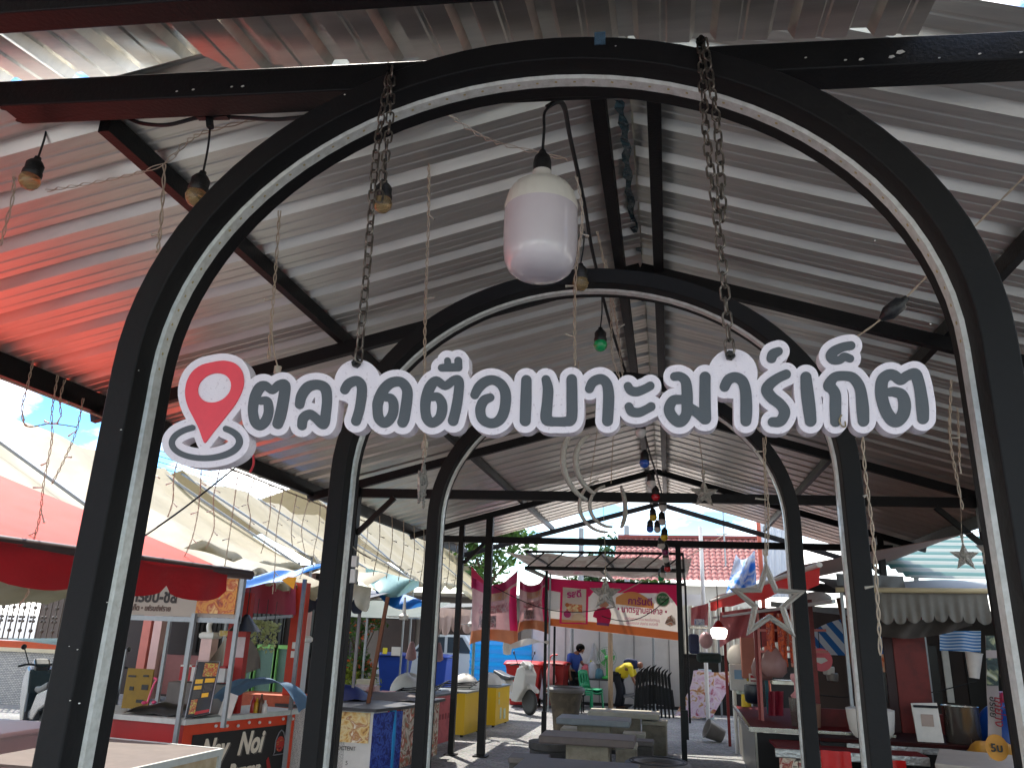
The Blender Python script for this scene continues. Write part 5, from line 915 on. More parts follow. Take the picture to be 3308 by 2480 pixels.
# ------------------------------------------------------------------ things by the wall
def armchair(label, x, y, rz, m, n=2):
    t = thing('plastic_chair', label, 'chair', (x, y, 0)); R = Matrix.Rotation(rz, 3, 'Z'); P = lambda a, b, c: V((x, y, 0)) + R @ V((a, b, c))
    for k in range(n):
        dz = .07 * k; mb = MB(); mb.grid(lambda a, b: P((a - .5) * .44, (b - .5) * .42, .44 + dz + .012 * math.cos(2 * PI * a)), 8, 8); mb.build('seat', m, t, 60, thick=.025)
        mb = MB(); mb.grid(lambda a, b: P((a - .5) * (.40 - .06 * b), .21 + .10 * b, .46 + dz + .42 * b + .03 * math.sin(PI * a)), 10, 8)
        mb.f = [f for i, f in enumerate(mb.f) if (i // 8) % 3 != 1 or not 1 < i % 8 < 6]; mb.build('backrest', m, t, 60, thick=.025)
        for sx in (-1, 1):
            for sy_ in (-1, 1): MB().tube([P(sx * .19, sy_ * .18, .44 + dz), P(sx * .22, sy_ * .22, 0 + dz * .9)], [.03, .022], 6).build('leg', m, t)
        mb = MB(); [mb.bar(P(sx * .20, -.2, .40 + dz), P(sx * .20, .2, .40 + dz), .03, .05) for sx in (-1, 1)]; mb.build('apron', m, t)
armchair('stack of two green plastic chairs in front of the dark table', -1.55, 19.15, .95, mat('green_chair_plastic', '#158a5c', .4, 0, .05, 5))
wt = thing('work_table', 'dark folding table holding the green fan and bags behind the green chairs', 'table', (-1.35, 19.9, 0)); MB().box((-1.4, 19.95, .73), (1.3, .6, .04)).build('tabletop', mat('dark_table_top', '#26272b', .6, 0, .1, 5), wt, 0)
for sx in (-1, 1):
    for sy_ in (-1, 1): MB().bar((-1.4 + sx * .55, 19.95 + sy_ * .24, 0), (-1.4 + sx * .55, 19.95 + sy_ * .24, .72), .035, .035).build('leg', black, wt)
ff = thing('desk_fan', 'bright green round table fan standing left of the bamboo pole', 'fan', (-1.2, 19.9, .75)); gf = mat('green_fan_plastic', '#3fae4e', .35, 0, .06, 5); fc = V((-1.2, 19.84, 1.30)); Rf = Matrix.Rotation(PI / 2, 3, 'X')
MB().lathe([(.001, .0), (.15, .0), (.16, .03), (.10, .06), (.03, .08)], (-1.2, 19.9, .75), 20).build('foot', gf, ff); MB().tube([V((-1.2, 19.9, .8)), V((-1.2, 19.9, 1.28))], .028, 8).build('stem', gf, ff); mb = MB()
for r in (.08, .14, .20, .26): mb.tube([fc + V((r * math.cos(a), -.05 * (1 - r / .3), r * math.sin(a))) for a in np.linspace(0, 2 * PI, 33)[:-1]], .006, 5, closed=True)
for a in np.linspace(0, 2 * PI, 25)[:-1]: mb.tube([fc + V((.03 * math.cos(a), -.06, .03 * math.sin(a))), fc + V((.26 * math.cos(a), 0, .26 * math.sin(a)))], .004, 4)
mb.build('guard', mat('fan_guard_grey_green', '#7f9a86', .4, 0, .1, 9), ff); MB().lathe([(.001, -.06), (.05, -.05), (.05, .12), (.03, .14)], fc, 14, Rf).build('motor', gf, ff)
for k in range(3):
    a = k * 2.094; MB().prism([fc + V((r * math.cos(a + d), -.01 + .03 * d, r * math.sin(a + d))) for r, d in ((.04, -.3), (.22, -.35), (.24, .25), (.05, .3))], (0, .006, 0)).build('blade', gf, ff, 0)
for i, (x, c, h, lb) in enumerate(((-1.78, '#b5525a', .34, 'red and white packet bag on the dark table'), (-1.6, '#a9a9b0', .42, 'pale grey bag on the dark table'), (-1.42, '#3a6a78', .26, 'teal bag on the dark table left of the green fan'))):
    mb = MB(); mb.lathe([(.001, 0), (.13, 0), (.14, h * .3), (.11, h * .8), (.03, h)], (x, 19.9, .75), 12); tag(mb.build('table_bag', mat('bag_' + c[1:], c, .6, 0, .15, 8), smooth=60), lb, 'bag')
tag(MB().box((-2.5, 20.2, .35), (.9, .5, .5)).build('dark_crate', dark_in, smooth=0, bevel=.02), 'dark crate on the ground behind the man in blue', 'crate'); lowt = thing('low_table', 'low dark folding table in front of the man in blue', 'table', (-2.1, 18.3, 0)); MB().box((-2.15, 18.4, .42), (1.0, .5, .04)).build('tabletop', dark_in, lowt, 0)
for sx in (-1, 1):
    for sy_ in (-1, 1): MB().bar((-2.15 + sx * .45, 18.4 + sy_ * .2, 0), (-2.15 + sx * .45, 18.4 + sy_ * .2, .42), .03, .03).build('leg', black, lowt)
hgw = MB(); hgw.lathe([(.01, .55), (.04, .5), (.12, .2), (.2, 0), (.001, 0)], (-1.62, 20.55, 1.1), 12); tag(hgw.build('clear_plastic_bag', mat('clear_bag', '#b5b3b2', .4, 0, .1, 6, trans=.4), smooth=60), 'clear plastic bag hanging on the grey white wall above the dark table', 'bag')
# stack of folded black chairs
pieces = []
def folded(i, x, y, h, lean):
    t = thing('folded_chair', 'black folding chair leaning in the stack right of the woman', 'chair', (x, y, 0), 'folded black chairs'); R = Matrix.Rotation(lean, 3, 'Y'); P = lambda a, b, c: V((x, y, 0)) + R @ V((a, b, c))
    mb = MB(); mb.prism([P(-.02, -.2, 0), P(.02, -.2, 0), P(.03, -.18, h * .92), P(.10, -.16, h), P(.0, -.16, h * .95), P(-.03, -.18, h * .9)], (0, .04, 0)); mb.prism([P(-.02, .16, 0), P(.02, .16, 0), P(.03, .14, h * .92), P(.10, .12, h), P(.0, .12, h * .95), P(-.03, .14, h * .9)], (0, .04, 0)); mb.build('frame', black, t)
    MB().box(P(0, 0, h * .78), (.07, .32, h * .22), R=R).build('backrest', mat('black_chair_mesh', '#17181b', .6, 0, .1, 9), t, 0); MB().box(P(.02, 0, h * .42), (.09, .34, h * .36), R=R).build('seat', mat('black_chair_mesh', '#17181b'), t, 0)
    for s in (-.19, .15): MB().box(P(.0, s + .02, .02), (.05, .05, .04), R=R).build('foot', mat('pale_foot', '#8fa6ac', .6, 0, .1, 9), t, 0)
for i in range(11): folded(i, -.42 + .095 * i, 18.5 + .04 * (i % 3) - .1 * math.sin(i), 1.02 + .16 * math.sin(PI * (i + 1.5) / 12) + .03 * (i % 2), .10 - .02 * i)
dk = thing('folding_trolley', 'grey folding trolley frame that the woman is leaning over', 'trolley', (-.35, 19.6, 0)); MB().bar((-.75, 19.6, .35), (.15, 19.7, .52), .5, .05).build('bed', mat('grey_trolley', '#6a6a6c', .5, .2, .1, 9), dk)
for p, q in (((-.7, 19.4, 0), (.0, 19.4, .5)), ((-.7, 19.8, .4), (.1, 19.8, 0))): MB().bar(p, q, .03, .03).build('leg', alu, dk)
# ------------------------------------------------------------------ people
def skin(name, chain_, m, parent, sub=2):
    """one continuous skinned surface; chain_: {joint: (pos, radius, parent joint)}"""
    names = list(chain_); idx = {k: i for i, k in enumerate(names)}; o0 = ORG[parent.name]
    me = bpy.data.meshes.new(name); me.from_pydata([V(chain_[k][0]) - o0 for k in names], [(idx[chain_[k][2]], idx[k]) for k in names if chain_[k][2]], [])
    o = bpy.data.objects.new(name, me); link(o, parent); ORG[o.name] = o0; o.modifiers.new('skin', 'SKIN'); s_ = o.modifiers.new('smooth', 'SUBSURF'); s_.levels = s_.render_levels = sub
    if not me.skin_vertices: bpy.context.view_layer.objects.active = o
    for k, sv in zip(names, me.skin_vertices[0].data): r = chain_[k][1]; sv.radius = r if isinstance(r, tuple) else (r, r); sv.use_root = (chain_[k][2] is None)
    dg = bpy.context.evaluated_depsgraph_get(); m2 = bpy.data.meshes.new_from_object(o.evaluated_get(dg)); o.modifiers.clear(); old = o.data; o.data = m2; bpy.data.meshes.remove(old); m2.name = name; m2.materials.clear(); m2.materials.append(m); m2.shade_smooth(); return o
skin_m = mat('brown_skin', '#8a5a42', .55, 0, .06, 12, sss=.03); hair_m = mat('black_hair', '#0a0908', .85, 0, .2, 30, spec=.08); navy = mat('navy_trousers', '#14171f', .8, 0, .1, 9)
def body(t, J, curl):
    """J: joint positions in the place; hands get five fingers each"""
    C_ = {'pelvis': (J['pelvis'], (.13, .10), None), 'waist': (J['pelvis'].lerp(J['chest'], .45), (.115, .085), 'pelvis'), 'chest': (J['chest'], (.145, .10), 'waist'), 'neck0': (J['neck'], .055, 'chest'), 'neck1': (J['neck'].lerp(J['head'], .45), .05, 'neck0'), 'head0': (J['neck'].lerp(J['head'], .8), (.068, .078), 'neck1'), 'head1': (J['head'], (.078, .095), 'head0'), 'head2': (J['head'] + (J['head'] - J['neck']).normalized() * .085, (.06, .07), 'head1')}
    for s in 'lr':
        C_['sh' + s] = (J['sh' + s], .058, 'chest'); C_['el' + s] = (J['el' + s], .042, 'sh' + s); C_['wr' + s] = (J['wr' + s], .028, 'el' + s)
        d = (J['wr' + s] - J['el' + s]).normalized(); C_['pa' + s] = (J['wr' + s] + d * .07, (.04, .018), 'wr' + s)
        side = d.cross(V((0, 1, 0))).normalized() if abs(d.y) < .9 else V((1, 0, 0)); bend = d.cross(side)
        for k in range(4):
            b0 = J['wr' + s] + d * .09 + side * (-.03 + .02 * k); ln = (.062, .075, .07, .055)[k]; p1 = b0 + (d * .8 + bend * curl * .4) * ln * .55; p2 = p1 + (d * .6 + bend * curl) * ln * .5; C_['f%s%d0' % (s, k)] = (b0, .0095, 'pa' + s); C_['f%s%d1' % (s, k)] = (p1, .009, 'f%s%d0' % (s, k)); C_['f%s%d2' % (s, k)] = (p2, .0075, 'f%s%d1' % (s, k))
        th_ = J['wr' + s] + d * .03 - side * .035; C_['t%s0' % s] = (th_, .011, 'wr' + s); C_['t%s1' % s] = (th_ + d * .04 - side * .022 + bend * .015, .009, 't%s0' % s)
        C_['hip' + s] = (J['hip' + s], .088, 'pelvis'); C_['kn' + s] = (J['kn' + s], .058, 'hip' + s); C_['an' + s] = (J['an' + s], .04, 'kn' + s); f = J['toe' + s]; C_['toe' + s] = (f, (.04, .028), 'an' + s)
    return skin('body', C_, skin_m, t)
def face(t, J, fwd):
    h = J['head']; up = (J['head'] - J['neck']).normalized(); fwd = (fwd - up * fwd.dot(up)).normalized(); sd_ = fwd.cross(up); mb = MB(); mb.sphere(h + fwd * .10 - up * .01, .016, 8, (1, 1, 1.4)); mb.build('nose', skin_m, t, 80); md = mat('dark_features', '#1a100d', .5, 0, .05, 9)
    for s in (-1, 1): MB().sphere(h + fwd * .085 + up * .022 + sd_ * .034 * s, .011, 8).build('eye', md, t, 80); MB().sphere(h + sd_ * .083 * s - fwd * .005, .022, 8, (.6, 1, 1.3)).build('ear', skin_m, t, 80)
    MB().tube([h + fwd * .085 - up * .05 - sd_ * .022, h + fwd * .09 - up * .052, h + fwd * .085 - up * .05 + sd_ * .022], .006, 6).build('mouth', mat('lip', '#7a3f38', .5, 0, .05, 9), t)
def garment(t, nm, m, parts): return skin(nm, parts, m, t)
# the man in the blue shirt, head bowed towards the table on the right
M0 = V((-2.12, 20.0, 0)); mt = thing('person', 'man in a blue short-sleeved shirt and dark trousers standing with bowed head', 'person', M0)
MJ = {k: M0 + V(v) for k, v in dict(pelvis=(0, 0, .86), chest=(.02, -.02, 1.22), neck=(.08, -.05, 1.38), head=(.22, -.10, 1.47), shl=(-.10, -.17, 1.30), shr=(.12, .15, 1.30), ell=(-.12, -.24, 1.02), elr=(.24, .05, 1.08), wrl=(-.06, -.28, .80), wrr=(.44, -.06, 1.06), hipl=(-.04, -.09, .80), hipr=(.04, .09, .80), knl=(-.02, -.10, .44), knr=(.06, .10, .44), anl=(-.05, -.10, .07), anr=(.05, .10, .07), toel=(.10, -.14, .035), toer=(.20, .07, .035)).items()}
body(mt, MJ, .5); face(mt, MJ, V((.75, -.35, -.55))); bshirt = mat('royal_blue_shirt', '#1c3c86', .75, 0, .12, 5, .15, 30)
garment(mt, 'shirt', bshirt, {'p': (MJ['pelvis'] + V((0, 0, -.03)), (.155, .135), None), 'w': (MJ['pelvis'].lerp(MJ['chest'], .45), (.145, .125), 'p'), 'c': (MJ['chest'], (.165, .14), 'w'), 'n': (MJ['neck'] - V((0, 0, .03)), .075, 'c'), 'sl': (MJ['shl'], .075, 'c'), 'el': (MJ['shl'].lerp(MJ['ell'], .72), .066, 'sl'), 'sr': (MJ['shr'], .075, 'c'), 'er': (MJ['shr'].lerp(MJ['elr'], .72), .066, 'sr')})
garment(mt, 'trousers', navy, {'p': (MJ['pelvis'] + V((0, 0, -.02)), (.145, .125), None), **{k + s: (MJ[k + s] + V((0, 0, .02 if k == 'an' else 0)), r, q + (s if q != 'p' else '')) for s in 'lr' for k, r, q in (('hip', .105, 'p'), ('kn', .08, 'hip'), ('an', .065, 'kn'))}})
h = MJ['head']; mb = MB(); mb.sphere(h + V((-.03, .02, .04)), .125, 16, (1, .95, .95)); mb.build('hair', hair_m, mt, 80)
for s in 'lr': MB().tube([MJ['an' + s] - V((.03, 0, .03)), MJ['toe' + s] + V((.05, 0, 0))], [.05, .042], 10).build('shoe', rubber, mt)
mb = MB(); mb.prism([MJ['wrr'] + V((a, -.04, b)) for a, b in ((-.02, -.05), (.10, -.14), (.14, .06), (.03, .16))], (.0, .02, 0)); tag(mb.build('yellow_cloth', mat('yellow_green_cloth', '#b9bb3e', .7, 0, .1, 9), smooth=0), 'yellow-green cloth held by the man in blue', 'cloth')
# the woman in yellow, bending forward to the right over the trolley
W0 = V((-.82, 19.75, 0)); wm = thing('person', 'woman in a yellow top and navy headscarf bending forward over a trolley', 'person', W0)
WJ = {k: W0 + V(v) for k, v in dict(pelvis=(-.10, 0, .88), chest=(.22, -.03, 1.10), neck=(.36, -.05, 1.15), head=(.52, -.08, 1.14), shl=(.26, -.19, 1.06), shr=(.28, .14, 1.08), ell=(.34, -.24, .78), elr=(.40, .14, .80), wrl=(.46, -.22, .56), wrr=(.54, .10, .58), hipl=(-.10, -.10, .82), hipr=(-.08, .10, .82), knl=(-.02, -.11, .45), knr=(.04, .10, .45), anl=(-.10, -.11, .07), anr=(-.02, .10, .07), toel=(.06, -.13, .035), toer=(.14, .09, .035)).items()}
body(wm, WJ, .8); face(wm, WJ, V((.45, -.25, -.85))); ytop = mat('yellow_top', '#d6bd1c', .7, 0, .06, 5, .15, 30)
garment(wm, 'yellow_top', ytop, {'p': (WJ['pelvis'] + V((-.05, 0, .0)), (.17, .15), None), 'w': (WJ['pelvis'].lerp(WJ['chest'], .5) + V((0, 0, -.02)), (.165, .165), 'p'), 'c': (WJ['chest'], (.165, .15), 'w'), 'n': (WJ['neck'] - V((.04, 0, 0)), .08, 'c'), 'h': (WJ['pelvis'].lerp(WJ['chest'], .45) + V((.04, 0, -.22)), (.09, .12), 'w'), 'sl': (WJ['shl'], .08, 'c'), 'el': (WJ['shl'].lerp(WJ['ell'], .85), .07, 'sl'), 'sr': (WJ['shr'], .08, 'c'), 'er': (WJ['shr'].lerp(WJ['elr'], .85), .07, 'sr')})
garment(wm, 'trousers', navy, {'p': (WJ['pelvis'] + V((0, 0, -.05)), (.15, .13), None), **{k + s: (WJ[k + s], r, q + (s if q != 'p' else '')) for s in 'lr' for k, r, q in (('hip', .115, 'p'), ('kn', .10, 'hip'), ('an', .09, 'kn'))}})
scarf = mat('navy_headscarf', '#17234a', .75, 0, .15, 6, .15, 30); h = WJ['head']
garment(wm, 'headscarf', scarf, {'a': (h + V((-.02, .01, .03)), (.118, .112), None), 'b': (WJ['neck'] + V((-.02, 0, .03)), (.115, .12), 'a'), 'c': (WJ['chest'] + V((-.03, 0, .09)), (.07, .15), 'b'), 'd': (WJ['neck'] + V((.03, -.02, -.10)), (.06, .09), 'b'), 'e': (WJ['pelvis'].lerp(WJ['chest'], .55) + V((0, 0, .14)), (.03, .10), 'c')})
for s in 'lr': MB().tube([WJ['an' + s] - V((.03, 0, .03)), WJ['toe' + s] + V((.04, 0, 0))], [.048, .04], 10).build('shoe', rubber, wm)
# ------------------------------------------------------------------ right side stalls
dark_red = mat('dark_red_board', '#6e1a12', .6, 0, .15, 3, col2='#4a120d', thr=(.45, .7)); steel = mat('brushed_steel', '#a8a49c', .25, .9, .1, 20, stretch=(1, 1, .1)); greycl = mat('grey_awning_cloth', '#77736a', .7, 0, .12, 4, .15, 20, sss=.12)
def sheet(name, label, cat, fn, nu, nv, m, smooth=60, grp=None):
    mb = MB(); mb.grid(fn, nu, nv); return tag(mb.build(name, m, smooth=smooth), label, cat, grp)
# red edged awning running along the lane
aw = thing('red_edged_awning', 'right-hand awning with a bright red edge and white trim running along the lane', 'awning', (1.6, 10, 0))
A_0, A_1 = aZ(1534, 1300, 2.62), aZ(1726, 1238, 2.62); A_2 = A_1 + (A_1 - A_0).normalized() * .9
def edge(a): return A_0.lerp(A_2, a)
mb = MB(); mb.grid(lambda a, b: edge(a) + V((.02 * math.sin(30 * a) * b, 0, -.17 * b - .015 * math.sin(22 * a) * b)), 60, 3); mb.build('valance', mat('bright_red_valance', '#d5140f', .6, 0, .06, 4, sss=.45), aw, 60)
MB().tube([edge(0) + V((0, 0, .02)), edge(1) + V((0, 0, .02))], .028, 8).build('white_trim', white_pl, aw)
mb = MB(); mb.grid(lambda a, b: edge(a) + V((3.0 * b, 0, .03 + .75 * b + .05 * math.sin(9 * a + 3 * b))), 30, 10); mb.build('canopy', mat('dusky_pink_canvas', '#a88a84', .7, 0, .1, 3, sss=.12), aw, 60)
for a in (.12, .5): p = edge(a); MB().bar((p.x + .12, p.y, 0), (p.x + .12, p.y, 2.62), .05, .05).build('post', mat('red_post_paint', '#7d1613', .5, 0, .1, 6), aw)
MB().bar(edge(.05) + V((0, 0, -.32)), edge(1) + V((.1, 0, -.32)), .035, .035).build('rail', alu, aw)
# red stall counter
rs = thing('red_stall', 'dark red stall counter with a pale metal edge on the right of the lane', 'food stall', (1.5, 9.2, 0))
MB().prism([V((1.52, 9.15, .77)), V((1.58, 12.6, .77)), V((3.3, 12.6, .77)), V((3.3, 9.15, .77))], (0, 0, .03)).build('worktop', mat('wine_red_worktop', '#5f1214', .8, 0, .15, 6, spec=.15), rs, 0)
MB().bar((1.50, 9.12, .785), (1.56, 12.6, .785), .035, .05).build('edge', steel, rs); MB().bar((1.50, 9.12, .785), (3.3, 9.12, .785), .035, .06).build('edge', steel, rs)
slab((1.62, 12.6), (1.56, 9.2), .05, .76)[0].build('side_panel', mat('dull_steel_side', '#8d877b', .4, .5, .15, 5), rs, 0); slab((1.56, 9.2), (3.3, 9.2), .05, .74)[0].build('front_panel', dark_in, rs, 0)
sh = thing('low_red_counter', 'lower red counter with a crumpled foil edge in front of the red stall', 'counter', (1.75, 8.9, 0))
MB().prism([V((1.72, 8.2, .66)), V((1.72, 9.0, .66)), V((3.4, 9.0, .66)), V((3.4, 8.2, .66))], (0, 0, .03)).build('worktop', mat('wine_red_worktop', '#6e1a1c'), sh, 0); MB().box((2.55, 8.18, .635), (1.72, .03, .10)).build('foil_edge', mat('crumpled_foil', '#a8a6a2'), sh, 0, bevel=.01)
for i, (x0, x1, c) in enumerate(((1.74, 1.95, '#c49a7a'), (1.96, 2.22, '#6a4a38'))): MB().box(((x0 + x1) / 2, 8.24, .30), (x1 - x0, .03, .56)).build('printed_panel', patchmat('printed_panel_%s' % ('amber', 'brown')[i], [c, '#8d1712', '#d8c9b0', '#3a2a22'], 9), sh, 0)
mb = MB(); mb.grid(lambda a, b: V((2.20 + .34 * a, 8.12 + .02 * math.sin(9 * a), .70 - .66 * b)), 10, 8); mb.build('red_banner', mat('glossy_red_banner', '#c4100f', .3, 0, .06, 5, coat=.3), sh, 60); mb = MB(); mb.grid(lambda a, b: V((2.72 + .42 * a, 8.13 + .02 * math.sin(7 * a), .64 - .6 * b)), 10, 8); mb.build('red_banner', mat('glossy_red_banner', '#c4100f'), sh, 60)
text('ชา', (2.30, 8.10, .22), (1, 0, 0), (0, 0, 1), .16, lettr, 'lettering', sh, depth=.003)
# things standing on and hanging over the red stall
def lathe_thing(name, label, cat, c, prof, m, n=20, part='body', grp=None):
    t = thing(name, label, cat, c, grp); MB().lathe(prof, c, n).build(part, m, t, 50); return t
cup = lathe_thing('steel_cup', 'tall steel mixing cup with a pink stopper on the red stall', 'cup', (2.18, 9.6, .80), [(.075, 0), (.08, .01), (.10, .36), (.102, .37), (.09, .36), (.001, .34)], steel); MB().lathe([(.06, .37), (.07, .40), (.03, .44), (.015, .46), (.015, .56), (.05, .60), (.06, .64), (.05, .68), (.001, .69)], (2.18, 9.6, .80), 16).build('stopper', mat('pale_pink_plastic', '#c98f90', .45, 0, .06, 6), cup, 50)
lathe_thing('paper_cups', 'short stack of brown paper cups beside the steel mixing cup', 'cups', (2.42, 9.65, .80), [(.06, 0), (.085, .26), (.09, .30), (.001, .30)], mat('brown_paper_cup', '#7d5c48', .6, 0, .1, 9))
for i, (a, b, Yd, r, lb) in enumerate(((1648, 1445, 10.4, .17, 'left one of two pinkish translucent bags under the red rail'), (1672, 1436, 10.2, .19, 'right one of two pinkish translucent bags under the red rail'))):
    q = aY(a, b, Yd); t = thing('hanging_bag', lb, 'bag', q, 'pinkish bags over the red stall'); MB().lathe([(.02, r * 1.6), (.05, r * 1.3), (r * .7, r * .9), (r, r * .2), (r * .95, -r * .5), (r * .6, -r * .85), (.001, -r * .9)], q, 18).build('body', mat('pink_translucent_bag', '#b58e8a', .35, 0, .12, 5, sss=.3), t, 60); MB().tube([q + V((0, 0, r * 1.6)), V((q.x, q.y, 2.3))], .008, 5).build('string', rubber, t)
pinkp = mat('coral_pink_pipe', '#b5665e', .5, 0, .1, 6)
rk = thing('pink_rack', 'coral pink pipe rack with hanging strips over the red stall', 'rack', (1.9, 10.5, .8))
for p, q in (((1.78, 10.2, .8), (1.80, 10.2, 2.3)), ((2.35, 10.2, .8), (2.35, 10.2, 2.3)), ((1.78, 10.2, 1.75), (2.75, 10.15, 1.78)), ((1.78, 10.2, 2.05), (2.75, 10.15, 2.08))): MB().bar(p, q, .035, .035).build('pipe', pinkp, rk)
for i in range(3): mb = MB(); x = 1.9 + .16 * i; mb.grid(lambda a, b: V((x + .12 * a, 10.12 + .03 * math.sin(6 * a + 3 * b), 2.3 - .75 * b)), 6, 10); mb.build('hanging_strip', patchmat('strip_print_%s' % 'abc'[i], ['#b5301c', '#d8622e', '#8d1f22', '#d8a08a'], 12), rk, 60)
MB().box(aY(1622, 1420, 11.2), (.30, .18, .62)).build('coral_box', mat('coral_box', '#b5705c', .6, 0, .08, 5), rk, 0, bevel=.01)
fan2 = thing('wall_fan', 'round white disc fan above the pale switch box right of the lane', 'fan', aY(1597, 1418, 11.6)); MB().lathe([(.001, -.03), (.16, -.02), (.20, 0), (.16, .03), (.001, .04)], aY(1597, 1418, 11.6), 24, Matrix.Rotation(PI / 2, 3, 'X')).build('disc', white_pl, fan2, 50); MB().tube([aY(1597, 1418, 11.66), aY(1597, 1440, 11.7), V((aY(1597, 1440, 11.7).x, 11.7, 1.2))], .02, 6).build('stem', alu, fan2)
sb = thing('meter_box', 'pale upright box with a blue sticker below the disc fan', 'box', aY(1594, 1470, 11.4)); MB().box(aY(1594, 1462, 11.4), (.26, .14, .40)).build('body', white_pl, sb, 0, bevel=.01); q = aY(1596, 1456, 11.32); MB().box(q, (.14, .01, .14)).build('sticker', mat('pale_blue_sticker', '#7fa6c4', .5, 0, .1, 9), sb, 0)
cb = lathe_thing('water_drum', 'pale grey-blue water drum standing far back right of the lane', 'drum', (1.33, 18.6, 0), [(.17, 0), (.18, .05), (.17, 1.10), (.16, 1.14), (.001, 1.15)], mat('grey_blue_drum', '#93a4a8', .5, 0, .06, 4))
pl = thing('bottle_rack', 'white posts with a yellow tassel at the corner of the red stall', 'rack', (1.62, 12.4, 0)); MB().tube(catmull([V((1.60, 12.9, 0)), V((1.60, 12.9, 1.05)), V((1.66, 12.9, 1.16)), V((1.78, 12.9, 1.16)), V((1.82, 12.9, 1.05)), V((1.82, 12.9, 0))], 5), .035, 8).build('hoop', white_pl, pl); MB().lathe([(.02, .35), (.05, .3), (.07, .1), (.09, -.35), (.001, -.36)], (1.76, 12.5, 1.05), 12).build('yellow_tassel', mat('yellow_tassel', '#c9ad1e', .6, 0, .2, 9), pl, 50)
tag(sheet('cloth_on_chair', 'pink printed cloth draped over a frame far back right of the lane', 'cloth', lambda a, b: V((lerp(1.05, 1.95, a) - .45 * b + .05 * math.sin(5 * b), 18.4 - .2 * b, 1.05 * (1 - b) ** 1.15 + .06 + .02 * math.sin(8 * a))), 14, 14, patchmat('pink_map_cloth', ['#a8485a', '#cdb0c0', '#d8c8d0', '#b8894a', '#a8485a'], 5, .7, 3)))
tag(sheet('pink_gauze', 'dusty pink cloth bundle hanging at the tip of the red edged awning', 'cloth', lambda a, b: aY(lerp(1493, 1530, a), lerp(1312 - 10 * a, 1350, b), 14.5) + V((0, .08 * math.sin(12 * a + 2 * b), 0)), 14, 8, mat('dusty_pink_cloth', '#b5686a', .7, 0, .15, 6, sss=.2)))
tag(sheet('pink_gauze', 'dusty pink cloth folds hanging behind the white lamp', 'cloth', lambda a, b: aY(lerp(1555, 1640, a), lerp(1322 - 12 * a, 1398 - 20 * math.sin(PI * a), b), 13) + V((0, .12 * math.sin(10 * a + 3 * b), 0)), 16, 10, mat('dusty_pink_cloth', '#b5686a')))
tag(sheet('red_gauze', 'dark red cloth folds behind the hollow star ornament', 'cloth', lambda a, b: aY(lerp(1640, 1735, a), lerp(1312, 1400 - 14 * math.sin(PI * a), b), 12.2) + V((0, .12 * math.sin(12 * a + 3 * b), 0)), 16, 10, mat('dark_red_cloth', '#7a2428', .7, 0, .2, 6, sss=.1)))
lp = thing('lit_lamp', 'lit white lamp with a red cap hanging in the right-hand stall', 'lamp', aY(1553, 1368, 11.5)); q = aY(1553, 1366, 11.5); MB().lathe([(.001, -.10), (.10, -.09), (.13, -.02), (.135, .05), (.10, .08)], q, 18).build('globe', mat('lit_white_globe', '#fff6e6', .4, 0, 0, 4, emit=2.2), lp, 60); MB().lathe([(.11, .08), (.05, .17), (.02, .2), (.001, .2)], q, 16).build('cap', redm, lp, 50); MB().tube([q + V((0, 0, .2)), q + V((0, 0, .8))], .008, 5).build('cord', rubber, lp)
tag(MB().sphere(aY(1525, 1382, 13.5), .13, 14, (1, 1, 1.2)).build('pink_globe', mat('dull_pink_globe', '#b08a8c', .4, 0, .06, 5)), 'dull pink globe lamp left of the lit white lamp', 'lamp')
# dark backdrop, shelves and sheeting behind the right stalls
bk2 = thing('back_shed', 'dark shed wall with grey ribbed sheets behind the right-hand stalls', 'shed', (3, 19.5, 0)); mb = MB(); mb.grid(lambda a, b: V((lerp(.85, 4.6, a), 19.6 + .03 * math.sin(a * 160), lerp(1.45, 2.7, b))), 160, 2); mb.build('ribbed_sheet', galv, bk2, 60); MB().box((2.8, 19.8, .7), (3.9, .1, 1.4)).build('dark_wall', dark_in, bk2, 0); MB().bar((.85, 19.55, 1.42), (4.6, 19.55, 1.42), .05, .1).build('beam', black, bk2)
for x in (.95, 1.75, 2.5): MB().bar((x, 19.5, 0), (x, 19.5, 2.2), .05, .05).build('post', alu, bk2)
rw = thing('right_shop_row', 'dim shop fronts closing the view behind the right-hand stalls', 'shops', (7, 14, 0)); MB().box((6.4, 15.4, 1.3), (6.4, .15, 2.6)).build('wall', mat('dim_brown_wall', '#352a26', .8, 0, .25, 2), rw, 0); MB().box((8.2, 9.5, 1.3), (.15, 11.5, 2.6)).build('side_wall', mat('dim_brown_wall', '#352a26'), rw, 0); MB().box((5.2, 15.28, 1.35), (1.1, .03, 1.1)).build('window', mat('dark_window', '#12100f'), rw, 0); MB().box((6.9, 15.28, 1.35), (1.3, .03, 1.1)).build('window', mat('dark_window', '#12100f'), rw, 0); MB().box((5.9, 15.27, 1.55), (.12, .05, 1.4)).build('pillar', white_pl, rw, 0)
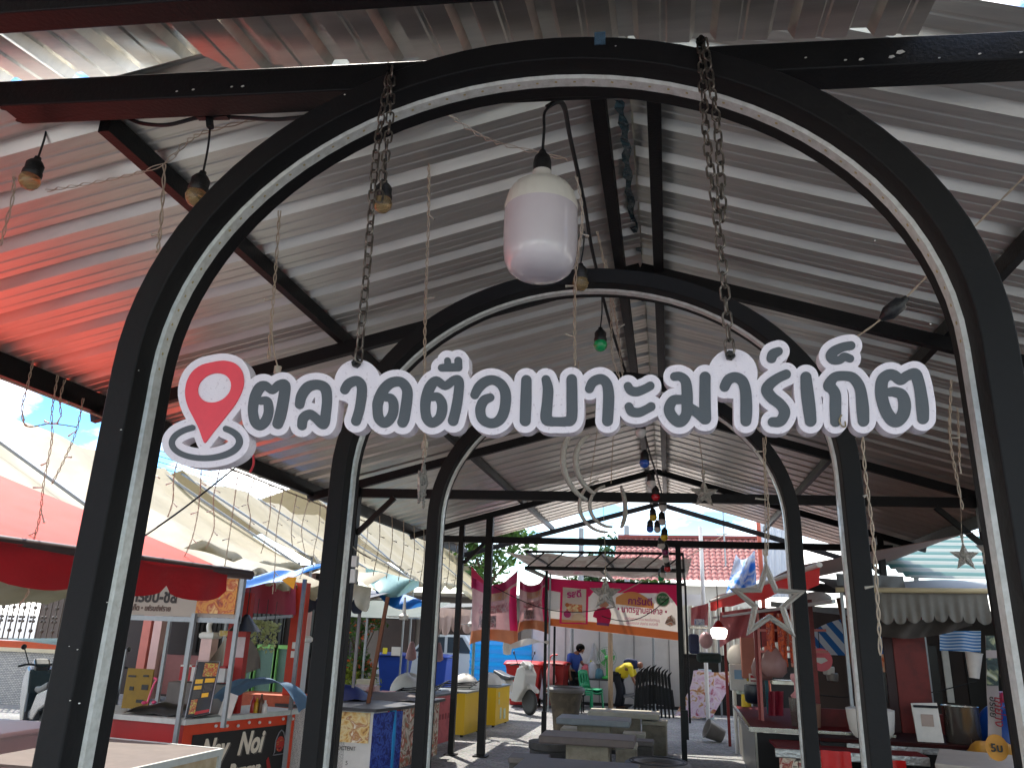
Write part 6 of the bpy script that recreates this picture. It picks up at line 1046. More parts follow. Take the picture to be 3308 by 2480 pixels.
# blue striped parasols, brown posts, pink sign
stp = stripemat('blue_white_stripes', '#2f6fae', '#d3dbe0', 4.5, (1.0, 0, .55))
sheet('striped_cloth', 'blue and white diagonally striped cloth awning behind the brown wooden posts', 'awning', lambda a, b: aY(lerp(1758, 1925, a), lerp(1372 - 38 * math.sin(PI * (a * .8 + .1)), 1412 + 10 * a - 8 * a * a, b), 11.5 - .5 * b) + V((0, .05 * math.sin(9 * a), 0)), 24, 10, stp)
sheet('striped_cloth', 'second blue and white striped cloth, half dark, nearest the right-hand arch leg', 'awning', lambda a, b: aY(lerp(2030, 2120, a), lerp(1362, 1404 + 4 * a, b), 11.6 - .4 * b) + V((0, .05 * math.sin(9 * a), 0)), 18, 8, stripemat('blue_white_bars', '#3a6f9e', '#b9c4ca', 5, (0, .6, 3.5)))
wp = thing('wooden_props', 'pair of crossed brown wooden props in the right-hand stall', 'posts', (3.0, 10, 0)); MB().bar(V((3.2, 10.0, .6)), aY(1812, 1290, 10.0), .075, .06).build('prop', brown_w, wp); MB().bar(V((3.28, 10.1, .6)), aY(1836, 1300, 10.1), .06, .06).build('prop', brown_w, wp)
ps2 = thing('round_sign', 'small round pink and white sign hanging left of the brown props', 'sign', aY(1774, 1422, 10.6)); MB().lathe([(.001, -.015), (.165, -.015), (.165, .015), (.001, .015)], aY(1773, 1424, 10.6), 28, Matrix.Rotation(PI / 2, 3, 'X')).build('disc', mat('salmon_pink_sign', '#d8606a', .5, 0, .06, 6), ps2, 40); q = aY(1773, 1424, 10.57); MB().prism([q + V((a, 0, b)) for a, b in ((-.10, -.02), (0, -.06), (.10, -.01), (.06, .03), (-.05, .03))], (0, -.006, 0)).build('white_mark', white_pl, ps2, 0); MB().tube([q + V((0, .02, .16)), q + V((0, .02, .5))], .006, 5).build('string', rubber, ps2)
fp = thing('food_picture_sign', 'orange food picture sign below the striped cloth', 'sign', aY(1930, 1440, 11)); a_, b_ = aY(1908, 1412, 11), aY(1945, 1452, 11); MB().box(((a_.x + b_.x) / 2, 11, (a_.z + b_.z) / 2), (b_.x - a_.x + .1, .03, a_.z - b_.z)).build('panel', patchmat('orange_food_print', ['#7a2a10', '#d8622a', '#d8b08a', '#b5481a'], 8), fp, 0); MB().bar((b_.x + .1, 11, .9), (b_.x + .08, 11, a_.z + .1), .04, .04).build('post', white_pl, fp)
# dark red partition stall on the right
dp = thing('dark_red_stall', 'dark red board stall with wide posts inside the second right-hand arch', 'food stall', (4, 9.6, 0))
MB().box((4.35, 9.9, .72), (3.9, .05, .62)).build('partition', dark_red, dp, 0)
q0 = aY(1968, 1430, 9.8); MB().box((q0.x, 9.82, 1.5), (.42, .06, 1.6)).build('wide_post', dark_red, dp, 0); MB().box((q0.x - .27, 9.84, 1.5), (.12, .06, 1.6)).build('wide_post', mat('darker_red_board', '#2c0c0a', .6, 0, .15, 3), dp, 0)
MB().box((5.0, 9.7, 1.04), (1.0, .10, .04)).build('lime_tray', mat('lime_green_tray', '#9aa83a', .5, 0, .15, 9), dp, 0)
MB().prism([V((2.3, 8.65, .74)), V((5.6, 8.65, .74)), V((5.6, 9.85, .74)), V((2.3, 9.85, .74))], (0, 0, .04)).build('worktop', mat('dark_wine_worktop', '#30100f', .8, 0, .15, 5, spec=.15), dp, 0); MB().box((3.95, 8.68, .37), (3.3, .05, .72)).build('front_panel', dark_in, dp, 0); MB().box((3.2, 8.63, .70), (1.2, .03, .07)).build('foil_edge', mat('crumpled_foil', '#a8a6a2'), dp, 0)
for x in (2.5, 5.5): MB().bar((x, 9.85, 0), (x, 9.85, 2.5), .06, .06).build('post', dark_red, dp)
sheet('grey_drape', 'bunched grey drape under the scalloped grey awning', 'drape', lambda a, b: aY(lerp(1902, 2105, a), lerp(1338, 1374 + 10 * math.sin(4 * a) - 16 * a, b), 9.4) + V((0, .10 * math.sin(13 * a + 2 * b), 0)), 24, 8, mat('dim_grey_drape', '#4a443f', .75, 0, .2, 6))
ga = thing('grey_awning', 'grey scalloped awning with a pale pole at the right inside the first arch', 'awning', (3.6, 9.1, 0))
mb = MB(); valance(mb, (2.92, 9.1), (4.62, 9.1), (2.57, 2.60), .30, 10, .09, .02); mb.build('valance', greycl, ga, 60)
mb = MB(); mb.grid(lambda a, b: V((lerp(2.75, 5.2, a), 9.1 + 2.0 * b, 2.60 + .28 * b + .03 * math.sin(7 * a + 2 * b))), 20, 8); mb.build('canopy', mat('pale_grey_plastic', '#7f8281', .6, 0, .1, 3, sss=.12), ga, 60)
MB().tube([V((2.72, 9.05, 2.60)), V((5.3, 9.05, 2.64))], .035, 10).build('pale_pole', mat('pale_bamboo', '#bfae86', .6, 0, .1, 5, stretch=(.3, 1, 1)), ga); MB().grid(lambda a, b: V((2.93 + .19 * a + .02 * math.sin(6 * b), 9.0, 2.55 - .75 * b + .12 * (a - .5) * (b > .9))), 4, 12).build('grey_strip', mat('pale_grey_strip', '#8b8883', .7, 0, .1, 5), ga, 60)
mb = MB(); valance(mb, (2.85, 9.6), (3.75, 9.6), (2.86, 2.84), .18, 3, .14); mb.build('rear_valance', mat('pale_grey_plastic', '#a9acab'), ga, 60)
for p in ((2.8, 9.1), (5.25, 9.1)): MB().bar((*p, 0), (*p, 2.6), .04, .04).build('pole', alu, ga)
tr_ = thing('teal_roof', 'teal and white striped corrugated roof seen under the right eave', 'roof', (6, 14, 3)); mb = MB(); mb.grid(lambda a, b: V((lerp(4.3, 11.5, a), lerp(11.2, 17.0, b), 2.93 + 1.35 * b + .03 * math.sin(b * 90))), 6, 180); mb.build('sheet', stripemat('teal_white_stripes', '#3f6862', '#868d85', 1.15, (0, 1, 0), .5, .15), tr_, 60)
for x in (4.4, 9.2): MB().bar((x, 11.3, 0), (x, 11.3, 2.95), .06, .06).build('post', alu, tr_)
gd = thing('grey_box_roof', 'dark roof edge with crumpled grey sheet and pale lamp above the brown props', 'roof', (3.1, 12, 2.6)); mb = MB(); mb.grid(lambda a, b: V((lerp(2.2, 3.9, a), lerp(11.9, 14, b), 2.75 + .25 * b + .05 * math.sin(8 * a + 5 * b))), 16, 10); mb.build('sheet', mat('dark_grey_sheet', '#3a3d3c', .6, 0, .2, 5), gd, 60); MB().bar(aY(1632, 1275, 11.8) * 0 + V((2.2, 11.85, 2.5)), V((3.9, 11.85, 2.35)), .05, .09).build('edge_bar', alu, gd); MB().sphere(V((2.95, 11.8, 2.62)), .2, 16, (1.2, .6, .5)).build('pale_dome', white_pl, gd, 60)
# blue and white sack on the roofs, white sheet
sheet('blue_sack', 'blue and white plastic sheet hung up beside the orange red pole', 'plastic sheet', lambda a, b: aY(lerp(1590 - 22 * b, 1632, a), lerp(1196 + 12 * math.sin(4 * a), 1285 - 20 * a, b), 15.5) + V((0, .15 * math.sin(8 * a + 3 * b), 0)), 16, 14, patchmat('blue_white_plastic', ['#1f6fd0', '#3a8ae0', '#e0e6ea', '#2f7fd8'], 2.2, .5, 2))
sheet('white_sheet', 'white ribbed sheet standing up behind the red edged awning', 'sheet', lambda a, b: aY(lerp(1640, 1732, a), lerp(1130, 1290, b), 18) + V((0, .05 * math.sin(40 * a), 0)), 60, 4, mat('white_ribbed_sheet', '#c4c8cc', .5, 0, .05, 3, sss=.2))
# goods on the dark red stall
lathe_thing('steel_pot', 'shiny tilted steel pot on the dark red stall', 'pot', (4.05, 8.95, .78), [(.19, 0), (.2, .01), (.205, .42), (.215, .43), (.2, .42), (.18, .1), (.001, .08)], steel, 28)
bb = thing('blue_bag', 'large dark blue plastic bag on the right end of the dark red stall', 'bag', (4.7, 9.0, .78)); mb = MB(); mb.grid(lambda a, b: V((4.72, 9.05, .78)) + V(((.46 + .05 * math.sin(10 * PI * a)) * math.cos(2 * PI * a) * math.cos(PI / 2 * b) ** .6, .3 * math.sin(2 * PI * a) * math.cos(PI / 2 * b) ** .6, .46 * math.sin(PI / 2 * b) + .03 * math.sin(6 * PI * a))), 30, 12); mb.build('body', mat('deep_blue_plastic', '#0d3f86', .35, 0, .15, 5, .2, 12), bb, 60)
tag(MB().box((4.85, 9.35, 1.28), (.42, .3, .20)).build('pink_box', mat('magenta_box', '#a8184a', .35, 0, .08, 5), smooth=0, bevel=.03), 'magenta plastic box on top of the blue bag', 'box')
wc = thing('price_card', 'white price card with a pale frame standing on the dark red stall', 'card', (3.6, 8.85, .78)); MB().box((3.62, 8.85, 1.0), (.30, .03, .46), R=Matrix.Rotation(-.06, 3, 'Y')).build('panel', white_pl, wc, 0); MB().box((3.615, 8.83, 1.19), (.28, .012, .03)).build('line', navy, wc, 0); MB().box((3.62, 8.83, 1.03), (.14, .01, .14)).build('grey_patch', mat('pale_brown_patch', '#a8958a', .6, 0, .06, 9), wc, 0)
hb = thing('white_bowl', 'white helmet-shaped cooker with a dark round knob on the right-hand counter', 'cooker', (2.95, 8.9, .78)); MB().lathe([(.20, 0), (.26, .08), (.28, .22), (.29, .34), (.25, .35), (.001, .33)], (2.98, 8.95, .78), 28).build('body', white_pl, hb, 50); MB().lathe([(.001, 0), (.06, 0), (.06, .03), (.03, .04)], V((2.95, 8.68, 1.0)), 16, Matrix.Rotation(PI / 2, 3, 'X')).build('knob', rubber, hb, 50)
yb2 = MB(); yb2.grid(lambda a, b: V((3.95 + .55 * a, 8.3 + .3 * b, .74 + .16 * math.sin(PI * a) ** .5 * math.sin(PI * b) ** .5 + .02 * math.sin(14 * a))), 14, 8); tag(yb2.build('yellow_bag', mat('mustard_bag', '#a8761a', .6, 0, .15, 6), smooth=60), 'mustard yellow bag between the steel pot and the blue bag', 'bag')
nb = thing('white_carton', 'open white carton at the bottom right in front of the dark red stall', 'carton', (3.5, 7.6, .5)); mb = MB(); mb.add([V((3.25, 7.45, .72)), V((4.2, 7.05, .72)), V((4.6, 7.75, .80)), V((3.5, 8.1, .80)), V((3.3, 7.5, .40)), V((4.2, 7.1, .40)), V((4.55, 7.75, .40)), V((3.5, 8.05, .40))], [(0, 1, 2, 3), (4, 7, 6, 5), (0, 4, 5, 1), (1, 5, 6, 2), (2, 6, 7, 3), (3, 7, 4, 0)]); mb.build('box', mat('dull_white_carton', '#a59c92', .6, 0, .1, 4), nb, 0, bevel=.02); MB().box((3.9, 7.6, .2), (.8, .6, .4)).build('stand', dark_in, nb, 0)
# narrow printed banner beside the right post; hanging bouquet
vb = thing('upright_banner', 'narrow upright banner with black and red Thai lettering beside the right shelter post', 'banner', (4.1, 7.6, 0))
q0, q1, q2, q3 = aY(2128, 1372, 7.6), aY(2150, 1372, 7.6), aY(2168, 1640, 7.3), aY(2136, 1640, 7.3)
def vpt(u, v, o=0.): return q0.lerp(q1, u).lerp(q3.lerp(q2, u), v) + V((0, -o, 0))
mb = MB(); mb.grid(lambda a, b: vpt(a, b, .01 * math.sin(12 * b)), 6, 30); mb.build('cloth', mat('pale_banner_cloth', '#a89c98', .6, 0, .1, 5), vb, 60); mb = MB(); mb.grid(lambda a, b: vpt(a, lerp(0, .42, b), .014 + .01 * math.sin(12 * b)), 6, 16); mb.build('leaf_print', patchmat('white_flower_print', ['#1d2422', '#2c3a36', '#3d4f48', '#b5b98a', '#d5d6c4'], 7, .6, 3), vb, 60)
dn = (q3 - q0).normalized(); rg = (q1 - q0).normalized()
text('อร่อย', vpt(.12, .50, .03), dn, rg, .10, blackp, 'lettering', vb, depth=.003); text('ไก่ย่าง', vpt(.52, .50, .03), dn, rg, .13, mat('crimson_letter', '#a31a2a', .5, 0, .05, 9), 'lettering', vb, depth=.003)
bd2 = MB().prism([vpt(.5, .905, .03) + V((.11 * math.cos(a), 0, .13 * math.sin(a))) for a in np.linspace(0, 2 * PI, 25)[:-1]], (0, -.004, 0)).build('price_disc', mat('amber_disc', '#c98a2a', .5, 0, .1, 9), vb, 0); text('5บ', vpt(.5, .935, .045), (1, 0, 0), (0, 0, 1), .11, blackp, 'lettering', bd2, align='CENTER', depth=.003, bold=.003)
hq = MB(); random.seed(4)
for i in range(160): c = V((4.95 + random.gauss(0, .12), 9.2 + random.gauss(0, .1), 1.55 + random.gauss(0, .28))); u = V((random.gauss(0, 1), random.gauss(0, 1), random.gauss(0, 1))).normalized() * .06; w_ = u.orthogonal().normalized() * .04; hq.add([c - u, c + w_, c + u, c - w_], [(0, 1, 2, 3)])
hb2 = thing('dried_bundle', 'brown and yellow dried bundle hanging under the striped cloth at the right', 'bundle', (4.95, 9.2, 1.55)); hq.build('leaves', mat('dried_brown_leaf', '#5a4028', .8, 0, .4, 9, col2='#8a7a3a', thr=(.5, .6)), hb2, 0, weld=False)
t = thing('white_cup', 'tall white cup hanging in the gap right of the wide dark red post', 'cup', (4.6, 9.3, 1.6)); q = aY(2104, 1436, 9.3); MB().lathe([(.06, -.16), (.10, .14), (.11, .16), (.001, .14)], q, 18, Matrix.Rotation(.12, 3, 'Y')).build('body', white_pl, t, 50)

# mostly unseen pale roofs added on the right to bounce sunlight into the shelter
for lb, y0, y1, x0 in (('added pale tarpaulin on the right, beyond the shelter post, brightening the shelter roof', 3.2, 8.8, 5.3), ('added unseen pale tarpaulin outside the right edge of the shelter, brightening its roof', -3.0, 2.9, 4.9)):
    t = thing('bounce_roof', lb, 'tarpaulin', (7, (y0 + y1) / 2, 0), 'added pale roofs on the right'); mb = MB(); mb.grid(lambda a, b: V((lerp(x0, 9.6, a), lerp(y0, y1, b), 2.72 + .75 * a - .10 * math.sin(PI * b) + .03 * math.sin(7 * b + 5 * a))), 20, 24); mb.build('sheet', mat('bounce_tarp', '#a8a294', .6, 0, .08, 2, .2, 6, sss=.15), t, 60)
    for x, y in ((x0 + .1, y0 + .1), (x0 + .1, y1 - .1), (9.4, y0 + .1), (9.4, y1 - .1)): MB().bar((x, y, 0), (x, y, 2.72 if x < 9 else 3.4), .05, .05).build('pole', alu, t)
# ------------------------------------------------------------------ fairy light wires and ornaments
random.seed(21)
clearp = mat('clear_led_plastic', '#cfc5b4', .25, 0, .06, 20, trans=.35); starm = mat('clear_ornament_plastic', '#c9c2b6', .2, 0, .08, 30, .25, 120, trans=.45)
def strand(label, pts, led=(), grp='fairy light drops', nm='fairy_light_drop', r=.0035, tw=.006, pitch=.055):
    """twisted two-core wire through points of the place with stub leds branching off"""
    P = catmull([V(p) for p in pts], 10); t = thing(nm, label, 'fairy light', P[0], grp); L = 0; a = []; b = []
    Q = [P[0]]
    for p, q in zip(P, P[1:]):
        n = max(1, int((q - p).length / (pitch / 5)))
        Q += [p.lerp(q, (k + 1) / n) for k in range(n)]
    for i, p in enumerate(Q):
        ph = 2 * PI * i / 10; d = V((math.cos(ph) * tw, math.sin(ph) * tw, 0)); a.append(p + d); b.append(p - d)
    mb = MB(); mb.tube(a, r, 4, cap=False); mb.tube(b, r, 4, cap=False); mb.build('wire', wire_w, t, 60)
    for u, dx, dz in led:
        p = Q[min(len(Q) - 1, int(u * (len(Q) - 1)))]; MB().tube([p, p + V((dx, 0, dz)) * .6, p + V((dx, 0, dz))], [r, r * 1.6, r * 2.2], 6).build('led', clearp, t, 60)
    return t
def star_pts(c, R, ang=0., ry=1.): return [c + V((R * (1 if k % 2 == 0 else .42) * math.sin(PI * k / 5 + ang), 0, R * (1 if k % 2 == 0 else .42) * math.cos(PI * k / 5 + ang))) for k in range(10)]
def star(label, c, R, hollow, yaw=0., string=None):
    c = V(c); t = thing('star_ornament', label, 'star ornament', c); rot = Matrix.Rotation(yaw, 3, 'Z'); P = [c + rot @ (p - c) for p in star_pts(c, R)]
    if hollow:
        mb = MB(); inn = [c + (p - c) * .67 for p in P]; d = rot @ V((0, .03, 0)); n = 10; v = []
        for p, q in zip(P, inn): v += [p - d * .5, (p + q) / 2 - d, q - d * .5, q + d * .5, p + d * .5]
        mb.add(v, [(k * 5 + j, k * 5 + (j + 1) % 5, ((k + 1) % n) * 5 + (j + 1) % 5, ((k + 1) % n) * 5 + j) for k in range(n) for j in range(5)]); mb.build('frame', starm, t, 30)
    else:
        mb = MB(); d = rot @ V((0, -.035 * R / .2, 0)); n = len(P); v = P + [c + d, c - d]; mb.add(v, [(k, (k + 1) % n, n) for k in range(n)] + [((k + 1) % n, k, n + 1) for k in range(n)]); mb.build('body', starm, t, 0)
        md = MB(); rng = random.Random(int(R * 1000))
        for _ in range(110):
            k = rng.randrange(10); a, b = P[k], P[(k + 1) % 10]; u, w = rng.random(), rng.random(); u, w = (1 - u, 1 - w) if u + w > 1 else (u, w); p = c + (a - c) * u * .95 + (b - c) * w * .95 + d * (1 - u - w) ; md.sphere(p, .011 * R / .2, 6, (1, .6, 1))
        md.build('facets', chrome, t, 60)
    top = P[0]; MB().tube([top - V((0, 0, .01)), top + V((0, 0, .035)), top + V((0, 0, .04)), top + V((0, 0, .075))], [.012, .010, .018, .018], 10).build('cap', clearp, t, 40)
    if string is not None: MB().tube(catmull([top + V((0, 0, .07)), (top + V(string)) / 2 + V((.005, 0, 0)), V(string)], 6), .0035, 5).build('string', wire_w, t)
    return t
star('large hollow white star hanging in front of the third arch leg on the right', aY(1660, 1300, 3.0), .262, True, .15, aY(1648, 945, 3.0))
star('sparkling solid star hanging in front of the pink food banner', aY(1308, 1282, 7.0), .20, False, 0, aY(1303, 1090, 7.0))
star('small pale star hanging right of the ridge bulbs, under the tie beam', aY(1521, 1066, 4.6), .135, False, .2, aY(1510, 945, 4.6))
star('star seen edge-on, hanging left of centre below the sign', aY(912, 1045, 1.3), .145, False, 1.72, aY(918, 955, 1.3))
star('hollow star mostly hidden behind the left letters of the sign', aY(588, 888, .75), .145, True, .5, aY(585, 700, .75))
star('tiny pale star hanging far right near the right post', aY(2084, 1202, 6.2), .15, False, .1, aY(2068, 1010, 6.2))
star('pale star half hidden by the right leg of the first arch', aY(2138, 1190, 4.0), .12, True, .5, aY(2140, 1080, 4.0))
def crescent(label, c, R, a0, a1, thick, yaw, string):
    c = V(c); t = thing('moon_ornament', label, 'moon ornament', c, 'crescent ornaments'); rot = Matrix.Rotation(yaw, 3, 'Z'); A = np.linspace(math.radians(a0), math.radians(a1), 22)
    for k, (f, o) in enumerate(((1, 0), (.80, .26))):
        mb = MB(); mb.tube([c + rot @ V((R * f * math.cos(a) + R * o * (.75 if k else 0), 0, R * f * math.sin(a))) for a in A], [thick * (.7 + .5 * math.sin(PI * i / 21)) for i in range(22)], 8); mb.build('arc', starm, t, 60)
    MB().tube([c + rot @ V((-R * .6, 0, R * .8)), V(string)], .0035, 5).build('string', wire_w, t); return t
crescent('large clear crescent hanging just below the middle of the sign', aY(1285, 1000, 2.6), .26, 118, 255, .017, .75, aY(1250, 780, 2.6))
crescent('smaller clear crescent under the tie beam, left of the ridge bulbs', aY(1308, 1092, 4.4), .23, 105, 275, .014, .2, aY(1290, 930, 4.4))
crescent('narrow clear crescent seen almost edge-on beside the smaller one', aY(1332, 1090, 4.1), .20, -60, 60, .018, 1.25, aY(1325, 930, 4.1))
# long drops near the camera
strand('long twisted drop passing in front of the second arch left of centre', [aY(926, 268, 1.2), aY(926, 460, 1.2), aY(918, 700, 1.2), aY(918, 985, 1.25)], [(.06, -.05, .04), (.31, .035, -.03), (.57, .05, 0)])
strand('twisted drop left of the left sign chain', [aY(604, 455, .75), aY(597, 560, .75), aY(586, 700, .75), aY(580, 775, .75)], [(.62, -.045, 0)])
strand('twisted drop right of the big white lamp', [aY(1245, 380, 1.1), aY(1258, 470, 1.15), aY(1243, 600, 1.2), aY(1242, 790, 1.2)], [(.28, .04, -.02), (.55, -.05, .0), (.85, -.05, .02)])
strand('tangled drop beside the green bulb', [aY(1290, 500, 2.2), aY(1318, 640, 2.3), aY(1322, 760, 2.3), aY(1340, 820, 2.3)], [(.4, -.06, .02)])
strand('thin drop just right of the green bulb', [aY(1308, 560, 2.6), aY(1332, 700, 2.6), aY(1345, 815, 2.6)], [(.6, .05, .03)])
strand('drop falling past the second arch leg on the right', [aY(1863, 935, 1.35), aY(1868, 1010, 1.35), aY(1885, 1150, 1.35), aY(1896, 1300, 1.35), aY(1902, 1415, 1.35)], [(.30, -.02, -.01), (.7, -.05, -.01)])
strand('drop hanging in front of the third arch on the right', [aY(1655, 930, 2.9), aY(1652, 1000, 2.9), aY(1660, 1100, 2.9), aY(1657, 1200, 2.9)], [(.18, -.06, 0), (.55, -.08, .01)])
strand('drop with a black plug near the right eave', [aY(2055, 820, 2.5), aY(2052, 940, 2.5), aY(2068, 1040, 2.5), aY(2080, 1100, 2.5)], [(.5, .05, 0)])
strand('wires looped from the first arch top towards the big lamp', [aY(968, 248, .6), aY(1050, 300, .6), aY(1140, 325, .6), aY(1225, 345, .6)], [], r=.0025, tw=.012)
strand('loose wires looped under the front beam between the two left bulbs', [aY(560, 255, .25), aY(480, 275, .25), aY(430, 290, .25), aY(400, 310, .25), aY(350, 355, .25), aY(250, 385, .25), aY(100, 412, .25)], [(.4, -.02, -.03)], r=.0025, tw=.010)
strand('short drop from the tangle right of the far left bulb', [aY(355, 355, .25), aY(352, 420, .25), aY(346, 500, .25), aY(340, 545, .25)], [(.7, -.04, 0)])
strand('drop at the extreme left edge behind the first bulb', [aY(20, 265, .3), aY(30, 400, .3), aY(14, 480, .3), aY(0, 530, .3)], [])
# wire with a black connector on the right
t = strand('pale wire crossing to the right edge with a black taped connector', [aY(1850, 728, .9), aY(1905, 688, .85), aY(1975, 625, .8), aY(2090, 505, .6), aY(2225, 370, .4)], [], nm='connector_wire', grp=None, r=.003, tw=.003)
a, b = aY(1902, 690, .85), aY(1960, 643, .81); MB().tube([a, a.lerp(b, .12), a.lerp(b, .3), a.lerp(b, .75), a.lerp(b, .85), b], [.010, .02, .034, .032, .016, .014], 10).build('connector', mat('black_tape', '#17171a', .4, 0, .2, 30, .3, 60), t, 50)
strand('short stub with a small black plug below the right rafter', [aY(2068, 880, 3.5), aY(2072, 960, 3.5), aY(2072, 998, 3.5)], [(.98, 0, -.09)])
# icicle curtain along the left eave
ex = -3.80
tag(MB().tube(catmull([V((ex - .02, .0, 3.36)), V((ex, 1.0, 3.40)), V((ex, 2.2, 3.41)), V((ex, 3.2, 3.40)), V((ex, 5.0, 3.38)), V((ex, 6.6, 3.36)), V((ex, 8.4, 3.36))], 8), .009, 6).build('eave_wire', wire_w), 'main fairy light wire along the left eave beam', 'wire')
strand('branching drop with a loop in front of the blue sky at the far left', [aX(75, 765, ex), aX(60, 830, ex), aX(48, 880, ex), aX(58, 920, ex), aX(110, 915, ex), aX(165, 922, ex)], [(.4, .03, -.06), (.75, -.06, .02)])
strand('long drop reaching down past the red awning at the far left', [aX(125, 810, ex), aX(112, 890, ex), aX(112, 950, ex), aX(95, 1040, ex), aX(85, 1120, ex), aX(62, 1200, ex), aX(48, 1250, ex), aX(62, 1275, ex), aX(40, 1310, ex)], [(.2, .05, 0), (.35, -.05, -.02), (.45, -.08, 0), (.55, .05, -.09), (.65, -.05, -.02), (.83, -.10, -.05)])
strand('second drop crossing the sky beside the looped one', [aX(180, 860, ex), aX(165, 930, ex), aX(140, 990, ex), aX(112, 1045, ex)], [(.35, -.06, -.04), (.7, .05, 0)])
strand('short drop between the loop and the first arch leg', [aX(140, 820, ex), aX(130, 860, ex), aX(132, 900, ex)], [(.6, .07, 0), (.95, -.02, -.06)])
k = 0
for i in range(17):
    y = 3.0 + .33 * i; z0 = 3.38; ln = (.75, 1.15, .6, .95, .8, 1.25, .55)[i % 7]; px_ = [V((ex, y, z0)), V((ex + random.uniform(-.03, .03), y + random.uniform(-.05, .05), z0 - ln * .4)), V((ex + random.uniform(-.04, .04), y + random.uniform(-.05, .05), z0 - ln * .75)), V((ex, y + random.uniform(-.05, .05), z0 - ln))]
    strand('thin icicle drop of the curtain along the left eave, in front of the cream roofs', px_, [(random.uniform(.2, .35), .06, -.03), (.55, -.07, -.02), (.8, .05, -.04)], grp='icicle curtain along the left eave', r=.0032, tw=.004)
for i in range(9):
    y = 7.4 + .5 * i; strand('far icicle drop beyond the black post on the left', [V((ex + .5, y, 3.4)), V((ex + .52, y + .04, 3.0)), V((ex + .5, y - .03, 2.55))], [(.4, .07, -.02), (.75, -.07, -.02)], grp='far icicle drops on the left', r=.004, tw=.004)
tag(MB().tube(catmull([aX(300, 1165, -3.6), aX(400, 1095, -3.55), aX(520, 1000, -3.5)], 5), .008, 6).build('stay_wire', rubber), 'straight dark stay wire rising from the red awning to the left eave', 'wire')
# red tag and black cable under the front beam
tag(MB().tube(catmull([aY(545, 968, 1.2), aY(548, 1000, 1.2), aY(540, 1020, 1.2)], 5), .006, 6).build('red_ribbon', mat('red_ribbon', '#c8323a', .6, 0, .05, 9)), 'short red ribbon hanging just below the left end of the sign', 'ribbon')
cab = thing('beam_cable', 'black cable slung under the front beam with a tee connector', 'cable', aY(450, 262, .12)); MB().tube(catmull([aY(262, 246, .15), aY(300, 265, .15), aY(360, 270, .15), aY(420, 256, .15), aY(455, 252, .15), aY(520, 254, .15), aY(600, 258, .15), aY(690, 248, .15)], 6), .009, 7).build('cable', rubber, cab); MB().bar(aY(428, 252, .14), aY(494, 250, .14), .026, .026).build('connector', rubber, cab); MB().bar(aY(452, 252, .14), aY(454, 276, .14), .026, .022).build('connector', rubber, cab)
# patches of foil tape along the ridge, second black wire on the lamp
tp = thing('tape_strip', 'crumpled teal foil tape strip hanging along the ridge gap', 'tape', aY(1350, 260, 1.1)); mb = MB(); P_ = [aY(1335, 215, 1.0), aY(1350, 290, 1.3), aY(1356, 380, 1.8), aY(1366, 470, 2.5), aY(1380, 560, 3.2), aY(1386, 700, 4.6)]; C_ = catmull(P_, 8)
mb.add([q for i, p in enumerate(C_) for q in (p + V((-.022 + .01 * math.sin(i * 1.9), 0, .01 * math.sin(i * 2.3))), p + V((.022 + .01 * math.sin(i * 1.3), .01, 0)))], [(2 * i, 2 * i + 1, 2 * i + 3, 2 * i + 2) for i in range(len(C_) - 1)]); mb.build('strip', mat('teal_foil', '#43585c', .25, .6, .2, 30, .3, 60), tp, 0)
t2 = MB(); t2.prism([aY(1284, 70, -.12), aY(1308, 68, -.12), aY(1308, 95, -.12), aY(1284, 96, -.12)], (0, .01, 0)); tag(t2.build('tape_patch', mat('silver_blue_tape', '#6f8fa8', .2, .7, .2, 40, .4, 60), smooth=0), 'small silver-blue tape patch above the crown of the first arch', 'tape')
# paint chips on the front beam and arches
wc_ = mat('paint_chip_white', '#cfcac0', .7, 0, .05, 9); rnd = random.Random(3)
def chips(par, pts): 
    mb = MB(); [mb.prism([V(p) + V((a * s, 0, b * s)) for a, b in ((-1, -.3), (-.2, -.6), (1, -.1), (.5, .5), (-.6, .4))], (0, -.002, 0)) for p, s in pts]; mb.build('paint_chips', wc_, par, 0)
fb = bL + V((0, 0, 0)); pts = []
for u, v, s in ((.24, .03, .006), (.255, .035, .007), (.29, .04, .006), (.30, .04, .008), (.80, .03, .006), (.812, .03, .010), (.835, .035, .012), (.842, .055, .016), (.90, .03, .006), (.93, .028, .007), (.77, .05, .005), (.87, .02, .005)): pts.append((bL.lerp(bR, u) + V((0, -.002, v)), s))
chips(can, pts)

chips(arch1, [(aY(x, y, -.1165), s) for x, y, s in ((262, 928, .004), (168, 1402, .003), (152, 1512, .003), (172, 1518, .004), (232, 1300, .003), (150, 1395, .002), (300, 800, .0025), (745, 205, .004), (1330, 100, .003), (1890, 520, .003), (2010, 700, .003))])
# ------------------------------------------------------------------ small goods in the stalls
def boxat(name, label, cat, x0, y0, x1, y1, Yd, dep, m, bev=.006):
    a, b = aY(x0, y0, Yd), aY(x1, y1, Yd); t = thing(name, label, cat, (a + b) / 2); MB().box(((a.x + b.x) / 2, Yd + dep / 2, (a.z + b.z) / 2), (abs(b.x - a.x), dep, abs(a.z - b.z))).build('body', m, t, 0, bevel=bev); return t, a, b
t, a, b = boxat('price_box', 'white box with a red label hanging over the red stall, beside the coral box', 'box', 1618, 1454, 1636, 1475, 11.0, .06, white_pl); MB().box(((a.x + b.x) / 2, 10.99, lerp(a.z, b.z, .3)), (abs(b.x - a.x) * .7, .01, abs(a.z - b.z) * .3)).build('red_label', redm, t, 0); MB().box(((a.x + b.x) / 2, 10.99, lerp(a.z, b.z, .75)), (abs(b.x - a.x) * .7, .01, abs(a.z - b.z) * .14)).build('dark_label', maroon, t, 0)
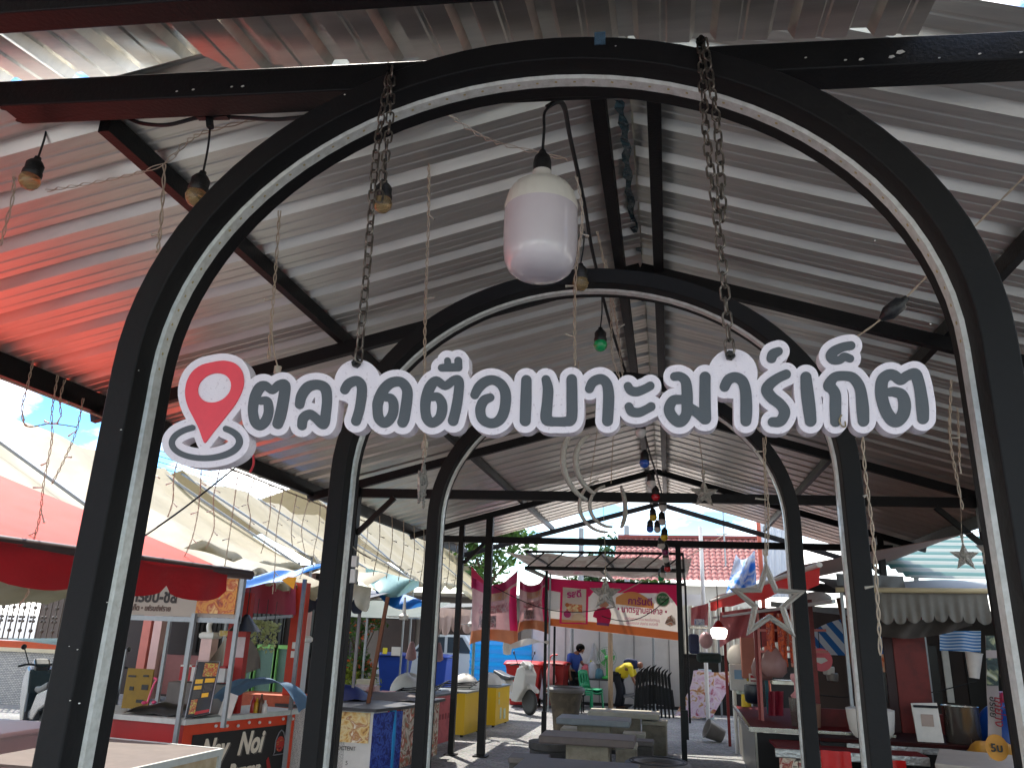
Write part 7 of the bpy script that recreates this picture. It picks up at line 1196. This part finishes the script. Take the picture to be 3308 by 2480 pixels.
boxat('hanging_board', 'plain grey board hanging behind the white box with the red label', 'board', 1618, 1412, 1638, 1453, 11.6, .03, mat('mid_grey_panel', '#77767a', .6, 0, .06, 5))
for i in range(3): q = aY(1626, 1484 - 4 * i, 11.0); tag(MB().lathe([(.04, -.02), (.09, .01), (.10, .03), (.09, .03), (.001, .0)], q, 18).build('bowl', white_pl), 'white bowl in the small stack over the red stall, %s of three' % ('lowest', 'middle', 'top')[i], 'bowl', 'stack of white bowls')
q = aY(1630, 1518, 11.0); lathe_thing('dark_pot', 'dark navy pot under the stack of white bowls', 'pot', q, [(.10, 0), (.14, .03), (.15, .18), (.14, .26), (.10, .28), (.001, .28)], mat('dark_navy_enamel', '#141b2a', .35, 0, .1, 6))
for i, x in enumerate((1598, 1607)): q = aY(x, 1498, 11.9); t = lathe_thing('lidded_jar', '%s of two glass jars with green lids at the corner of the red stall' % ('left', 'right')[i], 'jar', q, [(.05, 0), (.055, .01), (.055, .10), (.05, .12)], mat('pale_jar', '#b9c4ba', .2, 0, .05, 6), 14, 'body', 'green lidded jars'); MB().lathe([(.056, .12), (.058, .13), (.058, .17), (.001, .175)], q, 14).build('lid', mat('green_lid', '#2f8a4a', .4, 0, .05, 6), t, 40)
tag(MB().bar(aY(1653, 1437, 10.7), aY(1661, 1540, 10.7), .05, .05).build('teal_pole', mat('dark_teal_pole', '#1f5a66', .5, 0, .1, 6)), 'dark teal pole behind the pinkish bags over the red stall', 'pole')
boxat('steel_tray', 'long steel tray under the pinkish bags over the red stall', 'tray', 1668, 1468, 1722, 1480, 10.0, .3, steel)
sheet('maroon_cloth', 'maroon cloth hanging under the long steel tray', 'cloth', lambda u, v: aY(lerp(1660, 1692, u), lerp(1492, 1545, v), 10.3) + V((0, .04 * math.sin(12 * u), 0)), 12, 6, maroon)
boxat('navy_bundle', 'dark blue bundle hanging on a hook left of the lit white lamp', 'bundle', 1487, 1368, 1512, 1412, 14.0, .25, mat('dark_blue_bundle', '#1d2748', .6, 0, .2, 9), .05)
boxat('tray_shelf', 'metal tray shelf above the dark blue bundle', 'shelf', 1490, 1352, 1530, 1358, 14.2, .4, steel)
boxat('blue_roll', 'blue and white rolled sheet on the metal tray shelf', 'roll', 1500, 1336, 1522, 1350, 14.3, .2, patchmat('blue_white_roll', ['#1d3f86', '#c8d0d8', '#2f5fa8'], 9), .02)
boxat('dark_cloth_pile', 'dark green-black cloth pile below the metal tray shelf', 'cloth', 1505, 1408, 1560, 1432, 14.4, .3, mat('green_black_cloth', '#23302c', .8, 0, .3, 6), .06)
for i in range(5):
    q = aY(1690 + 11 * i, 1322 + 3 * (i % 2), 10.6); t = thing('hanging_strip', 'red-orange printed strip hanging in a row behind the hollow star, number %s from its left' % ('one', 'two', 'three', 'four', 'five')[i], 'strip', q, 'hanging printed strips'); mb = MB(); mb.grid(lambda a, b: q + V((.09 * a, .03 * math.sin(6 * b + i), -.5 * b)), 3, 8); mb.build('strip', patchmat('strip_print_%s' % 'defgh'[i], ['#8d1f22', '#c8562e', '#d8b09a', '#a02a22'], 12), t, 60)
for i, (x, y, c, lb) in enumerate(((1790, 1448, '#b9b4aa', 'pale enamel mug hanging left of the brown props'), (1798, 1462, '#6f6a64', 'grey ladle head hanging left of the brown props'), (1868, 1455, '#8a8680', 'grey pan hanging right of the brown props'), (1880, 1442, '#c8c4bc', 'white cup hanging right of the brown props'))): lathe_thing('hung_utensil', lb, 'utensil', aY(x, y, 10.7), [(.03, -.07), (.08, -.05), (.09, .04), (.085, .06), (.001, .05)], mat('utensil_' + c[1:], c, .4, .2, .08, 6), 14)
# left stall: cone lamp, hanging plants, boxes
cl_ = thing('cone_lamp', 'black cone lampshade hanging right of the fried food sign', 'lamp', aY(530, 1340, 6.9)); q = aY(530, 1352, 6.9); MB().lathe([(.20, -.06), (.19, -.05), (.06, .10), (.03, .14), (.001, .15)], q, 24).build('shade', black, cl_, 40); MB().tube([q + V((0, 0, .14)), q + V((0, 0, .5))], .007, 5).build('cord', rubber, cl_)
rnd = random.Random(9)
for i, (x, y) in enumerate(((553, 1348), (573, 1350), (592, 1355))):
    q = aY(x, y, 8.0); t = thing('hanging_plant', '%s of three small pale green hanging plants under the maroon banner' % ('left', 'middle', 'right')[i], 'plant', q, 'hanging plants'); mb = MB()
    for k in range(110):
        d = rnd.random(); c = q + V((rnd.gauss(0, .05) * (1 - .6 * d), rnd.gauss(0, .05), .05 - .38 * d * d)); u = V((rnd.gauss(0, 1), rnd.gauss(0, 1), rnd.gauss(0, 1))).normalized() * .03; w_ = u.orthogonal().normalized() * .016; mb.add([c - u, c + w_, c + u, c - w_], [(0, 1, 2, 3)])
    mb.build('leaves', mat('pale_green_leaf', '#a9b07a', .6, 0, .3, 9, sss=.3), t, 0, weld=False); MB().tube([q, q + V((0, 0, .35))], .005, 5).build('cord', rubber, t)
boxat('pastry_box', 'white and yellow box standing on the shelf under the cone lamp', 'box', 474, 1361, 496, 1374, 7.2, .18, patchmat('white_yellow_box', ['#d3cfc0', '#c8b04a', '#d8d4cc'], 9))
for i, (x, h, c, lb) in enumerate(((545, .2, '#a8201c', 'red sauce bottle at the left of the row on the burger counter'), (553, .17, '#c99a1e', 'mustard sauce bottle beside the red one on the burger counter'), (562, .22, '#5a3a22', 'brown sauce bottle third on the burger counter'), (571, .15, '#c8c4bc', 'white squeeze bottle at the right of the bottle row on the burger counter'))): q = aY(x, 1534, 7.1); q.z = .856; t = lathe_thing('sauce_bottle', lb, 'bottle', q, [(.03, 0), (.032, .01), (.032, h * .65), (.014, h * .8), (.012, h), (.001, h)], mat('sauce_' + c[1:], c, .3, 0, .05, 6), 12, 'body', 'sauce bottles on the burger counter')
# napkins and crates by the poster stall, boxes behind the posts
boxat('red_white_crate', 'red crate with a pale front behind the poster stall', 'crate', 752, 1480, 800, 1500, 9.9, .4, patchmat('red_white_crate', ['#9a1f22', '#c8b8b4', '#a82a2a'], 3)); boxat('stone_bench', 'small pale stone bench by the orange flowering bush', 'bench', 770, 1466, 800, 1484, 13.8, .3, conc_l); boxat('pink_tray', 'pink tray on the far edge of the poster stall', 'tray', 812, 1493, 842, 1500, 10.2, .3, mat('pink_tray', '#c8506a', .5, 0, .05, 6)); boxat('yellow_tag', 'small yellow tag tied to the brown wooden pole', 'tag', 827, 1398, 836, 1412, 9.1, .01, mat('yellow_tag', '#d8c81e', .5, 0, .05, 6)); boxat('paper_notice', 'pale paper notice on the far brown house, right of the flowering bush', 'notice', 846, 1396, 864, 1416, 14.5, .02, white_pl)
# loose thin wires strung across the far end
for i, (p, q, s, lb) in enumerate(((aY(1065, 1265, 12.0), aY(1330, 1310, 12.0), .25, 'thin wire sagging in front of the gathered banner cloths'), (aY(1300, 1330, 12.2), aY(1445, 1290, 12.2), .22, 'thin wire sagging across the big food banner'), (aY(1340, 1280, 11.6), aY(1610, 1125, 15), .05, 'pale cord stretched from the banner tent to the orange red pole'), (aY(1770, 1500, 9.9), aY(2110, 1470, 9.9), .12, 'thin dark wire along the dark red partition'), (aX(700, 1090, -3.2), aX(800, 1205, -3.2), .1, 'pale wires drooping from the left eave beside the white switch box'))):
    tag(MB().tube([p.lerp(q, k / 14) - V((0, 0, s * math.sin(PI * k / 14))) for k in range(15)], .008, 5).build('thin_wire', wire_w if i in (2, 4) else rubber), lb, 'wire')

fs = thing('far_shop', 'dim brown and grey shop front far behind the blue bins and the pickup', 'shop', (-8.5, 28, 0)); MB().box((-9.0, 28, 1.6), (9.0, .3, 3.2)).build('wall', mat('far_shop_wall', '#6b625a', .85, 0, .2, 1.2), fs, 0); MB().box((-9.0, 27.4, 3.1), (9.4, 1.4, .12)).build('eave', mat('far_shop_eave', '#8f8a82', .8, 0, .1, 2), fs, 0)
for i, x in enumerate((-12.2, -10.0, -7.9, -5.8)): MB().box((x, 27.82, 1.2), (1.5, .06, 2.1)).build('doorway', mat('far_shop_door', '#3a2c26', .7, 0, .2, 3), fs, 0)
# ------------------------------------------------------------------ ground
def ground_mat():
    m = bpy.data.materials.new('gravel_ground'); m.use_nodes = True; nt = m.node_tree; N = nt.nodes; L = nt.links; b = N['Principled BSDF']; b.inputs['Roughness'].default_value = .95
    tc = N.new('ShaderNodeTexCoord')
    n = N.new('ShaderNodeTexNoise'); n.inputs['Scale'].default_value = .55; n.inputs['Detail'].default_value = 9; n.inputs['Roughness'].default_value = .7; L.new(tc.outputs['Object'], n.inputs['Vector'])
    v = N.new('ShaderNodeTexVoronoi'); v.inputs['Scale'].default_value = 26; L.new(tc.outputs['Object'], v.inputs['Vector'])
    r = N.new('ShaderNodeValToRGB'); e = r.color_ramp.elements; e[0].position = .3; e[0].color = (.16, .145, .125, 1); e[1].position = .72; e[1].color = (.36, .34, .30, 1); L.new(n.outputs['Fac'], r.inputs['Fac'])
    mx = N.new('ShaderNodeMix'); mx.data_type = 'RGBA'; mx.blend_type = 'MULTIPLY'; mx.inputs['Factor'].default_value = .55; L.new(r.outputs['Color'], mx.inputs[6]); L.new(v.outputs['Color'], mx.inputs[7])
    hs = N.new('ShaderNodeHueSaturation'); hs.inputs['Saturation'].default_value = .25; hs.inputs['Value'].default_value = 1.35; L.new(mx.outputs[2], hs.inputs['Color']); L.new(hs.outputs['Color'], b.inputs['Base Color'])
    bp = N.new('ShaderNodeBump'); bp.inputs['Strength'].default_value = .7; bp.inputs['Distance'].default_value = .03; L.new(v.outputs['Distance'], bp.inputs['Height']); L.new(bp.outputs['Normal'], b.inputs['Normal'])
    return m
g = MB().add([(-400, -400, 0), (400, -400, 0), (400, 600, 0), (-400, 600, 0)], [(0, 1, 2, 3)]).build('ground', ground_mat(), smooth=0)
tag(g, 'grey gravel ground of the market lane', 'ground', kind='structure')
